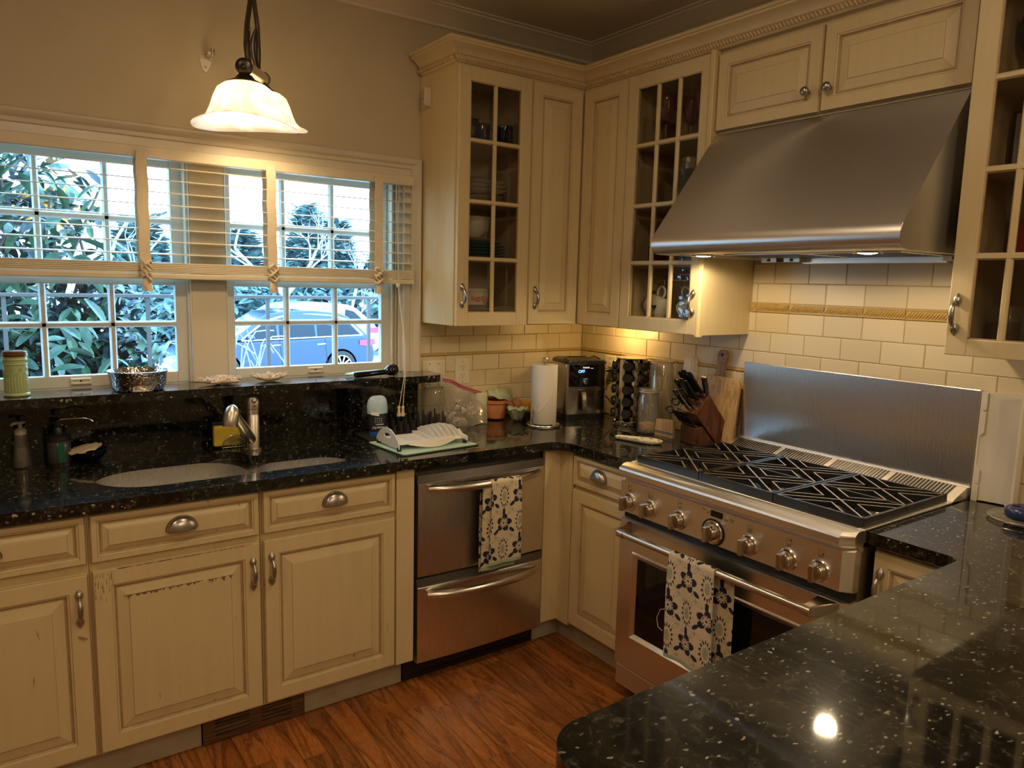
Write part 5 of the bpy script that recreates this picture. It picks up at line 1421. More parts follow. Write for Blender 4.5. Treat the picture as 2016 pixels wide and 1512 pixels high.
# yellow-leaved tree glimpsed through the shrub
yt = thing('autumn_tree', 'small tree with orange-yellow leaves seen through the shrub at the left', 'tree', (-2.1, 6.2, -0.85))
mb = MB(); scatter(mb, (-2.15, 6.2, 2.25), (0.55, 0.4, 0.28), 420, rr, 0.12, 0.09, 0.1, (0,)); mb.build('foliage', 'leafy', yt, smooth=0, recalc=False, kind='stuff')
MB().tube([(-2.1, 6.2, -0.85), (-2.12, 6.2, 0.8), (-2.15, 6.2, 2.3)], [0.06, 0.05, 0.02], 8).build('trunk', 'barkd', yt, smooth=60)
# dry arching stems in front of the car
gs = thing('dry_grass_clump', 'clump of pale dry arching stems outside the right window', 'plant', (-0.9, 3.6, -0.85))
m_ = MB()
for k in range(44):
    bx = -0.95 + rr.uniform(-0.25, 0.25); a = rr.uniform(-1, 1); H = rr.uniform(1.3, 2.15); sw = rr.uniform(0.1, 0.6) * (1 if a > -0.3 else -1); dr = rr.uniform(0, 0.9)
    p = []
    for j in range(9):
        t = j / 8; p.append((bx + sw * t ** 1.6, 3.6 + a * 0.2 * t, -0.85 + H * (sin(pi / 2 * min(1, t * 1.25)) - dr * max(0, t - 0.62) ** 1.3)))
    m_.tube(p, 0.006, 4)
m_.build('stem', 'twig', gs, smooth=60, kind='stuff')
# evergreen trees and pale bare tree behind the car
def conifer(name, x, y, h, w, label, z0=-0.85, n=900, dens=2.6):
    t = thing(name, label, 'tree', (x, y, z0), 'trees beyond the driveway')
    MB().tube([(x, y, z0), (x, y, z0 + h * 0.9)], [w * 0.06, w * 0.015], 8).build('trunk', 'barkd', t, smooth=60)
    mb = MB()
    for _ in range(int(n * dens)):
        q = rr.random() ** 0.7; zz = z0 + h * (1 - q) ; r = w * (0.10 + 0.9 * q) * (0.5 + 0.5 * rr.random()); a = rr.uniform(0, 2 * pi)
        c = Vector((x + r * cos(a), y + r * sin(a), zz)); L = w * rr.uniform(0.16, 0.34)
        d = Vector((cos(a), sin(a), rr.uniform(-0.4, 0.5))); s = Vector((-sin(a), cos(a), rr.uniform(-.4, .4))) * L * 0.35
        mb.add([tuple(c - s), tuple(c + s), tuple(c + d * L + s * 0.2), tuple(c + d * L - s * 0.4)], [(0, 1, 2, 3)])
    mb.build('foliage', 'fir', t, smooth=0, recalc=False, kind='stuff')
conifer('conifer_tree', 5.9, 20.5, 4.7, 1.3, 'tallest bluish evergreen tree centred behind the right window', n=1500)
conifer('conifer_tree', 7.3, 21.5, 4.4, 1.4, 'evergreen tree just right of the tallest one beyond the driveway', n=1500)
conifer('conifer_tree', 4.2, 22.0, 3.9, 1.6, 'evergreen tree left of the tallest one, behind the pale trunk', n=1300)
conifer('conifer_tree', 9.4, 22.5, 3.3, 1.6, 'low evergreen tree at the right side of the right window', n=1300)
conifer('conifer_tree', 1.6, 24.0, 4.2, 2.0, 'evergreen tree showing beside the window mullion', n=1100)
hg = thing('hedge', 'dark low hedge behind the parked cars', 'hedge', (6, 19.5, -0.85))
mb = MB(); scatter(mb, (6.0, 19.2, 0.5), (8, 0.8, 1.25), 2600, rr, 0.45, 0.16, 0.3, (0,)); mb.build('foliage', 'fir', hg, smooth=0, recalc=False, kind='stuff')
def bare_tree(x, y, h, label, r0=0.13, lean=0.0, seed=1):
    q = random.Random(seed); t = thing('bare_tree', label, 'tree', (x, y, -0.85), 'trees beyond the driveway'); m_ = MB()
    def br(p, d, L, r, dep):
        pts = [p]; c = Vector(p); dd = Vector(d)
        for j in range(4): dd = (dd + Vector((q.uniform(-.18, .18), q.uniform(-.18, .18), q.uniform(-.05, .12)))).normalized(); c = c + dd * L / 4; pts.append(tuple(c))
        m_.tube(pts, [r * (1 - 0.12 * j) for j in range(5)], 6 if dep < 3 else 4)
        if dep < 5:
            for _ in range(3 if dep < 4 else 2):
                k = q.randint(2, 4); br(pts[k], (dd + Vector((q.uniform(-.9, .9), q.uniform(-.9, .9), q.uniform(-.1, .6)))).normalized(), L * q.uniform(0.5, 0.78), r * 0.52, dep + 1)
    br((x, y, -0.85), (lean, 0, 1), h, r0, 0)
    m_.build('branches', 'bark', t, smooth=60)
bare_tree(3.75, 15.8, 2.6, 'pale-barked bare tree with a leaning forked trunk behind the right window', 0.12, -0.12, 5)
bare_tree(6.2, 18.0, 1.9, 'thin bare tree among the evergreens', 0.06, 0.1, 8)
bare_tree(-0.2, 18.0, 3.4, 'slender bare tree seen between the shrub and the window mullion', 0.07, -0.1, 9)
bare_tree(7.8, 17.8, 2.1, 'thin bare tree at the right side of the right window', 0.07, 0.0, 12)

# parked cars ------------------------------------------------------
def make_car(name, label, x_rear, y, z0, s, paint, roofz=1.66, L=4.6):
    t = thing(name, label, 'car', (x_rear - L / 2, y, z0))
    pm = pmat(name + '_paint_' + str(int(y)), paint, 0.16, 0.2, coat=0.6)
    M['_p'] = pm; W2 = 0.88
    def P(x, z): return (x_rear - x, z + z0)       # x from the rear bumper forwards (car faces -x)
    body = [(0.03, 0.45), (0.0, 0.62), (0.05, 0.86), (0.14, 1.02), (0.30, 1.06), (3.25, 0.98), (3.9, 0.90), (4.35, 0.78), (4.55, 0.62), (4.58, 0.40), (4.45, 0.26), (0.25, 0.26), (0.08, 0.32)]
    body = [P(x * L / 4.6, z) for x, z in body]
    m_ = MB(); m_.prism(body, 'y', y - W2, y + W2); b = m_.build('body', '_p', t, smooth=30, bevel=0.05, seg=3)
    cab = [(0.14, 1.02), (0.62, 1.50), (0.85, 1.60), (1.5, roofz), (2.1, roofz), (2.6, 1.58), (3.45, 1.00)]
    cb = [P(x * L / 4.6, z) for x, z in cab]
    n = len(cb); k = 0.80
    m_ = MB()
    m_.add([(p[0], y - W2 * (1 if p[1] < z0 + 1.1 else k), p[1]) for p in cb] + [(p[0], y + W2 * (1 if p[1] < z0 + 1.1 else k), p[1]) for p in cb],
           [tuple(range(n))[::-1], tuple(range(n, 2 * n))] + [(i, (i + 1) % n, (i + 1) % n + n, i + n) for i in range(n)])
    m_.build('cabin', '_p', t, smooth=30, bevel=0.03)
    M['carglass'] = M.get('carglass') or pmat('car_glass', (0.01, 0.02, 0.03), 0.25, spec=0.3)
    M['chrome2'] = M.get('chrome2') or pmat('car_chrome', (0.8, 0.8, 0.8), 0.15, 1)
    def side(pts, d, nm, mat):
        m_ = MB(); vs = []
        for x, z in pts:
            q = P(x * L / 4.6, z); f_ = 1 - (1 - k) * min(1, max(0, (z - 1.04) / 0.5)); vs.append((q[0], y - W2 * f_ - d, q[1]))
        vs2 = [(a, b_ + 0.012, c) for a, b_, c in vs]; nn = len(vs)
        m_.add(vs + vs2, [tuple(range(nn)), tuple(range(nn, 2 * nn))[::-1]] + [(i, (i + 1) % nn, (i + 1) % nn + nn, i + nn) for i in range(nn)]); return m_.build(nm, mat, t, smooth=0)
    side([(0.42, 1.10), (0.72, 1.42), (1.1, 1.52), (1.45, 1.545), (1.45, 1.065), (0.9, 1.08)], 0.012, 'side_window', 'carglass')
    side([(1.52, 1.545), (2.05, 1.545), (2.35, 1.50), (2.35, 1.035), (1.52, 1.06)], 0.012, 'side_window', 'carglass')
    side([(2.42, 1.48), (2.62, 1.42), (3.10, 1.08), (3.05, 1.02), (2.42, 1.03)], 0.012, 'side_window', 'carglass')
    side([(0.30, 1.08), (0.66, 1.46), (1.1, 1.565), (1.5, 1.59), (2.1, 1.585), (2.66, 1.45), (3.24, 1.02), (3.20, 1.02), (2.62, 1.425), (2.08, 1.555), (1.5, 1.56), (1.1, 1.535), (0.70, 1.44), (0.38, 1.09)], 0.016, 'window_chrome', 'chrome2')
    side([(0.34, 1.09), (0.34, 1.065), (3.22, 0.985), (3.22, 1.01)], 0.016, 'window_chrome', 'chrome2')
    side([(0.02, 0.98), (0.42, 0.95), (0.42, 0.84), (0.16, 0.80), (0.02, 0.84)], 0.03, 'tail_lamp', pmat('tail_lamp_' + str(int(y)), (0.75, 0.05, 0.12), 0.2))
    for hx in (1.28, 2.35): side([(hx, 0.90), (hx + 0.2, 0.89), (hx + 0.2, 0.865), (hx, 0.875)], 0.02, 'door_handle', 'chrome2')
    for hx in (1.22, 2.30): side([(hx, 0.34), (hx + 0.012, 0.34), (hx + 0.07, 1.0), (hx + 0.058, 1.0)], 0.005, 'door_seam', 'black')
    m_ = MB(); q = P(3.02 * L / 4.6, 1.05); m_.sphere((q[0], y - W2 - 0.09, q[1] + 0.02), 0.11, 12, 8, scale=(0.8, 0.9, 0.6)); m_.build('wing_mirror', '_p', t, smooth=60)
    for wx in (0.88, 3.62):
        q = P(wx * L / 4.6, 0.35); m_ = MB()
        m_.lathe([(0.40, 0.0), (0.42, -0.02), (0.42, -0.03)], (q[0], y - W2 + 0.0, q[1]), 28, axis='-y'); m_.build('wheel_arch', 'black', t, smooth=40)
        m_ = MB(); m_.lathe([(0.345, -0.10), (0.35, 0.02), (0.32, 0.035), (0.25, 0.03), (0.24, 0.01), (0.0001, 0.01)], (q[0], y - W2, q[1]), 28, axis='-y'); wh = m_.build('wheel', 'rubber', t, smooth=40)
        m_ = MB()
        for a in range(10):
            an = 2 * pi * a / 10; c, s_ = cos(an), sin(an)
            m_.add([(q[0] + 0.04 * c - 0.014 * s_, y - W2 - 0.03, q[1] + 0.04 * s_ + 0.014 * c), (q[0] + 0.04 * c + 0.014 * s_, y - W2 - 0.03, q[1] + 0.04 * s_ - 0.014 * c), (q[0] + 0.24 * c + 0.02 * s_, y - W2 - 0.034, q[1] + 0.24 * s_ - 0.02 * c), (q[0] + 0.24 * c - 0.02 * s_, y - W2 - 0.034, q[1] + 0.24 * s_ + 0.02 * c)], [(0, 1, 2, 3)])
        m_.lathe([(0.252, 0.022), (0.252, 0.037), (0.235, 0.037), (0.235, 0.022)], (q[0], y - W2, q[1]), 24, axis='-y'); m_.lathe([(0.05, 0.02), (0.05, 0.04), (0.0001, 0.042)], (q[0], y - W2, q[1]), 12, axis='-y')
        m_.build('wheel_rim', 'chrome2', wh, smooth=0, recalc=False)
    return t
make_car('parked_car', 'dark blue parked crossover with red tail lamp outside the right window', 5.18, 14.7, -0.85, 1, (0.018, 0.05, 0.11))
make_car('parked_car', 'white parked car partly hidden behind the dark blue one', 6.6, 17.4, -0.75, 1, (0.75, 0.77, 0.8), L=4.9)
# ================================================================ FAUCET AND SINK-SIDE THINGS
fc = thing('faucet', 'brushed steel pull-out kitchen faucet between the two sink bowls', 'faucet', (-1.799, -0.19, ZC))
M['fauc'] = pmat('faucet_steel', (0.66, 0.61, 0.55), 0.32, 1.0)
MB().lathe([(0.030, ZC + 0.0005), (0.030, ZC + 0.005), (0.0245, ZC + 0.008), (0.0235, ZC + 0.012), (0.0235, ZC + 0.135), (0.022, ZC + 0.137), (0.022, ZC + 0.141), (0.0238, ZC + 0.143), (0.0238, ZC + 0.158)], (-1.799, -0.19, 0), 28).build('column', 'fauc', fc, smooth=40)
m_ = MB(); m_.lathe([(0.0242, ZC + 0.1595), (0.0252, ZC + 0.168), (0.0248, ZC + 0.188), (0.020, ZC + 0.199), (0.010, ZC + 0.204), (0.0001, ZC + 0.205)], (-1.799, -0.19, 0), 28)
m_.tube([(-1.799, -0.205, ZC + 0.190), (-1.805, -0.235, ZC + 0.200), (-1.812, -0.262, ZC + 0.205)], [0.011, 0.009, 0.006], 12)
lv_ = m_.build('lever', 'fauc', fc, smooth=50)
MB().lathe([(0.005, 0.0236), (0.005, 0.0255), (0.0001, 0.026)], (-1.799, -0.19, ZC + 0.173), 12, axis='-y').build('red_dot', pmat('red_dot', (0.6, 0.03, 0.03), 0.3), lv_, smooth=40)
m_ = MB(); m_.tube([(-1.806, -0.198, ZC + 0.036), (-1.812, -0.206, ZC + 0.046), (-1.855, -0.256, ZC + 0.106), (-1.893, -0.298, ZC + 0.160)], [0.014, 0.0195, 0.0185, 0.0165], 16)
m_.build('spout', 'fauc', fc, smooth=60)
m_ = MB(); m_.tube([(-1.896, -0.299, ZC + 0.196), (-1.898, -0.301, ZC + 0.193), (-1.902, -0.304, ZC + 0.184), (-1.907, -0.308, ZC + 0.168), (-1.913, -0.313, ZC + 0.145), (-1.917, -0.316, ZC + 0.128), (-1.918, -0.317, ZC + 0.122)], [0.006, 0.014, 0.0225, 0.0268, 0.0275, 0.0270, 0.0240], 20)
m_.build('spray_head', 'fauc', fc, smooth=60)

# sponge holder
sh = thing('sponge_holder', 'round wire sponge caddy behind the faucet', 'caddy', (-1.86, -0.095, ZC))
c0 = Vector((-1.855, -0.112, ZC + 0.004))
m_ = MB()
for (yy) in (-0.125, -0.085):
    pts = [(c0.x + 0.043 * cos(a), yy, c0.z + 0.047 * sin(a)) for a in [pi * k / 14 for k in range(15)]]
    m_.tube(pts, 0.0022, 6); m_.tube([(c0.x - 0.043, yy, c0.z), (c0.x + 0.043, yy, c0.z)], 0.0022, 6)
for k in range(-2, 3):
    pts = [(c0.x + 0.012 * k + 0.020 * cos(a), -0.125, c0.z + 0.034 * sin(a)) for a in [pi * q / 10 for q in range(11)]]
    m_.tube(pts, 0.0014, 5)
for x in (-0.04, 0, 0.04): m_.tube([(c0.x + x, -0.125, c0.z), (c0.x + x, -0.085, c0.z)], 0.002, 6)
m_.build('wire_frame', 'nickel', sh, smooth=60)
M['sponge'] = pmat('yellow_sponge', (0.75, 0.55, 0.06), 0.9, bump=0.6, bscale=200, var=0.15, vscale=60)
m_ = MB(); m_.box(-1.925, -1.826, -0.118, -0.092, ZC + 0.008, ZC + 0.088); o = m_.build('sponge', 'sponge', None, smooth=0, bevel=0.006)
tag(o, 'yellow sponge standing in the wire caddy behind the faucet', 'sponge')
m_ = MB(); m_.box(-1.925, -1.84, -0.0915, -0.078, ZC + 0.010, ZC + 0.100); o = m_.build('scouring_pad', 'rubber', None, smooth=0, bevel=0.004)
tag(o, 'black scouring pad behind the yellow sponge', 'sponge')

# soap bottles at the left
sp1 = thing('soap_bottle', 'slim clear soap bottle with pump top at the far left of the worktop', 'bottle', (-2.536, -0.085, ZC))
M['clearsoap'] = glass_mat('clear_plastic', (0.80, 0.78, 0.78), 0.10, 0.05, 0.06)
MB().lathe([(0.026, ZC + 0.0005), (0.028, ZC + 0.006), (0.027, ZC + 0.03), (0.022, ZC + 0.075), (0.0195, ZC + 0.10), (0.019, ZC + 0.112), (0.014, ZC + 0.118)], (-2.536, -0.085, 0), 24).build('bottle', 'clearsoap', sp1, smooth=50)
MB().lathe([(0.0245, ZC + 0.004), (0.024, ZC + 0.03), (0.0195, ZC + 0.07), (0.0001, ZC + 0.0702)], (-2.536, -0.085, 0), 20).build('liquid', pmat('soap_liquid', (0.12, 0.09, 0.09), 0.2), sp1, smooth=50)
m_ = MB(); m_.lathe([(0.0185, ZC + 0.113), (0.0185, ZC + 0.128), (0.012, ZC + 0.134), (0.006, ZC + 0.136), (0.006, ZC + 0.150), (0.016, ZC + 0.152), (0.016, ZC + 0.156), (0.0001, ZC + 0.158)], (-2.536, -0.085, 0), 20)
m_.tube([(-2.536, -0.085, ZC + 0.153), (-2.556, -0.100, ZC + 0.153), (-2.562, -0.104, ZC + 0.148)], 0.005, 8)
m_.build('pump', pmat('milky_plastic', (0.36, 0.33, 0.29), 0.4), sp1, smooth=50)
sp2 = thing('soap_dispenser', 'large black soap dispenser with long chrome spout and green stripe', 'bottle', (-2.430, -0.120, ZC))
c = (-2.430, -0.120, 0)
M['dispg'] = pmat('smoky_band', (0.04, 0.042, 0.048), 0.15)
MB().lathe([(0.036, ZC + 0.0005), (0.0365, ZC + 0.014), (0.0345, ZC + 0.015)], c, 28).build('foot', 'black', sp2, smooth=50)
MB().lathe([(0.0345, ZC + 0.0152), (0.0355, ZC + 0.03), (0.036, ZC + 0.088), (0.0355, ZC + 0.0885)], c, 28).build('body', 'dispg', sp2, smooth=50)
MB().lathe([(0.037, ZC + 0.0887), (0.0365, ZC + 0.104), (0.028, ZC + 0.110), (0.014, ZC + 0.112), (0.0135, ZC + 0.134), (0.011, ZC + 0.136), (0.006, ZC + 0.137), (0.006, ZC + 0.157)], c, 28).build('collar', 'black', sp2, smooth=50)
m_ = MB(); m_.lathe([(0.009, ZC + 0.157), (0.011, ZC + 0.160), (0.009, ZC + 0.1635), (0.0001, ZC + 0.165)], c, 16)
m_.tube([(-2.430, -0.120, ZC + 0.1605), (-2.395, -0.132, ZC + 0.163), (-2.352, -0.148, ZC + 0.164), (-2.338, -0.153, ZC + 0.160), (-2.328, -0.157, ZC + 0.151)], [0.0055, 0.0032, 0.0032, 0.0032, 0.003], 8)
m_.build('spout', 'chrome', sp2, smooth=60)
m_ = MB(); rg = []
for z in (ZC + 0.018, ZC + 0.086): rg.append([(c[0] + (0.0368) * cos(a), c[1] + 0.0368 * sin(a), z) for a in [radians(-98 + 5 * k) for k in range(7)]])
m_.rings(rg, False, False, False); m_.build('stripe', pmat('green_stripe', (0.008, 0.10, 0.06), 0.3), sp2, smooth=60)
# painted dish with shell disc
db = thing('painted_bowl', 'dark blue bowl painted with orange flowers beside the black dispenser', 'bowl', (-2.345, -0.115, ZC))
c = (-2.340, -0.105, 0)
M['navy'] = pmat('navy_glaze', (0.008, 0.010, 0.035), 0.08)
MB().lathe([(0.022, ZC + 0.0005), (0.024, ZC + 0.004), (0.042, ZC + 0.016), (0.054, ZC + 0.034), (0.057, ZC + 0.047), (0.054, ZC + 0.047), (0.050, ZC + 0.034), (0.03, ZC + 0.010), (0.0001, ZC + 0.008)], c, 32).build('bowl', 'navy', db, smooth=50)
M['oranget'] = pmat('orange_petals', (0.80, 0.34, 0.05), 0.25, var=0.2, vscale=60); M['pinkt'] = pmat('pink_petals', (0.65, 0.20, 0.16), 0.25)
for (an, h, s_, mt) in ((-62, 0.022, 1.0, 'oranget'), (-42, 0.029, 1.0, 'oranget'), (-20, 0.038, 0.9, 'oranget'), (-100, 0.036, 0.75, 'pinkt'), (-130, 0.026, 0.8, 'oranget')):
    m_ = MB(); a0 = radians(an)
    def bs(da, dh):
        hh = h + dh; r = 0.024 + (0.057 - 0.024) * (max(0, hh - 0.004) / 0.043) ** 0.62 + 0.0012; return (c[0] + r * cos(a0 + da), c[1] + r * sin(a0 + da), ZC + hh)
    pts = [bs(0, 0)] + [bs(0.17 * s_ * cos(q) * (1 + 0.25 * cos(5 * q)), 0.0080 * s_ * sin(q) * (1 + 0.25 * cos(5 * q))) for q in [2 * pi * k / 20 for k in range(20)]]
    m_.add(pts, [(0, 1 + k, 1 + (k + 1) % 20) for k in range(20)]); m_.build('flower', mt, db, smooth=60)
sd = MB(); cs = Vector((-2.356, -0.125, ZC + 0.053)); rg = []
for z in (-0.003, 0.003): rg.append([(cs.x + 0.052 * cos(a) * (1 + 0.05 * cos(7 * a)), cs.y + 0.050 * sin(a) * (1 + 0.05 * cos(7 * a)), cs.z + z + 0.010 * cos(a) + 0.002 * cos(9 * a)) for a in [2 * pi * k / 30 for k in range(30)]])
sd.rings(rg); M['shell'] = pmat('shell', (0.66, 0.56, 0.42), 0.5, bump=0.5, bscale=120, var=0.15, vscale=50)
tag(sd.build('sand_dollar', 'shell', None, smooth=40), 'flat pale shell resting on the painted blue bowl', 'shell')

# ---- on the window ledge
ZL = 1.1645
gj = thing('green_jar', 'embossed pale green ceramic jar with brown lid on the window ledge', 'jar', (-2.538, -0.095, ZL))
c = (-2.538, -0.095, 0)
M['greenc'] = pmat('pale_green_ceramic', (0.36, 0.45, 0.22), 0.28, var=0.06)
m_ = MB(); n = 72; rg = []
for (r, z, f) in ((0.036, 0.0005, 0), (0.0385, 0.004, 0), (0.037, 0.009, 0), (0.034, 0.012, 0), (0.034, 0.014, 1), (0.034, 0.063, 1), (0.034, 0.066, 0), (0.0348, 0.070, 2), (0.034, 0.075, 0), (0.034, 0.103, 0), (0.0352, 0.105, 0), (0.0352, 0.108, 0), (0.034, 0.110, 2), (0.034, 0.118, 2), (0.0355, 0.120, 0), (0.0355, 0.123, 0), (0.034, 0.125, 0), (0.034, 0.131, 0)):
    rg.append([(c[0] + (r + (0.0011 * (1 if k % 3 else -1) if f == 1 else 0.0010 * (1 if k % 2 else -1) if f == 2 else 0)) * cos(2 * pi * k / n), c[1] + (r + (0.0011 * (1 if k % 3 else -1) if f == 1 else 0)) * sin(2 * pi * k / n), ZL + z) for k in range(n)])
m_.rings(rg); jb = m_.build('jar_body', 'greenc', gj, smooth=25)
m_ = MB()
for ring in range(5):
    a0 = radians(-90 + (ring - 2) * 42)
    for k in range(9):
        a = a0 + radians(-20 + 5 * k); zz = ZL + 0.093 - 0.018 * (1 - ((k - 4) / 4) ** 2)
        m_.sphere((c[0] + 0.0345 * cos(a), c[1] + 0.0345 * sin(a), zz), 0.0016, 6, 4)
    for k in range(10):
        q = 2 * pi * k / 10; a = a0 + radians(21) + 0.10 * cos(q); m_.sphere((c[0] + 0.0345 * cos(a), c[1] + 0.0345 * sin(a), ZL + 0.090 + 0.0045 * sin(q)), 0.0013, 6, 4)
m_.build('beading', 'greenc', jb, smooth=60, kind='stuff')
MB().lathe([(0.0345, ZL + 0.1315), (0.0365, ZL + 0.134), (0.0370, ZL + 0.141), (0.0345, ZL + 0.1425), (0.036, ZL + 0.1465), (0.033, ZL + 0.150), (0.0001, ZL + 0.151)], c, 32).build('lid', pmat('brown_lid', (0.22, 0.12, 0.07), 0.25, 0.5), gj, smooth=45)
bw = thing('metal_bowl', 'hammered stainless steel bowl on the window ledge', 'bowl', (-2.176, -0.112, ZL))
def hammer():
    m, nt, b = new_mat('hammered_steel'); b.inputs['Metallic'].default_value = 1; b.inputs['Base Color'].default_value = (0.55, 0.52, 0.48, 1); b.inputs['Roughness'].default_value = 0.13
    tc = nt.nodes.new('ShaderNodeTexCoord'); v = nt.nodes.new('ShaderNodeTexVoronoi'); v.inputs['Scale'].default_value = 110
    nt.links.new(tc.outputs['Object'], v.inputs['Vector']); bp = nt.nodes.new('ShaderNodeBump'); bp.inputs['Strength'].default_value = 0.5; bp.inputs['Distance'].default_value = 0.003
    nt.links.new(v.outputs['Distance'], bp.inputs['Height']); nt.links.new(bp.outputs['Normal'], b.inputs['Normal']); return m
M['hammer'] = hammer()
MB().lathe([(0.078, ZL + 0.0005), (0.084, ZL + 0.004), (0.092, ZL + 0.030), (0.095, ZL + 0.062), (0.100, ZL + 0.068), (0.1005, ZL + 0.071), (0.097, ZL + 0.0715), (0.092, ZL + 0.064), (0.088, ZL + 0.030), (0.078, ZL + 0.008), (0.0001, ZL + 0.006)], (-2.176, -0.112, 0), 48).build('bowl_body', 'hammer', bw, smooth=50)
M['star'] = pmat('starfish_skin', (0.74, 0.62, 0.48), 0.7, bump=0.8, bscale=180, var=0.15, vscale=40)
def starfish(x, y, R_, rot, label, lift=0.0, seed=0):
    q = random.Random(seed); m_ = MB()
    for k in range(5):
        a = rot + 2 * pi * k / 5; pts = []; rs = []
        for j in range(7):
            t = j / 6; pts.append((x + R_ * t * cos(a), y + R_ * 0.75 * t * sin(a), ZL + 0.014 + lift * t * (1 if sin(a) > -0.3 else 0.4) - 0.002 * t)); rs.append((0.0125 * (1 - t) ** 0.8 + 0.0026) * R_ / 0.085)
        pts = [(p[0], p[1], ZL + r_ + 0.0008 + lift * (i / 6) ** 2) for i, (p, r_) in enumerate(zip(pts, rs))]
        m_.tube(pts, rs, 8)
        for j in range(16):
            t = 0.1 + 0.85 * q.random(); i = min(5, int(t * 6)); p = Vector(pts[i]).lerp(Vector(pts[i + 1]), t * 6 - i); r_ = rs[i]; w = q.uniform(-1, 1)
            n_ = Vector((-sin(a), cos(a), 0)) * w * r_ * 0.8; m_.sphere(tuple(p + n_ + Vector((0, 0, r_ * sqrt(max(0, 1 - w * w * 0.6))))), 0.0042, 6, 4, scale=(0.8, 0.8, 1.7))
    tag(m_.build('starfish', 'star', None, smooth=60), label, 'starfish', 'dried starfish on the ledge')
starfish(-1.888, -0.095, 0.088, 0.35, 'larger dried knobbly starfish on the window ledge, nearer the steel bowl', 0.012, 1)
starfish(-1.700, -0.085, 0.080, 0.15, 'smaller dried starfish with upturned arms on the ledge, right of the larger one', 0.022, 2)
# glossy black hand tool lying on the ledge with a green leaf-shaped spoon rest behind
tl = thing('hand_juicer', 'glossy black hand juicer with looped end lying on the window ledge', 'utensil', (-1.25, -0.13, ZL))
m_ = MB()
p0 = Vector((-1.362, -0.140, ZL + 0.0135)); p1 = Vector((-1.215, -0.138, ZL + 0.020))
m_.tube([p0, p0.lerp(p1, 0.1), p0.lerp(p1, 0.5), p1], [0.0115, 0.0130, 0.0120, 0.0110], 18); m_.build('handle', 'blackg', tl, smooth=60)
m_ = MB(); cc_ = Vector((-1.196, -0.138, ZL + 0.026))
m_.tube([p1 - Vector((0.008, 0, 0)), cc_ - Vector((0.006, 0, 0)), cc_ + Vector((0.012, 0, 0.001)), cc_ + Vector((0.022, 0, -0.002))], [0.0118, 0.0240, 0.0235, 0.014], 20); hd_ = m_.build('head', 'blackg', tl, smooth=60)
pts = [(cc_.x + 0.010 + 0.020 * cos(a), cc_.y - 0.004, cc_.z + 0.002 + 0.022 * sin(a)) for a in [radians(-95 + 19 * k) for k in range(11)]]
MB().tube(pts, 0.0045, 10).build('loop', 'blackg', hd_, smooth=60)
lr = MB(); rg = []
for k in range(12):
    t = k / 11; w = 0.024 * sin(pi * min(1, 0.06 + t * 0.94)) ** 0.7 + 0.003; x = -1.385 + 0.215 * t; z = ZL + 0.0045 + 0.006 * t + 0.016 * max(0, t - 0.6)
    rg.append([(x, -0.095 - w, z + 0.006), (x, -0.095, z), (x, -0.095 + w, z + 0.010), (x, -0.095 + w, z + 0.013), (x, -0.095, z + 0.003), (x, -0.095 - w, z + 0.009)])
lr.rings(rg); tag(lr.build('spoon_rest', pmat('lime_ceramic', (0.40, 0.50, 0.10), 0.3), None, smooth=50), 'lime green leaf-shaped spoon rest behind the black hand juicer', 'spoon rest')

# ================================================================ DRYING AREA
M['mat'] = pmat('mint_mat', (0.42, 0.60, 0.48), 0.9, bump=0.4, bscale=300, var=0.08, vscale=20)
tm = thing('drying_mat', 'mint green drying mat with a black hem under the white rack', 'mat', (-1.16, -0.40, ZC))
mp_ = smooth_poly([(-1.375, -0.300, 0.01), (-1.352, -0.572, 0.01), (-1.005, -0.545, 0.01), (-1.03, -0.300, 0.01)], 3)
MB().prism(smooth_poly([(-1.382, -0.295, 0.01), (-1.358, -0.580, 0.01), (-1.000, -0.551, 0.01), (-1.026, -0.295, 0.01)], 3), 'z', ZC + 0.0005, ZC + 0.003).build('hem', 'rubber', tm, smooth=0)
MB().prism(mp_, 'z', ZC + 0.0031, ZC + 0.0072).build('cloth', 'mat', tm, smooth=0, bevel=0.0015)
pg = thing('bottle_rack', 'black rubber drying tray with rows of upright pegs against the granite splash', 'rack', (-1.17, -0.20, ZC))
tp_ = [(-1.365, -0.285), (-1.36, -0.125), (-0.985, -0.125), (-0.96, -0.285)]
m_ = MB(); m_.prism(tp_, 'z', ZC + 0.0005, ZC + 0.012); m_.build('tray', 'rubber', pg, smooth=0, bevel=0.004)
for j in range(4):
    for i in range(9):
        x = -1.235 + 0.030 * i + 0.012 * (j % 2); y = -0.262 + 0.038 * j
        if x < -1.27: continue
        h = 0.055 + 0.014 * ((i + j) % 2) + (0.02 if i > 4 else 0)
        MB().lathe([(0.0065, ZC + 0.0122), (0.0045, ZC + 0.018), (0.0036, ZC + h - 0.004), (0.0030, ZC + h), (0.0001, ZC + h + 0.001)], (x, y, 0), 8).build('peg', 'rubber', pg, smooth=50)
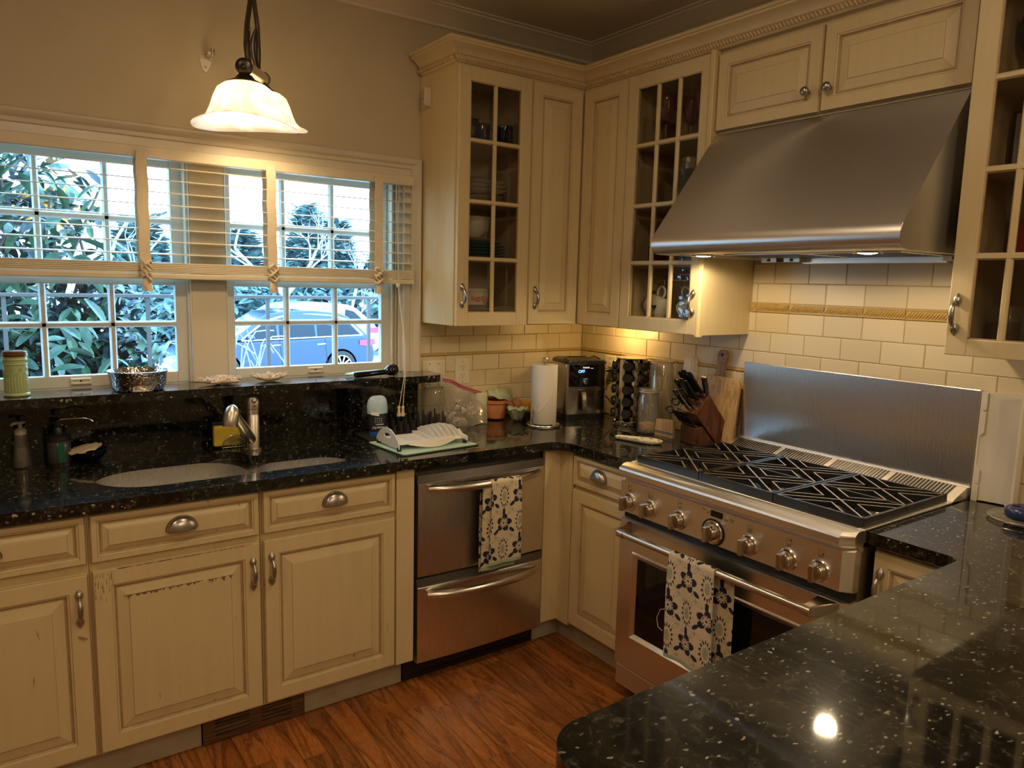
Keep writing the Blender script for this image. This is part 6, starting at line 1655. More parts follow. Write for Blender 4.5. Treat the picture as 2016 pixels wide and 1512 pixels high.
# foil bag of nuts, standing upside down
bg = thing('snack_bag', 'black and blue snack bag in clear film standing upside down in front of the splash', 'bag', (-1.300, -0.235, ZC + 0.012))
M['bagblk'] = pmat('black_foil', (0.025, 0.028, 0.04), 0.22, bump=0.5, bscale=45); M['bagblue'] = pmat('blue_foil', (0.03, 0.12, 0.42), 0.25, bump=0.5, bscale=45)
M['bagpale'] = pmat('crumpled_pale_film', (0.45, 0.62, 0.85), 0.3, bump=1.0, bscale=60, var=0.25, vscale=40); M['white'] = pmat('white_print', (0.85, 0.85, 0.83), 0.5)
def bagshape(m_, z0, z1, zs, e=0.0):
    rg = []
    for (z, w, d) in zs:
        if z0 - 1e-6 <= z <= z1 + 1e-6:
            rg.append([(-1.300 + (w + e) * cos(a) * (1 + 0.02 * sin(3 * a + z * 90)), -0.225 + (d + e) * sin(a), ZC + 0.0125 + z) for a in [2 * pi * k / 24 for k in range(24)]])
    m_.rings(rg)
ZS = [(0, 0.034, 0.020), (0.02, 0.037, 0.024), (0.06, 0.040, 0.026), (0.095, 0.044, 0.027), (0.11, 0.0455, 0.026), (0.13, 0.045, 0.024), (0.15, 0.041, 0.020), (0.163, 0.032, 0.014), (0.168, 0.02, 0.008)]
m_ = MB(); bagshape(m_, 0, 0.02, ZS); m_.build('blue_end', 'bagblue', bg, smooth=60)
m_ = MB(); bagshape(m_, 0.02, 0.095, ZS); m_.build('printed_body', 'bagblk', bg, smooth=60)
m_ = MB(); bagshape(m_, 0.095, 0.168, ZS); m_.build('film_top', 'bagpale', bg, smooth=60)
fbg = Matrix.Translation((-1.300, -0.225 - 0.0275, ZC + 0.0125)) @ Matrix.Rotation(radians(-12), 4, 'Z') @ frame_back(0, 0)
text('wonderful', 0.0155, fbg, 0.0, 0.038, 0.002, 'white', bg, rot=pi); text('pistachios', 0.0085, fbg, -0.002, 0.051, 0.002, 'white', bg, rot=pi); text('NO SHELLS', 0.006, fbg, 0.014, 0.022, 0.001, 'white', bg, rot=pi)
m_ = MB(fbg); m_.add([(-0.038, 0.093, 0.0015), (-0.004, 0.086, 0.0015), (-0.004, 0.101, 0.0015), (-0.038, 0.106, 0.0015)], [(0, 1, 2, 3)]); m_.build('white_flap', 'white', bg, smooth=0)
m_ = MB(fbg)
for j in range(3):
    for i in range(4): m_.box(-0.022 + 0.009 * i, -0.0195 + 0.009 * i, 0.060 + 0.008 * j, 0.0625 + 0.008 * j, 0.0012, 0.0016)
m_.build('print', 'white', bg, smooth=0, kind='stuff')
# white plastic plate rack
pr = thing('dish_rack', 'white plastic dish rack with wavy plate slots on the mint mat', 'dish rack', (-1.19, -0.42, ZC + 0.008))
M['whitep'] = pmat('white_plastic', (0.80, 0.77, 0.70), 0.35); ZM = ZC + 0.0075
X0, X1, Y0_, Y1_ = -1.350, -1.035, -0.535, -0.315
def tray_h(u, v):     # u along x 0..1, v across y 0(front)..1(back)
    return 0.020 + 0.010 * (1 - sin(pi * v)) + 0.012 * (u < 0.02)
m_ = MB()
# base tray with ribs, sloping
n = 22; rg = []
m_.box(X0 + 0.02, X1 - 0.01, Y0_ + 0.035, Y1_ - 0.010, ZM + 0.018, ZM + 0.022)
base = m_.build('base_tray', 'whitep', pr, smooth=0, bevel=0.002)
for k in range(11):
    x = X0 + 0.075 + 0.0125 * k
    MB().add([(x, Y0_ + 0.045, ZM + 0.0225), (x + 0.006, Y0_ + 0.045, ZM + 0.0225), (x + 0.006, Y1_ - 0.07, ZM + 0.0225), (x, Y1_ - 0.07, ZM + 0.0225)], [(0, 1, 2, 3)])
m_ = MB()
for k in range(11):
    x = X0 + 0.075 + 0.0125 * k; m_.box(x, x + 0.005, Y0_ + 0.045, Y1_ - 0.08, ZM + 0.022, ZM + 0.0265)
m_.build('rib', 'whitep', base, smooth=0, kind='stuff')
# curved front wall dipping to the mat
rg = []
for k in range(19):
    t = k / 18; x = X0 + 0.055 + (X1 - X0 - 0.11) * t; yb = Y0_ + 0.035 - 0.028 * sin(pi * t)
    rg.append([(x, yb, ZM + 0.004 + 0.012 * (1 - sin(pi * t))), (x, yb - 0.003, ZM + 0.006 + 0.012 * (1 - sin(pi * t))), (x, yb + 0.006, ZM + 0.032), (x, yb + 0.010, ZM + 0.032)])
MB().rings(rg).build('front_lip', 'whitep', pr, smooth=50)
# left end wall with hand hole
def endwall(x, label):
    n = 20; outl = []
    for k in range(n + 1):
        t = k / n; outl.append((Y0_ + 0.01 + (Y1_ - Y0_ - 0.02) * t, 0.022 + 0.055 * sin(pi * t) ** 0.7))
    low = [(Y1_ - 0.01, 0.008), (Y1_ - 0.04, 0.010), (Y0_ + 0.04, 0.010), (Y0_ + 0.01, 0.008)]
    hole_ = [(-0.425 + 0.030 * cos(a), 0.046 + 0.010 * sin(a)) for a in [2 * pi * k / 16 for k in range(16)]]
    bm = bmesh.new()
    for lp in (outl + low, hole_):
        vs = [bm.verts.new((x, p[0], ZM + p[1])) for p in lp]
        for i in range(len(vs)): bm.edges.new((vs[i], vs[(i + 1) % len(vs)]))
    bmesh.ops.triangle_fill(bm, use_beauty=True, use_dissolve=True, edges=bm.edges[:])
    ex = bmesh.ops.extrude_face_region(bm, geom=bm.faces[:]); bmesh.ops.translate(bm, verts=[g for g in ex['geom'] if isinstance(g, bmesh.types.BMVert)], vec=(0.004, 0, 0))
    bmesh.ops.recalc_face_normals(bm, faces=bm.faces); me = bpy.data.meshes.new('end_wall'); bm.to_mesh(me); bm.free(); me.materials.append(M['whitep'])
    o = bpy.data.objects.new('end_wall', me); COL.objects.link(o); o.parent = pr; o.matrix_parent_inverse = Matrix.Translation(pr.location).inverted()
endwall(X0, 'l')
for k in range(7):      # plate-slot fins, taller to the back, in the right half
    x = X1 - 0.155 + 0.024 * k; rg = []
    hh = [0.030, 0.060, 0.066, 0.070, 0.072, 0.066, 0.055][k] if k < 7 else 0.05
    for j in range(9):
        t = j / 8; y = Y0_ + 0.06 + (Y1_ - Y0_ - 0.075) * t; h = 0.024 + hh * (0.15 + 0.85 * sin(pi * (0.10 + 0.72 * t)) ** 1.3) * 0.62; lean = 0.010
        rg.append([(x, y, ZM + 0.020), (x + 0.012, y, ZM + 0.020), (x + 0.006 - lean * 0.5, y, ZM + h), (x + 0.002 - lean * 0.5, y, ZM + h)])
    MB().rings(rg).build('plate_slot', 'whitep', pr, smooth=30)
rg = []
for k in range(13):
    t = k / 12; x = X1 - 0.12 + 0.115 * t
    rg.append([(x, Y1_ - 0.012, ZM + 0.022), (x, Y1_ - 0.006, ZM + 0.022), (x, Y1_ - 0.006, ZM + 0.040 + 0.010 * sin(t * 14)), (x, Y1_ - 0.012, ZM + 0.040 + 0.010 * sin(t * 14))])
MB().rings(rg).build('back_rail', 'whitep', pr, smooth=40)
rg = []
for k in range(15):
    t = k / 14; y = Y0_ + 0.02 + (Y1_ - Y0_ - 0.04) * t
    rg.append([(X1 - 0.006, y, ZM + 0.012 + 0.006 * sin(pi * t)), (X1, y, ZM + 0.012 + 0.006 * sin(pi * t)), (X1, y, ZM + 0.030 + 0.024 * sin(pi * t * 1.0) ** 2 * (0.7 + 0.3 * sin(t * 22))), (X1 - 0.006, y, ZM + 0.030 + 0.024 * sin(pi * t) ** 2 * (0.7 + 0.3 * sin(t * 22)))])
MB().rings(rg).build('end_wall', 'whitep', pr, smooth=40)
for x, y in ((X0 + 0.006, Y0_ + 0.02), (X0 + 0.006, Y1_ - 0.02), (X1 - 0.008, Y0_ + 0.03), (X1 - 0.008, Y1_ - 0.03)):
    MB().lathe([(0.0085, ZM + 0.0004), (0.0095, ZM + 0.012), (0.0095, ZM + 0.014)], (x, y, 0), 12).build('rubber_foot', 'rubber', pr, smooth=40)

# ---- between the mat and the towel roll
jr = thing('glass_jar', 'empty clear wide-mouth glass jar below the switch plate', 'jar', (-0.965, -0.070, ZC))
c = (-0.960, -0.072, 0)
MB().lathe([(0.048, ZC + 0.0005), (0.052, ZC + 0.006), (0.052, ZC + 0.150), (0.048, ZC + 0.165), (0.043, ZC + 0.172), (0.046, ZC + 0.180), (0.045, ZC + 0.195), (0.042, ZC + 0.195), (0.041, ZC + 0.172), (0.048, ZC + 0.150), (0.048, ZC + 0.010), (0.0001, ZC + 0.008)], c, 36).build('jar_body', 'jarglass', jr, smooth=50)
M['grain'] = pmat('pale_grain', (0.55, 0.45, 0.30), 0.9, bump=0.8, bscale=300, var=0.3, vscale=120)
zb = thing('zip_bag', 'clear zip bag of wrapped treats with a magenta seal leaning on the tile', 'bag', (-0.80, -0.11, ZC))
rr = random.Random(5)
m_ = MB(); rg = []
for j in range(8):
    t = j / 7; z = ZC + 0.0008 + 0.105 * t; w = 0.118 - 0.012 * t; d = 0.055 * (1 - 0.75 * t) + 0.002; cy = -0.125 + 0.045 * t
    rg.append([(-0.800 + 0.01 * t + w * cos(a) * (1 + 0.05 * sin(5 * a + j)), cy + d * sin(a) * (1 + 0.1 * sin(7 * a + 2 * j)), z + 0.004 * sin(4 * a + j)) for a in [2 * pi * k / 40 for k in range(40)]])
# upper sheet leans back to the seal line
rg.append([(-0.800 + 0.105 * cos(a) + 0.0, -0.080 + 0.004 * sin(a), ZC + 0.150 - 0.045 * cos(a)) for a in [2 * pi * k / 40 for k in range(40)]])
rg.append([(-0.800 + 0.108 * cos(a) + 0.0, -0.076 + 0.002 * sin(a), ZC + 0.182 - 0.050 * cos(a)) for a in [2 * pi * k / 40 for k in range(40)]])
m_.rings(rg, True, True, True); m_.build('film', 'bagfilm', zb, smooth=25)
M['zip'] = pmat('magenta_seal', (0.62, 0.04, 0.16), 0.3)
for dz, r_ in ((0, 0.0032), (-0.009, 0.0022)):
    MB().tube([(-0.908, -0.083, ZC + 0.213 + dz), (-0.86, -0.085, ZC + 0.203 + dz), (-0.80, -0.085, ZC + 0.172 + dz), (-0.74, -0.087, ZC + 0.152 + dz), (-0.692, -0.085, ZC + 0.137 + dz)], r_, 8).build('zip_seal', 'zip', zb, smooth=60)
M['wrap1'] = pmat('wrapper_film', (0.66, 0.56, 0.50), 0.3, bump=1, bscale=60, var=0.3, vscale=30); M['wrap2'] = pmat('tan_wrapper', (0.62, 0.45, 0.28), 0.4, bump=1, bscale=60, var=0.2, vscale=30); M['wrap3'] = pmat('green_wrapper', (0.20, 0.36, 0.18), 0.4, bump=1, bscale=60, var=0.3, vscale=30)
for k in range(16):
    x = -0.800 + rr.uniform(-0.080, 0.080); z = ZC + 0.016 + rr.uniform(0, 0.085) * (1 - abs(x + 0.8) / 0.14); y = -0.125 + (z - ZC) * 0.42 + rr.uniform(-0.018, 0.012)
    m_ = MB(); m_.sphere((0, 0, 0), 0.022, 9, 6, scale=(1.1, 0.45, 0.55))
    m_.v = [tuple(Matrix.Translation((x, y, z)) @ Matrix.Rotation(rr.uniform(-1.2, 1.2), 4, 'Y') @ Matrix.Rotation(rr.uniform(-.3, .3), 4, 'Z') @ (Vector(v) * (1 + 0.18 * sin(v[0] * 400) * cos(v[2] * 500)))) for v in m_.v]
    tag(m_.build('wrapped_treat', ['wrap1', 'wrap2', 'wrap1', 'wrap3'][k % 4] if z > ZC + 0.06 or k % 4 != 3 else 'wrap1', None, smooth=30), 'small film-wrapped treat inside the clear zip bag', 'snack', 'wrapped treats in the zip bag')
cn = MB(); cn.lathe([(0.040, ZC + 0.0005), (0.042, ZC + 0.01), (0.042, ZC + 0.125), (0.038, ZC + 0.135)], (-0.690, -0.060, 0), 24)
tag(cn.build('canister', pmat('pale_canister', (0.62, 0.60, 0.45), 0.4), None, smooth=40), 'pale canister standing behind the zip bag', 'canister')
M['terra'] = pmat('terracotta', (0.50, 0.19, 0.07), 0.75, var=0.15, vscale=30, bump=0.2)
tp1 = thing('terracotta_pot', 'terracotta pot wrapped in a pale green cloth left of the towel roll', 'pot', (-0.610, -0.085, ZC))
MB().lathe([(0.034, ZC + 0.0005), (0.046, ZC + 0.008), (0.054, ZC + 0.05), (0.050, ZC + 0.075), (0.056, ZC + 0.080), (0.056, ZC + 0.094), (0.050, ZC + 0.095), (0.048, ZC + 0.060), (0.0001, ZC + 0.055)], (-0.610, -0.085, 0), 28).build('pot_body', 'terra', tp1, smooth=40)
MB().tube([(-0.575, -0.128, ZC + 0.085), (-0.560, -0.150, ZC + 0.078), (-0.556, -0.158, ZC + 0.060), (-0.566, -0.146, ZC + 0.045)], 0.007, 8).build('lug', 'terra', tp1, smooth=60)
M['gauze'] = pmat('green_gauze', (0.48, 0.56, 0.36), 0.9, bump=0.5, bscale=250, var=0.12, vscale=25)
m_ = MB(); rg = []
for j in range(9):
    t = j / 8; r_ = 0.060 * cos(pi / 2 * t) + 0.004
    rg.append([(-0.582 + (r_ * 1.25) * cos(a) * (1 + 0.06 * sin(9 * a + j)), -0.075 + r_ * 0.8 * sin(a), ZC + 0.097 + 0.050 * sin(pi / 2 * t) - 0.022 * cos(a) * (1 - t) + 0.004 * sin(7 * a + j * 1.3)) for a in [2 * pi * k / 36 for k in range(36)]])
m_.rings(rg); tag(m_.build('green_cloth', 'gauze', None, smooth=50), 'crumpled pale green cloth heaped over the terracotta pot', 'cloth')
gb = thing('glass_bowl', 'fluted clear glass bowl lined with green cloth in front of the terracotta pot', 'bowl', (-0.545, -0.190, ZC))
m_ = MB(); rg = []
for (r_, z, f) in ((0.022, 0.0005, 0), (0.026, 0.004, 0.02), (0.031, 0.018, 0.05), (0.037, 0.038, 0.06), (0.040, 0.050, 0.06), (0.038, 0.050, 0.06), (0.034, 0.036, 0.05), (0.026, 0.012, 0.02), (0.0005, 0.008, 0)):
    rg.append([(-0.552 + r_ * (1 + f * cos(12 * a)) * cos(a), -0.185 + r_ * (1 + f * cos(12 * a)) * sin(a), ZC + z) for a in [2 * pi * k / 72 for k in range(72)]])
m_.rings(rg, True, True, False); m_.build('bowl_body', 'jarglass', gb, smooth=50)
m_ = MB(); rg = []
for (r_, z) in ((0.020, 0.012), (0.030, 0.028), (0.036, 0.046), (0.044, 0.060), (0.050, 0.062), (0.044, 0.070), (0.030, 0.066), (0.015, 0.060), (0.0005, 0.058)):
    rg.append([(-0.552 + r_ * (1 + 0.12 * sin(5 * a + z * 60)) * cos(a), -0.185 + r_ * (1 + 0.12 * sin(5 * a + 1 + z * 60)) * sin(a), ZC + z + 0.004 * sin(7 * a)) for a in [2 * pi * k / 48 for k in range(48)]])
m_.rings(rg); tag(m_.build('green_cloth', 'gauze', None, smooth=50), 'pale green cloth stuffed in the fluted glass bowl', 'cloth')
tp2 = MB(); tp2.lathe([(0.018, 0), (0.030, 0.018), (0.034, 0.030), (0.030, 0.031), (0.0001, 0.02)], (0, 0, 0), 20)
tp2.v = [tuple(Matrix.Translation((-0.545, -0.150, ZC + 0.068)) @ Matrix.Rotation(radians(65), 4, 'Y') @ Vector(v)) for v in tp2.v]
tag(tp2.build('terracotta_saucer', 'terra', None, smooth=40), 'small terracotta dish tipped between pot and glass bowl', 'pot')
m_ = MB(); m_.lathe([(0.030, ZC + 0.0005), (0.044, ZC + 0.010), (0.050, ZC + 0.045), (0.046, ZC + 0.075), (0.040, ZC + 0.082), (0.0001, ZC + 0.080)], (-0.462, -0.110, 0), 24)
tag(m_.build('amber_jar', pmat('amber_glass', (0.80, 0.36, 0.04), 0.12), None, smooth=50), 'squat amber jar half hidden behind the towel roll', 'jar')
m_ = MB(); m_.box(-0.520, -0.482, -0.205, -0.175, ZC + 0.0005, ZC + 0.045); tag(m_.build('tea_light', 'black', None, smooth=0, bevel=0.004), 'small dark box tucked between glass bowl and towel roll', 'box')

# ---- paper towel
pt_ = thing('paper_towel_holder', 'steel paper towel holder with ring base and faceted finial', 'holder', (-0.508, -0.335, ZC))
c = (-0.508, -0.335)
m_ = MB(); m_.lathe([(0.0780, ZC + 0.004), (0.0800, ZC + 0.008), (0.0780, ZC + 0.012), (0.074, ZC + 0.012), (0.072, ZC + 0.006), (0.074, ZC + 0.0005), (0.078, ZC + 0.0005)], (c[0], c[1], 0), 40)
m_.tube([(c[0] - 0.074, c[1], ZC + 0.006), (c[0] + 0.074, c[1], ZC + 0.006)], 0.004, 8); m_.tube([(c[0], c[1] - 0.074, ZC + 0.006), (c[0], c[1] + 0.074, ZC + 0.006)], 0.004, 8)
m_.build('base', 'nickel', pt_, smooth=50)
MB().tube([(c[0], c[1], ZC + 0.006), (c[0], c[1], ZC + 0.296)], 0.006, 12).build('rod', 'nickel', pt_, smooth=50)
MB().lathe([(0.006, ZC + 0.292), (0.0075, ZC + 0.297), (0.013, ZC + 0.314), (0.009, ZC + 0.321), (0.0001, ZC + 0.321)], (c[0], c[1], 0), 8).build('finial', 'nickel', pt_, smooth=0)
m_ = MB(); m_.tube([(c[0] - 0.070, c[1] - 0.015, ZC + 0.012), (c[0] - 0.082, c[1] - 0.02, ZC + 0.035), (c[0] - 0.082, c[1] - 0.02, ZC + 0.065), (c[0] - 0.074, c[1] - 0.018, ZC + 0.085), (c[0] - 0.068, c[1] - 0.017, ZC + 0.06), (c[0] - 0.074, c[1] - 0.018, ZC + 0.035), (c[0] - 0.070, c[1] - 0.015, ZC + 0.012)], 0.0025, 8); m_.build('tension_arm', 'nickel', pt_, smooth=60)
def towel_paper():
    m, nt, b = new_mat('quilted_paper'); b.inputs['Base Color'].default_value = (0.80, 0.75, 0.66, 1); b.inputs['Roughness'].default_value = 0.9
    tc = nt.nodes.new('ShaderNodeTexCoord'); v = nt.nodes.new('ShaderNodeTexWave'); v.wave_type = 'RINGS'; v.inputs['Scale'].default_value = 60; v.inputs['Distortion'].default_value = 6; v.inputs['Detail Scale'].default_value = 0.5
    nt.links.new(tc.outputs['Object'], v.inputs['Vector']); bp = nt.nodes.new('ShaderNodeBump'); bp.inputs['Strength'].default_value = 0.35; bp.inputs['Distance'].default_value = 0.002
    nt.links.new(v.outputs['Fac'], bp.inputs['Height']); nt.links.new(bp.outputs['Normal'], b.inputs['Normal']); return m
M['paper'] = towel_paper()
rl_ = thing('paper_towel_roll', 'white quilted paper towel roll on the steel holder', 'paper towel', (c[0], c[1], ZC + 0.014))
m_ = MB(); m_.lathe([(0.021, ZC + 0.014), (0.0585, ZC + 0.014), (0.0600, ZC + 0.016), (0.0600, ZC + 0.286), (0.0585, ZC + 0.288), (0.021, ZC + 0.288), (0.0205, ZC + 0.285), (0.0205, ZC + 0.016)], (c[0], c[1], 0), 48)
r0 = m_.rings if False else None
rol = m_.build('roll', 'paper', rl_, smooth=50)
m_ = MB(); a1 = radians(-128); rg = []
for k in range(13):      # loose diagonal edge of the last sheet
    t = k / 12; a = radians(-160 + 95 * t); z = ZC + 0.070 + 0.150 * t ** 1.4; rg.append([(c[0] + 0.0604 * cos(a), c[1] + 0.0604 * sin(a), z), (c[0] + 0.0620 * cos(a), c[1] + 0.0620 * sin(a), z + 0.001), (c[0] + 0.0604 * cos(a), c[1] + 0.0604 * sin(a), z + 0.006)])
m_.rings(rg); m_.build('sheet_edge', 'paper', rol, smooth=50)
MB().lathe([(0.0195, ZC + 0.018), (0.0200, ZC + 0.018), (0.0200, ZC + 0.287), (0.0190, ZC + 0.287)], (c[0], c[1], 0), 24).build('core', pmat('cardboard', (0.45, 0.32, 0.18), 0.8), rl_, smooth=50)

# ---- air fryer
M['fryst'] = pmat('dark_polished_steel', (0.42, 0.39, 0.36), 0.20, 1.0)
af = thing('air_fryer', 'black and steel air fryer with round dial standing in the corner', 'appliance', (-0.225, -0.19, ZC), rotz=0)
AM = Matrix.Translation((-0.232, -0.315, ZC)) @ Matrix.Rotation(radians(-16), 4, 'Z') @ frame_back(0, 0)      # u right, v up, w to the viewer
def rrect(hw, d0, d1, r, n=6):     # rounded rectangle in u-w, centred
    return smooth_poly([(-hw, d0, r), (hw, d0, r), (hw, d1, r * 0.4), (-hw, d1, r * 0.4)], n)
def stack(m_, zs, hw, d0, d1, r):
    m_.rings([[(p[0] * s_ , z, p[1]) for p in rrect(hw, d0, d1, r)] for z, s_ in zs])
m_ = MB(AM); stack(m_, [(0.0005, 0.98), (0.006, 1.0), (0.030, 1.0)], 0.112, -0.215, 0.0, 0.05); m_.build('base', 'black', af, smooth=40)
m_ = MB(AM); stack(m_, [(0.0305, 1.0), (0.034, 1.005), (0.150, 1.005), (0.155, 1.0)], 0.112, -0.215, 0.001, 0.05); bas = m_.build('basket_drawer', 'fryst', af, smooth=40)
m_ = MB(AM); stack(m_, [(0.1555, 1.0), (0.158, 1.0), (0.262, 1.0), (0.276, 0.975)], 0.112, -0.215, 0.001, 0.05); m_.build('housing', 'fryst', af, smooth=40)
m_ = MB(AM); stack(m_, [(0.2762, 0.99), (0.283, 0.985), (0.290, 0.95), (0.294, 0.86)], 0.113, -0.216, 0.003, 0.05); m_.build('lid', 'black', af, smooth=40)
m_ = MB(AM); m_.tube([(-0.085, 0.292, -0.03), (-0.095, 0.297, -0.06), (-0.085, 0.303, -0.10), (0.085, 0.303, -0.10), (0.095, 0.297, -0.06), (0.085, 0.292, -0.03)], 0.003, 8); m_.build('rim', 'blackg', af, smooth=50)
m_ = MB(AM); m_.prism([(p[0], p[1]) for p in smooth_poly([(-0.095, 0.166, 0.006), (0.078, 0.166, 0.006), (0.078, 0.275, 0.006), (-0.095, 0.275, 0.006)], 4)], 'z', 0.001, 0.0045)
pn_ = m_.build('control_panel', 'blackg', af, smooth=30)
m_ = MB(AM); m_.lathe([(0.0165, 0.0046), (0.0165, 0.014), (0.0145, 0.0165), (0.0001, 0.0168)], (-0.008, 0.1925, 0), 28); m_.build('dial', 'chrome', pn_, smooth=40)
M['led'] = pmat('blue_led', (0.1, 0.3, 1), emit=(0.15, 0.45, 1.0), estr=2.5); M['whled'] = pmat('white_led', (1, 1, 1), emit=(0.7, 0.8, 1.0), estr=0.9)
text('OFF', 0.020, AM, -0.030, 0.240, 0.0047, 'led', pn_, 'display_text', ext=0.0001); text('instant', 0.013, AM, -0.006, 0.260, 0.0047, 'whled', pn_, 'display_text', ext=0.0001); text('vortex', 0.006, AM, 0.024, 0.256, 0.0047, 'whled', pn_, 'display_text', ext=0.0001)
m_ = MB(AM); m_.box(-0.112, 0.112, 0.1485, 0.152, 0.001, 0.0025); m_.build('seam_bead', 'chrome', bas, smooth=0)
m_ = MB(AM); m_.prism(smooth_poly([(-0.036, 0.050, 0.012), (-0.008, 0.050, 0.012), (-0.006, 0.150, 0.004), (-0.038, 0.150, 0.004)], 4), 'z', 0.002, 0.012); hm_ = m_.build('handle_back', 'black', bas, smooth=30)
m_ = MB(AM); rg = []
for k in range(9):
    t = k / 8; z = 0.144 - 0.098 * t; w_ = 0.014 + 0.016 * sin(pi * min(1, t * 1.3) * 0.5) ; hw = 0.0125 - 0.002 * t
    rg.append([(-0.022 - hw, z, w_), (-0.022 + hw, z, w_), (-0.022 + hw * 0.8, z, w_ + 0.008), (-0.022 - hw * 0.8, z, w_ + 0.008)])
m_.rings(rg); m_.build('handle', 'chrome', bas, smooth=40)

# ---- spice carousel
sc_ = thing('spice_carousel', 'chrome revolving spice tower with columns of black-capped jars', 'spice rack', (-0.145, -0.505, ZC))
cx, cy = -0.112, -0.500
SB = ZC + 0.0005
MB().lathe([(0.078, SB), (0.080, SB + 0.004), (0.080, SB + 0.022), (0.076, SB + 0.026), (0.03, SB + 0.028)], (cx, cy, 0), 40).build('base', 'chrome', sc_, smooth=40)
MB().lathe([(0.030, SB + 0.0285), (0.030, SB + 0.312), (0.028, SB + 0.314)], (cx, cy, 0), 16).build('core_post', 'blackg', sc_, smooth=40)
MB().lathe([(0.075, SB + 0.3145), (0.078, SB + 0.318), (0.076, SB + 0.322), (0.0001, SB + 0.322)], (cx, cy, 0), 40).build('top_plate', 'chrome', sc_, smooth=40)
va = [radians(212 + 60 * k) for k in range(6)]
for k, a in enumerate(va):      # chrome blades between the jar columns
    b_ = a + radians(30); m_ = MB(); rg = []
    for z in (SB + 0.0285, SB + 0.314): rg.append([(cx + r_ * cos(b_ + da), cy + r_ * sin(b_ + da), z) for r_, da in ((0.067, -0.24), (0.073, -0.1), (0.073, 0.1), (0.067, 0.24), (0.062, 0.22), (0.066, 0), (0.062, -0.22))])
    m_.rings(rg); m_.build('blade', 'chrome', sc_, smooth=30)
M['spicem'] = pmat('spice_brown', (0.25, 0.11, 0.05), 0.8, var=0.4, vscale=30); M['cap'] = pmat('black_cap', (0.015, 0.017, 0.018), 0.22)
proto = None
for k, a in enumerate(va):
    for j in range(5):
        if k in (3, 4) : 
            pass
        z = SB + 0.052 + 0.0565 * j; d = Vector((cos(a), sin(a), 0.0)); o_ = Vector((cx, cy, z))
        if proto is None:
            t = thing('spice_jar', 'x', 'jar', (0, 0, 0), 'spice jars on the carousel')
            MB().lathe([(0.0185, 0.0), (0.0195, 0.003), (0.0195, 0.040), (0.017, 0.046)], (0, 0, 0), 16, axis='x').build('glass', 'jarglass', t, smooth=50)
            MB().lathe([(0.0175, 0.001), (0.0178, 0.030), (0.0001, 0.0302)], (0, 0, 0), 12, axis='x').build('spice', 'spicem', t, smooth=50)
            cp_ = MB().lathe([(0.0205, 0.0465), (0.0215, 0.048), (0.0215, 0.060), (0.0200, 0.062), (0.0165, 0.062), (0.0160, 0.0600), (0.006, 0.060), (0.005, 0.0615), (0.0001, 0.0615)], (0, 0, 0), 20, axis='x').build('cap', 'cap', t, smooth=40)
            proto = t; jar_ = t
        else: jar_ = copy_tree(proto)
        jar_.location = o_ + d * 0.031; jar_.rotation_euler = (0, radians(-8), a) 
        pos = {0: 'column facing the towel roll', 1: 'column facing the room', 2: 'column facing the range', 3: 'column facing the knives', 4: 'column facing the wall', 5: 'column facing the fryer'}[k]
        lvl = ['lowest', 'second from bottom', 'middle', 'second from top', 'topmost'][j]
        jar_['label'] = 'black-capped spice jar, %s in the %s' % (lvl, pos)
# cord and plug at the outlet behind
pc = thing('power_cord', 'black plug and drooping cord with a red tag at the right wall outlet', 'cord', (-0.03, -0.28, 1.13))
m_ = MB(); m_.tube([(-0.008, -0.275, 1.150), (-0.030, -0.270, 1.152), (-0.055, -0.262, 1.150), (-0.075, -0.258, 1.140)], [0.014, 0.015, 0.010, 0.005], 10); m_.build('plug', 'black', pc, smooth=50)
MB().tube([(-0.075, -0.258, 1.140), (-0.085, -0.262, 1.10), (-0.082, -0.275, 1.04), (-0.06, -0.31, 0.99), (-0.03, -0.36, 0.95), (-0.02, -0.42, 0.925)], 0.0032, 8).build('cord', 'black', pc, smooth=60)
MB().tube([(-0.0855, -0.2615, 1.098), (-0.0855, -0.264, 1.085), (-0.0850, -0.268, 1.06)], 0.0045, 8).build('tag', pmat('red_tag', (0.5, 0.05, 0.02), 0.4), pc, smooth=60)

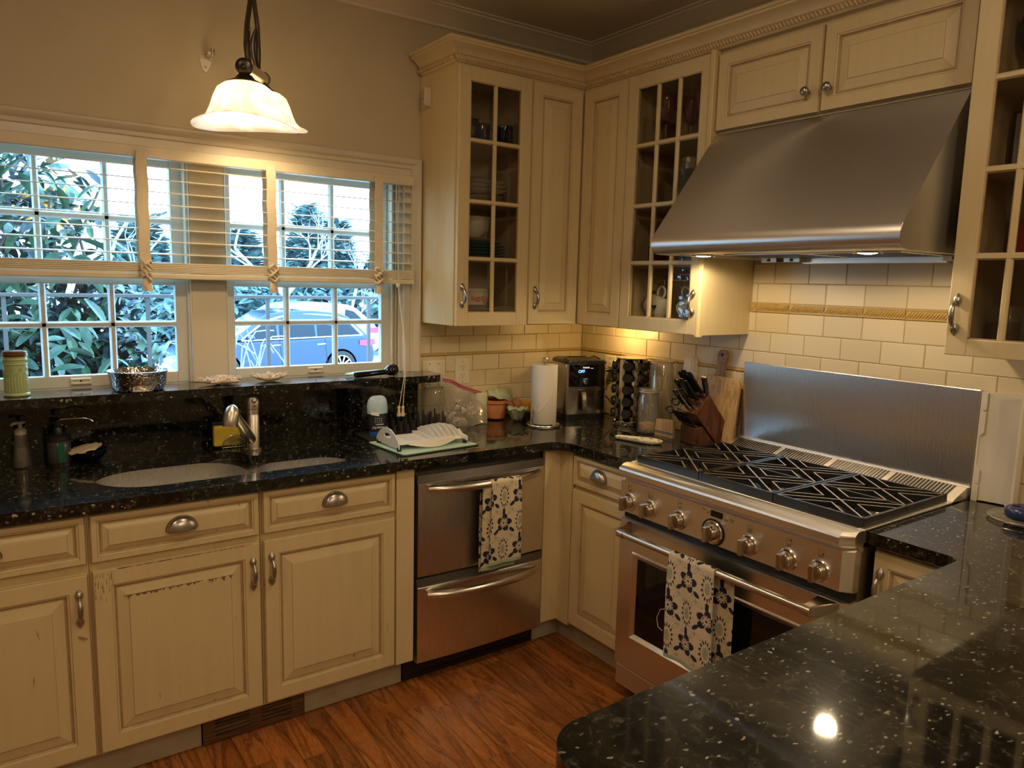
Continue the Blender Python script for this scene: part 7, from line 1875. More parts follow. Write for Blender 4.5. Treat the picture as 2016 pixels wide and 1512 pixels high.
# ---- clip-top jars
M['pasta'] = pmat('spaghetti', (0.72, 0.50, 0.18), 0.6, var=0.15, vscale=60); M['maca'] = pmat('macaroni', (0.80, 0.48, 0.12), 0.5, var=0.15, vscale=80)
def cliptop(cx, cy, h, r_, label):
    t = thing('clip_jar', label, 'jar', (cx, cy, ZC))
    MB().lathe([(r_ - 0.006, ZC + 0.0005), (r_, ZC + 0.006), (r_, ZC + h - 0.040), (r_ - 0.006, ZC + h - 0.028), (r_ - 0.006, ZC + h - 0.020), (r_ - 0.009, ZC + h - 0.020), (r_ - 0.009, ZC + h - 0.030), (r_ - 0.004, ZC + h - 0.042), (r_ - 0.004, ZC + 0.010), (0.0001, ZC + 0.008)], (cx, cy, 0), 36).build('jar_body', 'jarglass', t, smooth=45)
    MB().lathe([(r_ - 0.005, ZC + h - 0.0155), (r_ - 0.002, ZC + h - 0.013), (r_ - 0.004, ZC + h - 0.004), (r_ - 0.012, ZC + h), (0.0001, ZC + h)], (cx, cy, 0), 36).build('lid', 'jarglass', t, smooth=45)
    MB().lathe([(r_ - 0.006, ZC + h - 0.0195), (r_ - 0.003, ZC + h - 0.0180), (r_ - 0.006, ZC + h - 0.0160), (r_ - 0.012, ZC + h - 0.018)], (cx, cy, 0), 36).build('gasket', pmat('gasket_' + str(int(h * 100)), (0.55, 0.50, 0.42), 0.6), t, smooth=45)
    m_ = MB(); m_.tube([(cx + (r_ - 0.0035) * cos(a), cy + (r_ - 0.0035) * sin(a), ZC + h - 0.025) for a in [2 * pi * k / 24 for k in range(24)]], 0.0014, 6, closed=True)
    for s in (1,):
        bx, by = cx - 0.35 * r_, cy - 0.95 * r_
        a = radians(-45); dx, dy = cos(a), sin(a); px_, py_ = -dy, dx
        q = lambda w, dr, z: (cx + dx * (r_ + dr) + px_ * w, cy + dy * (r_ + dr) + py_ * w, ZC + z)
        m_.tube([q(-0.010, 0.001, h - 0.024), q(-0.012, 0.008, h - 0.045), q(-0.010, 0.010, h - 0.075), q(0, 0.011, h - 0.082), q(0.010, 0.010, h - 0.075), q(0.012, 0.008, h - 0.045), q(0.010, 0.001, h - 0.024)], 0.0014, 6)
        m_.tube([q(-0.012, 0.002, h - 0.024), q(-0.010, 0.010, h - 0.010), q(0, 0.012, h - 0.005), q(0.010, 0.010, h - 0.010), q(0.012, 0.002, h - 0.024)], 0.0014, 6)
    m_.build('wire_clip', 'nickel', t, smooth=60)
    return t
j1 = cliptop(-0.078, -0.660, 0.335, 0.056, 'tall clip-top glass jar of spaghetti behind the spice carousel')
rr = random.Random(9); m_ = MB()
for k in range(110):
    a = rr.uniform(0, 2 * pi); r_ = 0.046 * sqrt(rr.random()); b_ = a + rr.uniform(-0.5, 0.5)
    m_.tube([(-0.078 + r_ * cos(a), -0.660 + r_ * sin(a), ZC + 0.012), (-0.078 + r_ * cos(b_), -0.660 + r_ * sin(b_), ZC + 0.245 + rr.uniform(-0.012, 0.008))], 0.0011, 4)
o = m_.build('spaghetti', 'pasta', None, smooth=60); o['kind'] = 'stuff'; tag(o, 'bundle of dry spaghetti inside the tall clip-top jar', 'pasta')
j2 = cliptop(-0.185, -0.690, 0.205, 0.047, 'short clip-top glass jar with a layer of macaroni in front of the taller jar')
m_ = MB()
for k in range(300):
    a = rr.uniform(0, 2 * pi); r_ = 0.037 * sqrt(rr.random()); x = -0.185 + r_ * cos(a); y = -0.690 + r_ * sin(a); z = ZC + 0.014 + rr.random() * (0.038 - 0.010 * (r_ / 0.037))
    an = rr.uniform(0, 6.28); m_.tube([(x - 0.004 * cos(an), y - 0.004 * sin(an), z), (x, y, z + 0.002), (x + 0.004 * cos(an), y + 0.004 * sin(an), z)], 0.0021, 5)
o = m_.build('macaroni', 'maca', None, smooth=60); o['kind'] = 'stuff'; tag(o, 'loose elbow macaroni at the bottom of the short clip-top jar', 'pasta')
# wall gadget: pale paddle-shaped charger on the tile
pw = thing('wall_intercom', 'pale rounded plastic holder hanging on the tile behind the knife block', 'holder', (-0.02, -0.777, 1.2))
MB(FR_).prism(smooth_poly([(0.752, 1.110, 0.026), (0.812, 1.110, 0.026), (0.812, 1.268, 0.030), (0.752, 1.268, 0.030)], 8), 'z', 0.0085, 0.034).build('shell', pmat('ivory_plastic', (0.70, 0.63, 0.52), 0.35), pw, smooth=30, bevel=0.003)
MB(FR_).prism(smooth_poly([(0.757, 1.120, 0.022), (0.795, 1.120, 0.022), (0.795, 1.262, 0.022), (0.757, 1.262, 0.022)], 8), 'z', 0.0345, 0.039).build('face', pmat('ivory_plastic_face', (0.76, 0.70, 0.60), 0.3), pw, smooth=30)

# ---- knife block
kb = thing('knife_block', 'slanted dark wooden knife block full of black-handled knives', 'knife block', (-0.19, -0.97, ZC))
# local frame: u forward along the lean, v up, w across; the block leans so its slots face up and to the left
KM = Matrix.Translation((-0.212, -0.9985, ZC + 0.0006)) @ Matrix.Rotation(radians(-12), 4, 'Z')      # x along the block, y across, z up
KW = 0.107
def slab_k(name, pts, y0, y1, par, mat='walnut', bev=0.003):
    return MB(KM).prism([(p[0], p[1]) for p in pts], 'y', y0, y1).build(name, mat, par, smooth=0, bevel=bev)
slab_k('block', [(-0.010, 0.134), (0.055, 0.217), (0.190, 0.040), (0.186, 0.0), (0.108, 0.0)], 0.0, KW, kb)
slab_k('foot', [(-0.006, 0.0), (-0.006, 0.074), (0.032, 0.080), (0.100, 0.0)], 0.002, KW - 0.002, kb)
fa = Vector((-0.010, 0, 0.134)); fb_ = Vector((0.055, 0, 0.217)); nrm = (KM.to_3x3() @ Vector((-0.62, 0, 0.785))).normalized()
slots = [(0.86, 0.016, 0.135, 0.0125), (0.86, 0.050, 0.142, 0.0130), (0.84, 0.082, 0.130, 0.0125), (0.52, 0.018, 0.125, 0.012), (0.54, 0.052, 0.128, 0.012), (0.52, 0.086, 0.120, 0.0115), (0.20, 0.030, 0.115, 0.0115), (0.20, 0.078, 0.100, 0.0115)]
labs = ['top row of the block nearest the range', 'top row of the block at its middle', 'top row of the block nearest the jars', 'second row nearest the range', 'second row at its middle', 'second row nearest the jars', 'third row towards the range', 'third row towards the jars']
M['grip'] = pmat('knife_grip', (0.010, 0.010, 0.011), 0.16)
def knife(base, d, L, r_, label, group='knives in the block', wood=False):
    t = thing('kitchen_knife', label, 'knife', base, group)
    up = Vector((1, 0, 0)); s_ = d.cross(up).normalized()
    def rg_at(c, a, b_): return [tuple(c + up * (a * cos(q)) + s_ * (b_ * sin(q))) for q in [2 * pi * k / 12 for k in range(12)]]
    m_ = MB(); m_.rings([rg_at(base + d * 0.001, 0.0055, 0.009), rg_at(base + d * 0.012, 0.0060, 0.010), rg_at(base + d * 0.016, 0.0070, 0.0115)]); m_.build('bolster', 'chrome', t, smooth=50)
    m_ = MB(); rr2 = []
    for q, k in ((0.017, 0.92), (0.03, 1.0), (L * 0.45, 0.90), (L * 0.75, 1.02), (L * 0.92, 1.12), (L, 0.80)):
        bend = s_ * (0.008 * sin(q / L * 2.6)) ; rr2.append(rg_at(base + d * q + bend, r_ * 0.66 * k, r_ * k))
    m_.rings(rr2); g = m_.build('grip', 'handlewood' if wood else 'grip', t, smooth=50)
    m_ = MB(); e = base + d * (L + 0.0002) + s_ * 0.004
    m_.rings([rg_at(e, r_ * 0.5, r_ * 0.75), rg_at(e + d * 0.0025, r_ * 0.42, r_ * 0.65)]); m_.build('butt_cap', 'chrome', t, smooth=50)
for (t_, x, L, r_), lb in zip(slots, labs):
    b = KM @ (fa.lerp(fb_, t_) + Vector((0, x, 0))); d = nrm.copy(); d.rotate(Matrix.Rotation(radians(R.uniform(-3, 3)), 3, 'X'))
    knife(b, d.normalized(), L, r_, 'black-handled kitchen knife, %s' % lb)
for i in range(6):
    b = KM @ (Vector((0.004, 0.010 + 0.0172 * i, 0.0775))); d = (KM.to_3x3() @ Vector((-0.66, 0, 0.75))).normalized()
    knife(b, d, 0.088, 0.0078, 'black steak knife, %s in the low row of the block' % ['first from the range side', 'second from the range side', 'third from the range side', 'third from the jar side', 'second from the jar side', 'first from the jar side'][i], 'steak knives in the low row')
# sharpening steel with ring
ss = thing('sharpening_steel', 'black-gripped sharpening steel with a pale ring at the right of the block', 'utensil', KM @ fb_)
b = KM @ (fa.lerp(fb_, 0.93) + Vector((0, 0.012, 0))) + Vector((0.0, -0.0, 0.001)); d = (nrm + Vector((0.12, -0.30, 0.1))).normalized()
MB().tube([b, b + d * 0.012, b + d * 0.05, b + d * 0.088], [0.008, 0.010, 0.0125, 0.0115], 12).build('grip', 'grip', ss, smooth=50)
e = b + d * 0.094; s_ = d.cross(Vector((1, 0, 0))).normalized()
MB().tube([e + Vector((1, 0, 0)) * 0.0085 * cos(q) + s_ * 0.0085 * sin(q) for q in [2 * pi * k / 16 for k in range(16)]], 0.0024, 8, closed=True).build('ring', 'plate_w', ss, smooth=50)
# kitchen scissors hanging from the front
sx = thing('scissors', 'kitchen scissors with black loops at the left of the knife block', 'scissors', KM @ Vector((-0.03, 0.11, 0.13)))
b = KM @ Vector((-0.008, 0.098, 0.132))
for s in (-1, 1):
    cc_ = b + Vector((-0.045 - 0.004 * s, 0.012 + 0.010 * s, 0.026 - 0.018 * s))
    MB().tube([cc_ + Vector((0, 0.020 * cos(q), 0.014 * sin(q))) for q in [2 * pi * k / 18 for k in range(18)]], 0.0038, 8, closed=True).build('loop', 'grip', sx, smooth=50)
MB().tube([b, b + Vector((-0.030, 0.004, 0.016))], [0.006, 0.005], 8).build('shank', 'chrome', sx, smooth=50)

# small wooden board with grey stripe peeping out left of the block
wb = MB(); wb.prism([(-0.735, ZC + 0.0005), (-0.735, ZC + 0.010), (-0.742, ZC + 0.072), (-0.800, ZC + 0.078), (-0.842, ZC + 0.078), (-0.842, ZC + 0.0005)], 'x', -0.185, -0.170)
w_ = thing('wood_scrap', 'small wooden board with a grey stripe beside the knife block', 'board', (-0.178, -0.79, ZC))
wb.build('board', 'bamboo', w_, smooth=0); MB().box(-0.1868, -0.1852, -0.842, -0.737, ZC + 0.014, ZC + 0.024).build('stripe', pmat('grey_stripe', (0.16, 0.16, 0.17), 0.6), w_, smooth=0)

# ---- cutting board leaning on the tile
cbd = thing('cutting_board', 'pale wooden paddle cutting board with a dark handle leaning on the tile', 'cutting board', (-0.05, -0.955, ZC))
CM = Matrix.Translation((-0.068, -0.962, ZC + 0.0012)) @ Matrix.Rotation(radians(8.0), 4, 'Y') @ Matrix(((0, 0, -1, 0), (-1, 0, 0, 0), (0, 1, 0, 0), (0, 0, 0, 1)))
body = smooth_poly([(-0.112, 0.0, 0.012), (0.112, 0.0, 0.012), (0.112, 0.275, 0.035), (0.030, 0.283, 0.0), (-0.030, 0.283, 0.0), (-0.112, 0.275, 0.035)], 6)
MB(CM).prism(body, 'z', 0.0, 0.018).build('blade', 'bamboo', cbd, smooth=30, bevel=0.003)
hp_ = []
for v, w_ in ((0.2832, 0.030), (0.292, 0.022), (0.305, 0.019), (0.330, 0.0185), (0.352, 0.024), (0.372, 0.0265), (0.388, 0.022), (0.397, 0.012)): hp_.append((w_, v))
hp_ = hp_ + [(-w_, v) for w_, v in hp_[::-1]]
hb_ = MB(CM).prism(hp_, 'z', 0.0003, 0.0177).build('handle', 'handlewood', cbd, smooth=30, bevel=0.002)
MB(CM).lathe([(0.007, 0.0178), (0.007, 0.0184), (0.0001, 0.0184)], (0, 0.375, 0), 16).build('hang_hole', 'darkgap', hb_, smooth=0)
MB(CM).tube([(-0.112, 0.262, 0.012), (-0.125, 0.27, 0.014), (-0.132, 0.25, 0.014), (-0.120, 0.235, 0.016)], 0.0014, 6).build('cord', 'twig', cbd, smooth=60)

# ---- spoon rest on the worktop
sr = thing('spoon_rest', 'cream ceramic spoon rest with brown scrolls in front of the jars', 'spoon rest', (-0.36, -0.81, ZC))
SM = Matrix.Translation((-0.362, -0.818, ZC + 0.0006)) @ Matrix.Rotation(radians(-66), 4, 'Z')
M['creamc'] = pmat('cream_ceramic', (0.74, 0.66, 0.48), 0.15)
m_ = MB(SM); rg = []
for j in range(11):      # handle + dished oval
    t = j / 10; x = -0.118 + 0.05 * t; 
def sr_out(e, z):
    o_ = []
    for k in range(40):
        a = 2 * pi * k / 40; x = 0.040 + (0.062 + e) * cos(a); y = (0.046 + e) * sin(a)
        if cos(a) < -0.55: x = -0.095 + 0.0 - (0.02 + e) * (abs(cos(a)) - 0.55) * 1.6; y = (0.024 + e) * (1 if sin(a) > 0 else -1) * min(1, abs(sin(a)) / 0.83)
        o_.append((x, y, z))
    return o_
m_.rings([sr_out(-0.012, 0.0), sr_out(-0.006, 0.003), sr_out(0.0, 0.011), sr_out(0.0, 0.014), sr_out(-0.004, 0.014), sr_out(-0.012, 0.007), sr_out(-0.026, 0.005)])
srb = m_.build('rest', 'creamc', sr, smooth=50)
m_ = MB(SM)
for k in range(5):
    x = -0.085 + 0.018 * k; m_.tube([(x + 0.010 * cos(q), 0.010 * sin(q) * (1 if k % 2 else -1), 0.0085) for q in [pi * 1.4 * j / 8 for j in range(9)]], 0.0012, 5)
for k in range(8):
    a = 2 * pi * k / 8; m_.tube([(0.040 + (0.052 + 0.004 * cos(q)) * cos(a + 0.15 * sin(q)), (0.037 + 0.003 * cos(q)) * sin(a + 0.15 * sin(q)), 0.0125) for q in [pi * 1.5 * j / 6 for j in range(7)]], 0.0009, 5)
m_.build('scroll_print', pmat('brown_scroll', (0.10, 0.06, 0.03), 0.3), srb, smooth=50, kind='stuff')

# ================================================================ TEA TOWELS
def motif(U, V):
    """flower print in metres: returns colour index 0 ground, 1 navy, 2 sage"""
    H = 0.150; Wc = 0.105; U = U / 1.5; V = V / 1.45
    out = np.zeros_like(U, int)
    for (ou, ov, kind) in ((0.0, 0.0, 'flower'), (Wc / 2, H / 2, 'flower'), (Wc / 2, 0.0, 'leafring'), (0.0, H / 2, 'leafring')):
        u = (U - ou + Wc / 2) % Wc - Wc / 2; v = (V - ov + H / 2) % H - H / 2
        r = np.hypot(u, v); a = np.arctan2(v, u)
        if kind == 'flower':
            pet = 0.0255 * (0.62 + 0.38 * np.abs(np.cos(2.5 * a + 0.3))); ring = (r < pet) & (r > 0.0075) & (np.abs(np.cos(2.5 * a + 0.3)) > 0.16)
            stamen = (r < 0.0125) & (np.cos(10 * a) > 0.25); gap = (r < 0.0130) & ~stamen
            out[ring] = 1; out[gap & (r > 0.0035)] = 0; out[r < 0.003] = 1
            for (du, dv, an) in ((0.0, -0.030, 1.57), (0.026, 0.022, 0.7), (-0.026, 0.022, 2.4)):
                uu = (u - du) * cos(an) + (v - dv) * sin(an); vv = -(u - du) * sin(an) + (v - dv) * cos(an)
                out[(uu / 0.0095) ** 2 + (vv / 0.0048) ** 2 < 1] = 1
        else:
            e1 = (u / 0.0085) ** 2 + (v / 0.0165) ** 2; out[e1 < 0.75] = 2
            k = 14; q = (np.sqrt((u / 0.0085) ** 2 + (v / 0.0165) ** 2)); aa = np.arctan2(v / 0.0165, u / 0.0085)
            out[(q > 1.35) & (q < 1.95) & (np.abs(((aa * k / (2 * pi)) % 1) - 0.5) < 0.32 * (2.1 - q) / 0.6)] = 1
            out[(np.abs(u) + np.abs(v - 0.038) < 0.006) & (np.abs(u) + np.abs(v - 0.038) > 0.0025)] = 1
    for (ou, ov) in ((Wc * 0.25, H * 0.25), (Wc * 0.75, H * 0.75), (Wc * 0.25, H * 0.75), (Wc * 0.75, H * 0.25)):
        u = (U - ou + Wc / 2) % Wc - Wc / 2; v = (V - ov + H / 2) % H - H / 2
        for an in (0.6, 2.3, 4.0):
            uu = u * cos(an) + v * sin(an) - 0.010; vv = -u * sin(an) + v * cos(an)
            el = (uu / 0.0105) ** 2 + (vv / 0.0042) ** 2; out[(el < 1) & (el > 0.45) & (out == 0)] = 2
    return out
def towel_mat():
    m, nt, b = new_mat('printed_tea_towel'); b.inputs['Roughness'].default_value = 0.9
    at = nt.nodes.new('ShaderNodeVertexColor'); at.layer_name = 'print'; nt.links.new(at.outputs['Color'], b.inputs['Base Color'])
    tc = nt.nodes.new('ShaderNodeTexCoord'); n = nt.nodes.new('ShaderNodeTexNoise'); n.inputs['Scale'].default_value = 500; nt.links.new(tc.outputs['Object'], n.inputs['Vector'])
    bp = nt.nodes.new('ShaderNodeBump'); bp.inputs['Strength'].default_value = 0.4; bp.inputs['Distance'].default_value = 0.001; nt.links.new(n.outputs['Fac'], bp.inputs['Height']); nt.links.new(bp.outputs['Normal'], b.inputs['Normal']); return m
M['towel'] = towel_mat()
def towel_sheet(name, fr, path, u0, u1, wave, res=0.0013, hem=(0.0, 1.0), parent=None, phase=0.0, flare=None, skew=0.0, s_off=0.0):
    """cloth: path = [(v, w)] profile down both sides, swept across u; wave(u, s) adds folds in w"""
    P = [Vector(p) for p in path]; D = [0]
    for a, b in zip(P[:-1], P[1:]): D.append(D[-1] + (b - a).length)
    L = D[-1]; ns = int(L / res); nu = int((u1 - u0) / res)
    S = np.linspace(0, L, ns + 1); V = np.interp(S, D, [p[0] for p in P]); Wd = np.interp(S, D, [p[1] for p in P])
    U = np.linspace(u0, u1, nu + 1); UU, SS = np.meshgrid(U, S); VV = np.repeat(V[:, None], nu + 1, 1); WW = np.repeat(Wd[:, None], nu + 1, 1)
    WW = WW + wave(UU, SS)
    t = (SS / L)
    if flare: UU2 = (u0 + u1) / 2 + (UU - (u0 + u1) / 2) * flare(t) + skew * t
    else: UU2 = UU + skew * t
    co = np.stack([UU2, VV, WW], -1).reshape(-1, 3); co4 = np.c_[co, np.ones(len(co))]; mt = np.array(fr); wc = (co4 @ mt.T)[:, :3]
    idx = np.arange((ns + 1) * (nu + 1)).reshape(ns + 1, nu + 1)
    f = np.stack([idx[:-1, :-1], idx[:-1, 1:], idx[1:, 1:], idx[1:, :-1]], -1).reshape(-1, 4)
    me = bpy.data.meshes.new(name); me.from_pydata(wc.tolist(), [], f.tolist())
    k = motif(UU + phase, SS + s_off)
    cols = np.array([[0.66, 0.56, 0.40], [0.016, 0.018, 0.045], [0.37, 0.38, 0.25]])[k]
    hm = (SS > L - 0.014) | (SS < 0.014) if hem[1] else (SS > L * 2)
    cols[hm] = np.array([0.36, 0.46, 0.32])
    ca = me.color_attributes.new('print', 'FLOAT_COLOR', 'POINT'); ca.data.foreach_set('color', np.c_[cols.reshape(-1, 3), np.ones(cols.size // 3)].ravel())
    me.materials.append(M['towel']); me.polygons.foreach_set('use_smooth', [True] * len(me.polygons)); me.update()
    o = bpy.data.objects.new(name, me); COL.objects.link(o)
    md = o.modifiers.new('thickness', 'SOLIDIFY'); md.thickness = 0.0022; md.offset = 1
    if parent is not None: o.parent = parent
    return o
fbk = frame_back(0, 0)
# towel on the dishwasher handle (bar centre at v=.794, w=.616+...)
hw_ = 0.682; hv = 0.794
def wv(u, s): return 0.0030 * np.sin(u * 75 + 1.0) * np.clip(s / 0.1, 0, 1) * np.sign(1)
arc = [(hv + 0.0165 * cos(a), hw_ + 0.0175 * sin(a)) for a in [radians(-80 + 20 * k) for k in range(9)]]
t1 = thing('tea_towel', 'floral navy and cream tea towel hanging over the upper dishwasher handle', 'towel', (-0.96, -0.70, 0.79), 'floral tea towels')
f1 = towel_sheet('cloth', fbk, [(0.470, hw_ + 0.030), (0.60, hw_ + 0.025), (0.74, hw_ + 0.022), (0.780, hw_ + 0.021)][0:0] + [(hv + 0.017 * cos(radians(a)), hw_ + 0.0175 * sin(radians(a))) for a in range(-90, 95, 15)] + [(0.70, hw_ + 0.020), (0.58, hw_ + 0.018), (0.462, hw_ + 0.014)],
                 -1.040, -0.884, lambda u, s: 0.0035 * np.sin(u * 60) * np.clip((s - 0.04) / 0.1, 0, 1), phase=0.03, flare=lambda t: 0.90 + 0.12 * t)
f1.parent = t1; f1.matrix_parent_inverse = Matrix.Translation(t1.location).inverted()
f2 = towel_sheet('back_layer', fbk, [(hv - 0.004, hw_ - 0.0165), (0.72, hw_ - 0.019), (0.58, hw_ - 0.018), (0.434, hw_ - 0.012)],
                 -1.068, -0.900, lambda u, s: 0.003 * np.sin(u * 50 + 2), phase=0.05, flare=lambda t: 0.95 + 0.05 * t, skew=0.0, s_off=0.06)
f2.parent = t1; f2.matrix_parent_inverse = Matrix.Translation(t1.location).inverted()
# side gusset: fold of cloth coming forward at the left
f3 = towel_sheet('side_fold', fbk, [(hv + 0.010, hw_ + 0.012), (0.70, hw_ + 0.012), (0.58, hw_ + 0.010), (0.440, hw_ + 0.004)],
                 -1.066, -1.022, lambda u, s: -0.006 + 0.004 * np.sin(u * 90), phase=0.0, s_off=0.02)
f3.parent = t1; f3.matrix_parent_inverse = Matrix.Translation(t1.location).inverted()
# towel on the oven handle
hw2 = 0.062; fko = frame_right(XP, 0)
t2 = thing('tea_towel', 'floral navy and cream tea towel hanging over the oven door handle', 'towel', (-0.79, -1.5, 0.686), 'floral tea towels')
g1 = towel_sheet('cloth', fko, [(HV + 0.0155 * cos(radians(a)), hw2 + 0.0165 * sin(radians(a))) for a in range(-90, 95, 15)] + [(0.60, hw2 + 0.019), (0.46, hw2 + 0.017), (0.330, hw2 + 0.014)],
                 1.396, 1.588, lambda u, s: 0.0045 * np.sin(u * 55) * np.clip((s - 0.04) / 0.12, 0, 1), phase=0.01, flare=lambda t: 0.98 + 0.04 * t, skew=0.004)
g2 = towel_sheet('back_layer', fko, [(HV - 0.004, hw2 - 0.0155), (0.60, hw2 - 0.018), (0.46, hw2 - 0.020), (0.345, hw2 - 0.022)],
                 1.430, 1.640, lambda u, s: 0.004 * np.sin(u * 45 + 1), phase=0.06, s_off=0.03)
for g in (g1, g2): g.parent = t2; g.matrix_parent_inverse = Matrix.Translation(t2.location).inverted()
m_ = MB(fko); m_.tube([(1.402, 0.500, hw2 + 0.022), (1.380, 0.490, hw2 + 0.024), (1.366, 0.455, hw2 + 0.024), (1.374, 0.425, hw2 + 0.024), (1.392, 0.418, hw2 + 0.022)], 0.0012, 6)
m_.build('loose_thread', 'cordm', t2, smooth=60)

# ================================================================ RIGHT CORNER OF THE PENINSULA
M['offw'] = pmat('off_white_plastic', (0.72, 0.66, 0.56), 0.4)
wp = thing('appliance_housing', 'tall off-white plastic housing panel with notched edge at the right of the range', 'appliance', (-0.02, -2.05, ZC))
ztop = 1.271
nt_ = [(0, 0.0), (0.018, 0.0), (0.018, 0.052), (0.010, 0.054), (0.010, 0.058), (0.018, 0.060), (0.018, 0.105), (0.006, 0.120), (0.006, 0.210), (0.018, 0.225), (0.018, 0.290), (0.010, 0.292), (0.010, 0.296), (0.018, 0.298), (0.018, 0.352), (0, 0.352)]
WM = Matrix(((0, 0, -1, -0.038), (-1, 0, 0, -1.9920), (0, 1, 0, ZC + 0.0008), (0, 0, 0, 1)))
MB(WM).prism([(a, b) for a, b in nt_], 'z', 0.0, 0.003).build('notched_edge', 'offw', wp, smooth=0)
MB().box(-0.038, -0.012, -1.9950, -1.9920, ZC + 0.0008, ztop).build('side_wall', 'offw', wp, smooth=0)
MB().prism([(-0.0385, -1.9953), (-0.012, -1.9953), (-0.012, -2.108), (-0.016, -2.108), (-0.024, -2.060), (-0.030, -2.030)], 'z', ZC + 0.004, ztop).build('back_panel', 'offw', wp, smooth=0)
MB().box(-0.052, -0.012, -2.116, -2.1085, ZC + 0.0008, ztop).build('side_wall', 'offw', wp, smooth=0, bevel=0.001)
MB().lathe([(0.008, ZC + 0.0005), (0.008, ZC + 0.008)], (-0.032, -2.096, 0), 14).build('foot', 'offw', wp, smooth=40)
cs_ = thing('glass_trivet', 'round clear glass trivet at the right edge of the peninsula', 'trivet', (-0.155, -2.19, ZC))
m_ = MB(); m_.lathe([(0.078, ZC + 0.0005), (0.090, ZC + 0.004), (0.094, ZC + 0.010), (0.091, ZC + 0.010), (0.086, ZC + 0.006), (0.0001, ZC + 0.005)], (-0.140, -2.182, 0), 40); m_.build('disc', 'jarglass', cs_, smooth=45)
MB().tube([(-0.140 + 0.0925 * cos(a), -2.182 + 0.0925 * sin(a), ZC + 0.0095) for a in [2 * pi * k / 40 for k in range(40)]], 0.0018, 6, closed=True).build('rim', 'nickel', cs_, smooth=50)
bo = thing('blue_lid', 'dark blue rounded plastic lid on the glass trivet at the right edge', 'lid', (-0.14, -2.19, ZC + 0.012))
m_ = MB(); m_.lathe([(0.045, ZC + 0.0108), (0.050, ZC + 0.016), (0.051, ZC + 0.032), (0.047, ZC + 0.041), (0.036, ZC + 0.045), (0.0001, ZC + 0.046)], (-0.150, -2.185, 0), 32); m_.build('lid_body', pmat('deep_blue_plastic', (0.02, 0.03, 0.11), 0.22), bo, smooth=50)
MB().lathe([(0.010, ZC + 0.0455), (0.010, ZC + 0.048), (0.0001, ZC + 0.0482)], (-0.160, -2.165, 0), 16).build('vent_plug', 'black', bo, smooth=40)

# ================================================================ THINGS IN THE GLASS CABINETS
M['china'] = pmat('white_china', (0.62, 0.58, 0.50), 0.15); M['teal'] = pmat('teal_stoneware', (0.05, 0.18, 0.20), 0.2); M['mugn'] = pmat('dark_blue_mug', (0.012, 0.018, 0.04), 0.08)
M['redg'] = pmat('dark_red_glass', (0.10, 0.004, 0.018), 0.08); M['redp'] = pmat('red_print', (0.60, 0.10, 0.07), 0.3); M['yell'] = pmat('buff_stoneware', (0.55, 0.42, 0.22), 0.25)
SU = [1.408, 1.681, 1.920, 2.169]
def plates(x, y, z, n, r_, mat, pitch, labs, group, deep=0.010):
    for k in range(n):
        m_ = MB(); zz = z + 0.0006 + pitch * k
        m_.lathe([(r_ * 0.55, zz), (r_ * 0.60, zz + 0.002), (r_ * 0.95, zz + deep), (r_, zz + deep + 0.002), (r_ * 0.97, zz + deep + 0.003), (r_ * 0.60, zz + 0.005), (0.0001, zz + 0.005)], (x, y, 0), 36)
        tag(m_.build('plate', mat if isinstance(mat, str) else mat[k % len(mat)], None, smooth=45), labs % (['bottom', 'second', 'third', 'fourth', 'fifth', 'sixth'][k],), 'plate', group)
UX, UY = -0.775, -0.150
# top shelf: dark mugs
def mug(x, y, z, r_, h, mat, label, group, ang=0.0):
    t = thing('mug', label, 'mug', (x, y, z), group)
    MB().lathe([(r_ * 0.85, z + 0.0006), (r_, z + 0.008), (r_, z + h), (r_ - 0.004, z + h), (r_ - 0.005, z + 0.008), (0.0001, z + 0.007)], (x, y, 0), 28).build('cup', mat, t, smooth=45)
    m_ = MB(); m_.tube([(x + (r_ - 0.002 + 0.026 * sin(q)) * cos(ang), y + (r_ - 0.002 + 0.026 * sin(q)) * sin(ang), z + h * 0.5 + h * 0.34 * cos(q)) for q in [pi * k / 10 for k in range(11)]], 0.0055, 8); m_.build('handle', mat, t, smooth=50)
mug(-0.860, -0.200, SU[3], 0.043, 0.100, 'mugn', 'dark blue mug at the left on the top shelf by the window', 'dark mugs', 2.6)
mug(-0.770, -0.160, SU[3], 0.040, 0.098, 'mugn', 'dark blue mug in the middle of the top shelf', 'dark mugs', -0.4)
mug(-0.676, -0.200, SU[3], 0.040, 0.095, 'mugn', 'dark blue mug at the right on the top shelf', 'dark mugs', -1.9)
plates(UX, UY, SU[2], 2, 0.120, 'china', 0.014, 'large white plate, %s from the bottom in the upper stack', 'white plates in the upper stack', 0.016)
m_ = MB(); zz = SU[2] + 0.048
for k in range(3):
    z = SU[2] + 0.043 + 0.019 * k; m_ = MB(); pts = smooth_poly([(UX - 0.105, UY - 0.105, 0.03), (UX + 0.105, UY - 0.105, 0.03), (UX + 0.105, UY + 0.105, 0.03), (UX - 0.105, UY + 0.105, 0.03)], 5)
    m_.rings([[(UX + (p[0] - UX) * s_, UY + (p[1] - UY) * s_, z + dz) for p in pts] for s_, dz in ((0.62, 0), (0.70, 0.003), (0.96, 0.013), (1.0, 0.016), (0.97, 0.0175), (0.70, 0.007), (0.2, 0.006))])
    tag(m_.build('square_plate', 'china', None, smooth=45), 'white square-rimmed plate, %s of the three on the upper stack' % ['lowest', 'middle', 'top'][k], 'plate', 'white plates in the upper stack')
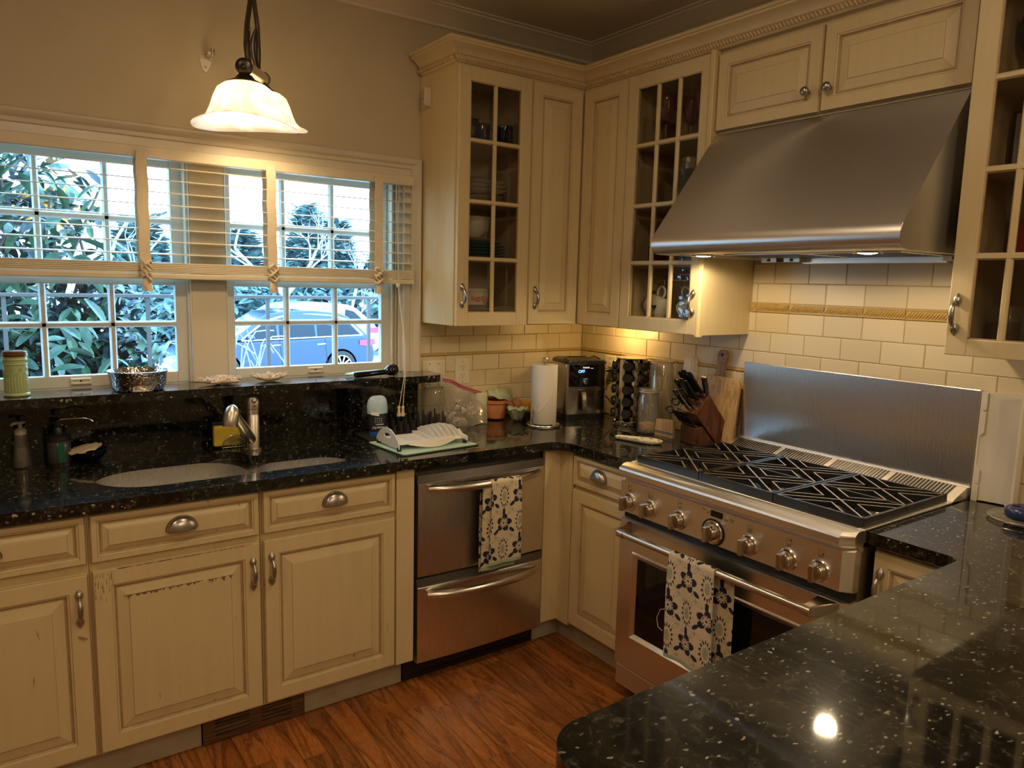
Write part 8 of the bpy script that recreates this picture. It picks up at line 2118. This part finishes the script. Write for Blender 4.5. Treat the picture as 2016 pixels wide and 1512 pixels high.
for k in range(6):
    z = SU[1] + 0.0008 + 0.0145 * k; m_ = MB(); s0 = 0.100 if k < 4 else 0.088; pts = smooth_poly([(UX - s0, UY - s0, 0.03), (UX + s0, UY - s0, 0.03), (UX + s0, UY + s0, 0.03), (UX - s0, UY + s0, 0.03)], 5)
    m_.rings([[(UX + (p[0] - UX) * s_, UY + (p[1] - UY) * s_, z + dz) for p in pts] for s_, dz in ((0.62, 0), (0.70, 0.003), (0.96, 0.009), (1.0, 0.012), (0.97, 0.013), (0.70, 0.006), (0.2, 0.005))])
    tag(m_.build('square_plate', 'teal' if k < 5 else 'yell', None, smooth=45), ('teal square plate, %s from the bottom in its stack' % ['first', 'second', 'third', 'fourth', 'fifth'][k]) if k < 5 else 'buff square plate on top of the teal plates', 'plate', 'square plates in the middle stack')
m_ = MB(); z = SU[1] + 0.093; m_.lathe([(0.040, z), (0.044, z + 0.004), (0.072, z + 0.030), (0.078, z + 0.085), (0.080, z + 0.090), (0.076, z + 0.090), (0.068, z + 0.032), (0.0001, z + 0.008)], (-0.800, UY, 0), 36)
tag(m_.build('bowl', 'china', None, smooth=45), 'white bowl on top of the teal plate stack', 'bowl')
plates(UX, UY, SU[0], 4, 0.108, 'china', 0.0135, 'white dinner plate, %s from the bottom in the lowest stack', 'white plates in the lowest stack', 0.010)
fbw = thing('floral_bowl', 'white bowl painted with red flowers on the lowest shelf', 'bowl', (-0.79, UY, SU[0] + 0.062))
z = SU[0] + 0.0625; m_ = MB(); m_.lathe([(0.045, z), (0.062, z + 0.006), (0.072, z + 0.040), (0.075, z + 0.062), (0.072, z + 0.062), (0.062, z + 0.012), (0.0001, z + 0.008)], (-0.795, UY, 0), 40); m_.build('bowl_body', 'china', fbw, smooth=45)
m_ = MB()
for an, zz, s_ in ((-118, 0.034, 0.9), (-100, 0.030, 1.2), (-82, 0.036, 1.0), (-66, 0.032, 1.0), (-92, 0.046, 0.6), (-74, 0.020, 0.6)):
    for k in range(5):
        q = 2 * pi * k / 5; a = radians(an) + 0.10 * s_ * cos(q); m_.sphere((-0.795 + 0.0705 * cos(a), UY + 0.0705 * sin(a), z + zz + 0.007 * s_ * sin(q)), 0.0052 * s_, 8, 6, scale=(1, 0.5, 1))
m_.build('flower_print', 'redp', fbw, smooth=60, kind='stuff')
m_ = MB(); m_.lathe([(0.074, z + 0.0625), (0.076, z + 0.066), (0.070, z + 0.072), (0.072, z + 0.076), (0.066, z + 0.078), (0.0001, z + 0.078)], (-0.795, UY, 0), 32); m_.build('lid', 'china', fbw, smooth=45)
# range-side glass cabinet
def goblet(x, y, z, h, r_, mat, label, group):
    t = thing('goblet', label, 'glass', (x, y, z), group)
    MB().lathe([(r_ * 0.8, z + 0.0006), (r_ * 0.78, z + 0.003), (0.006, z + 0.008), (0.0045, z + h * 0.35), (0.008, z + h * 0.42)], (x, y, 0), 24).build('stem', 'jarglass', t, smooth=50)
    MB().lathe([(0.008, z + h * 0.4205), (r_ * 0.7, z + h * 0.52), (r_, z + h * 0.72), (r_ * 0.9, z + h), (r_ * 0.87, z + h), (r_ * 0.95, z + h * 0.72), (r_ * 0.6, z + h * 0.54), (0.0001, z + h * 0.45)], (x, y, 0), 28).build('bowl', mat, t, smooth=50)
goblet(-0.20, -0.725, SU[3], 0.215, 0.040, 'redg', 'dark red goblet in the middle pane of the top shelf by the hood', 'red goblets')
goblet(-0.17, -0.895, SU[3], 0.235, 0.038, 'redg', 'tall dark red goblet at the right of the top shelf by the hood', 'red goblets')
goblet(-0.13, -0.80, SU[3], 0.200, 0.036, 'redg', 'dark red goblet at the back of the top shelf by the hood', 'red goblets')
bz = thing('mixing_bowl', 'dark slate bowl on the second shelf of the cabinet left of the hood', 'bowl', (-0.16, -0.86, SU[2]))
MB().lathe([(0.045, SU[2] + 0.0006), (0.050, SU[2] + 0.005), (0.095, SU[2] + 0.075), (0.115, SU[2] + 0.130), (0.112, SU[2] + 0.131), (0.090, SU[2] + 0.078), (0.0001, SU[2] + 0.012)], (-0.160, -0.885, 0), 36).build('bowl_body', pmat('slate_glaze', (0.05, 0.06, 0.07), 0.2), bz, smooth=45)
for k in range(2):
    m_ = MB(); z = SU[2] + 0.030 + 0.045 * k; m_.lathe([(0.040, z), (0.055, z + 0.03), (0.060, z + 0.110), (0.057, z + 0.110), (0.050, z + 0.03), (0.0001, z + 0.008)], (-0.160 - 0.0, -0.845 - 0.075 * k * 0.2, 0), 32)
    tag(m_.build('glass_bowl', 'jarglass', None, smooth=45), '%s clear glass nested in the slate bowl' % ['lower', 'upper'][k], 'glass', 'glasses in the slate bowl')
for (y, lab) in ((-0.66, 'left'), (-0.76, 'right')):
    mug(-0.15, y, SU[1], 0.038, 0.075, 'redg', 'dark red cup at the %s of the third shelf in the cabinet by the hood' % lab, 'dark red cups', 1.2)
# mugs hanging from hooks on a rail
hk = thing('mug_rail', 'thin steel rail with hooks in the bottom compartment of the cabinet by the hood', 'rail', (-0.15, -0.84, 1.60))
MB().tube([(-0.170, -0.636, 1.606), (-0.170, -1.048, 1.606)], 0.003, 8).build('rail', 'nickel', hk, smooth=50)
for y in (-0.735, -0.850, -0.90): MB().tube([(-0.170, y, 1.609), (-0.170, y, 1.585), (-0.174, y, 1.574), (-0.183, y, 1.571), (-0.190, y, 1.578)], 0.0018, 6).build('hook', 'nickel', hk, smooth=50)
def hang_mug(y, tilt, label, mat):
    t = thing('hanging_mug', label, 'mug', (-0.18, y, 1.57), 'mugs hanging in the cabinet')
    r_, h = 0.046, 0.085
    X = Matrix.Translation((-0.180, y, 1.575)) @ Matrix.Rotation(radians(tilt), 4, 'X') @ Matrix.Rotation(radians(-90), 4, 'X')
    # handle ring around the hook, cup below it lying on its side
    m_ = MB(); m_.tube([(0, 0.022 * cos(q), -0.018 + 0.026 * sin(q)) for q in [radians(-40 + 26 * k) for k in range(11)]], 0.0052, 8)
    T0 = Matrix.Translation((-0.180, y, 1.568)); m_.v = [tuple(T0 @ Matrix.Rotation(radians(tilt), 4, 'X') @ Vector(v)) for v in m_.v]; m_.build('handle', mat, t, smooth=50)
    m_ = MB(); m_.lathe([(r_ * 0.7, -h / 2), (r_, -h / 2 + 0.012), (r_ * 1.02, 0), (r_ * 0.96, h / 2), (r_ * 0.90, h / 2), (r_ * 0.92, 0), (r_ * 0.8, -h / 2 + 0.014), (0.0001, -h / 2 + 0.010)], (0, 0, 0), 32, axis='y')
    m_.v = [tuple(T0 @ Matrix.Rotation(radians(tilt), 4, 'X') @ Matrix.Translation((0, 0, -0.037 - r_)) @ Vector(v)) for v in m_.v]; cup = m_.build('cup', mat, t, smooth=45); return cup, T0
cup_, T0 = hang_mug(-0.735, 18, 'white mug with a small dark print hanging left in the cabinet by the hood', 'china')
m_ = MB(); m_.box(-0.2275, -0.2262, -0.012, 0.012, 0, 0); 
m_ = MB(frame_right(-0.2285, -0.735, 1.478)); m_.box(-0.012, 0.012, 0.006, 0.018, -0.001, 0.001); m_.box(-0.004, 0.004, -0.004, 0.004, -0.001, 0.001); m_.build('print', 'mark', cup_, smooth=0)
hang_mug(-0.862, -28, 'pale blue-white mug hanging right in the cabinet by the hood', 'china')
# right cabinet contents
goblet(-0.17, -2.080, 2.158, 0.190, 0.042, 'mugn', 'dark purple goblet on the top shelf of the right-edge cabinet', 'goblets in the right cabinet')
m_ = thing('framed_card', 'small framed card standing in the right-edge cabinet', 'frame', (-0.16, -2.13, 1.919)); MB().box(-0.172, -0.160, -2.20, -2.045, 1.919, 2.098).build('frame', 'black', m_, smooth=0, bevel=0.002); MB().box(-0.1735, -0.1722, -2.190, -2.055, 1.93, 2.09).build('card', pmat('grey_card', (0.35, 0.36, 0.36), 0.3), m_, smooth=0)
for k in range(6): MB().box(-0.1742, -0.1736, -2.18, -2.065, 1.945 + 0.012 * k, 1.947 + 0.012 * k).build('print_line', 'mark', m_, smooth=0)
goblet(-0.20, -2.090, 1.692, 0.200, 0.030, 'jarglass', 'clear slender stemmed glass in the right-edge cabinet', 'goblets in the right cabinet')
m_ = MB(); m_.box(-0.120, -0.090, -2.22, -2.045, 1.6925, 1.800); tag(m_.build('red_box', pmat('red_card', (0.45, 0.03, 0.03), 0.5), None, smooth=0, bevel=0.003), 'red box behind the slender glass in the right-edge cabinet', 'box')
cj = thing('glass_jar', 'clear glass jar with red contents on the lowest shelf of the right-edge cabinet', 'jar', (-0.17, -2.085, 1.426))
MB().lathe([(0.040, 1.4262), (0.044, 1.432), (0.044, 1.520), (0.038, 1.532), (0.038, 1.545), (0.0001, 1.546)], (-0.17, -2.085, 0), 28).build('jar_body', 'jarglass', cj, smooth=45)
MB().lathe([(0.039, 1.4300), (0.040, 1.500), (0.0001, 1.501)], (-0.17, -2.085, 0), 24).build('contents', 'redg', cj, smooth=45)

# globe lamp added unseen behind the camera as fill light for the room
gl_ = thing('fill_globe_lamp', 'round opal globe lamp added unseen behind the viewer as fill light', 'lamp', (-2.0, -4.1, 2.5))
M['globe'] = pmat('fill_globe_opal', (1, 1, 1), emit=(1, 0.76, 0.45), estr=5)
MB().sphere((-2.0, -4.1, 2.50), 0.15, 24, 16).build('globe', 'globe', gl_, smooth=60)
MB().tube([(-2.0, -4.1, 2.65), (-2.0, -4.1, 2.7595)], 0.006, 8).build('stem', 'bronze', gl_, smooth=60)
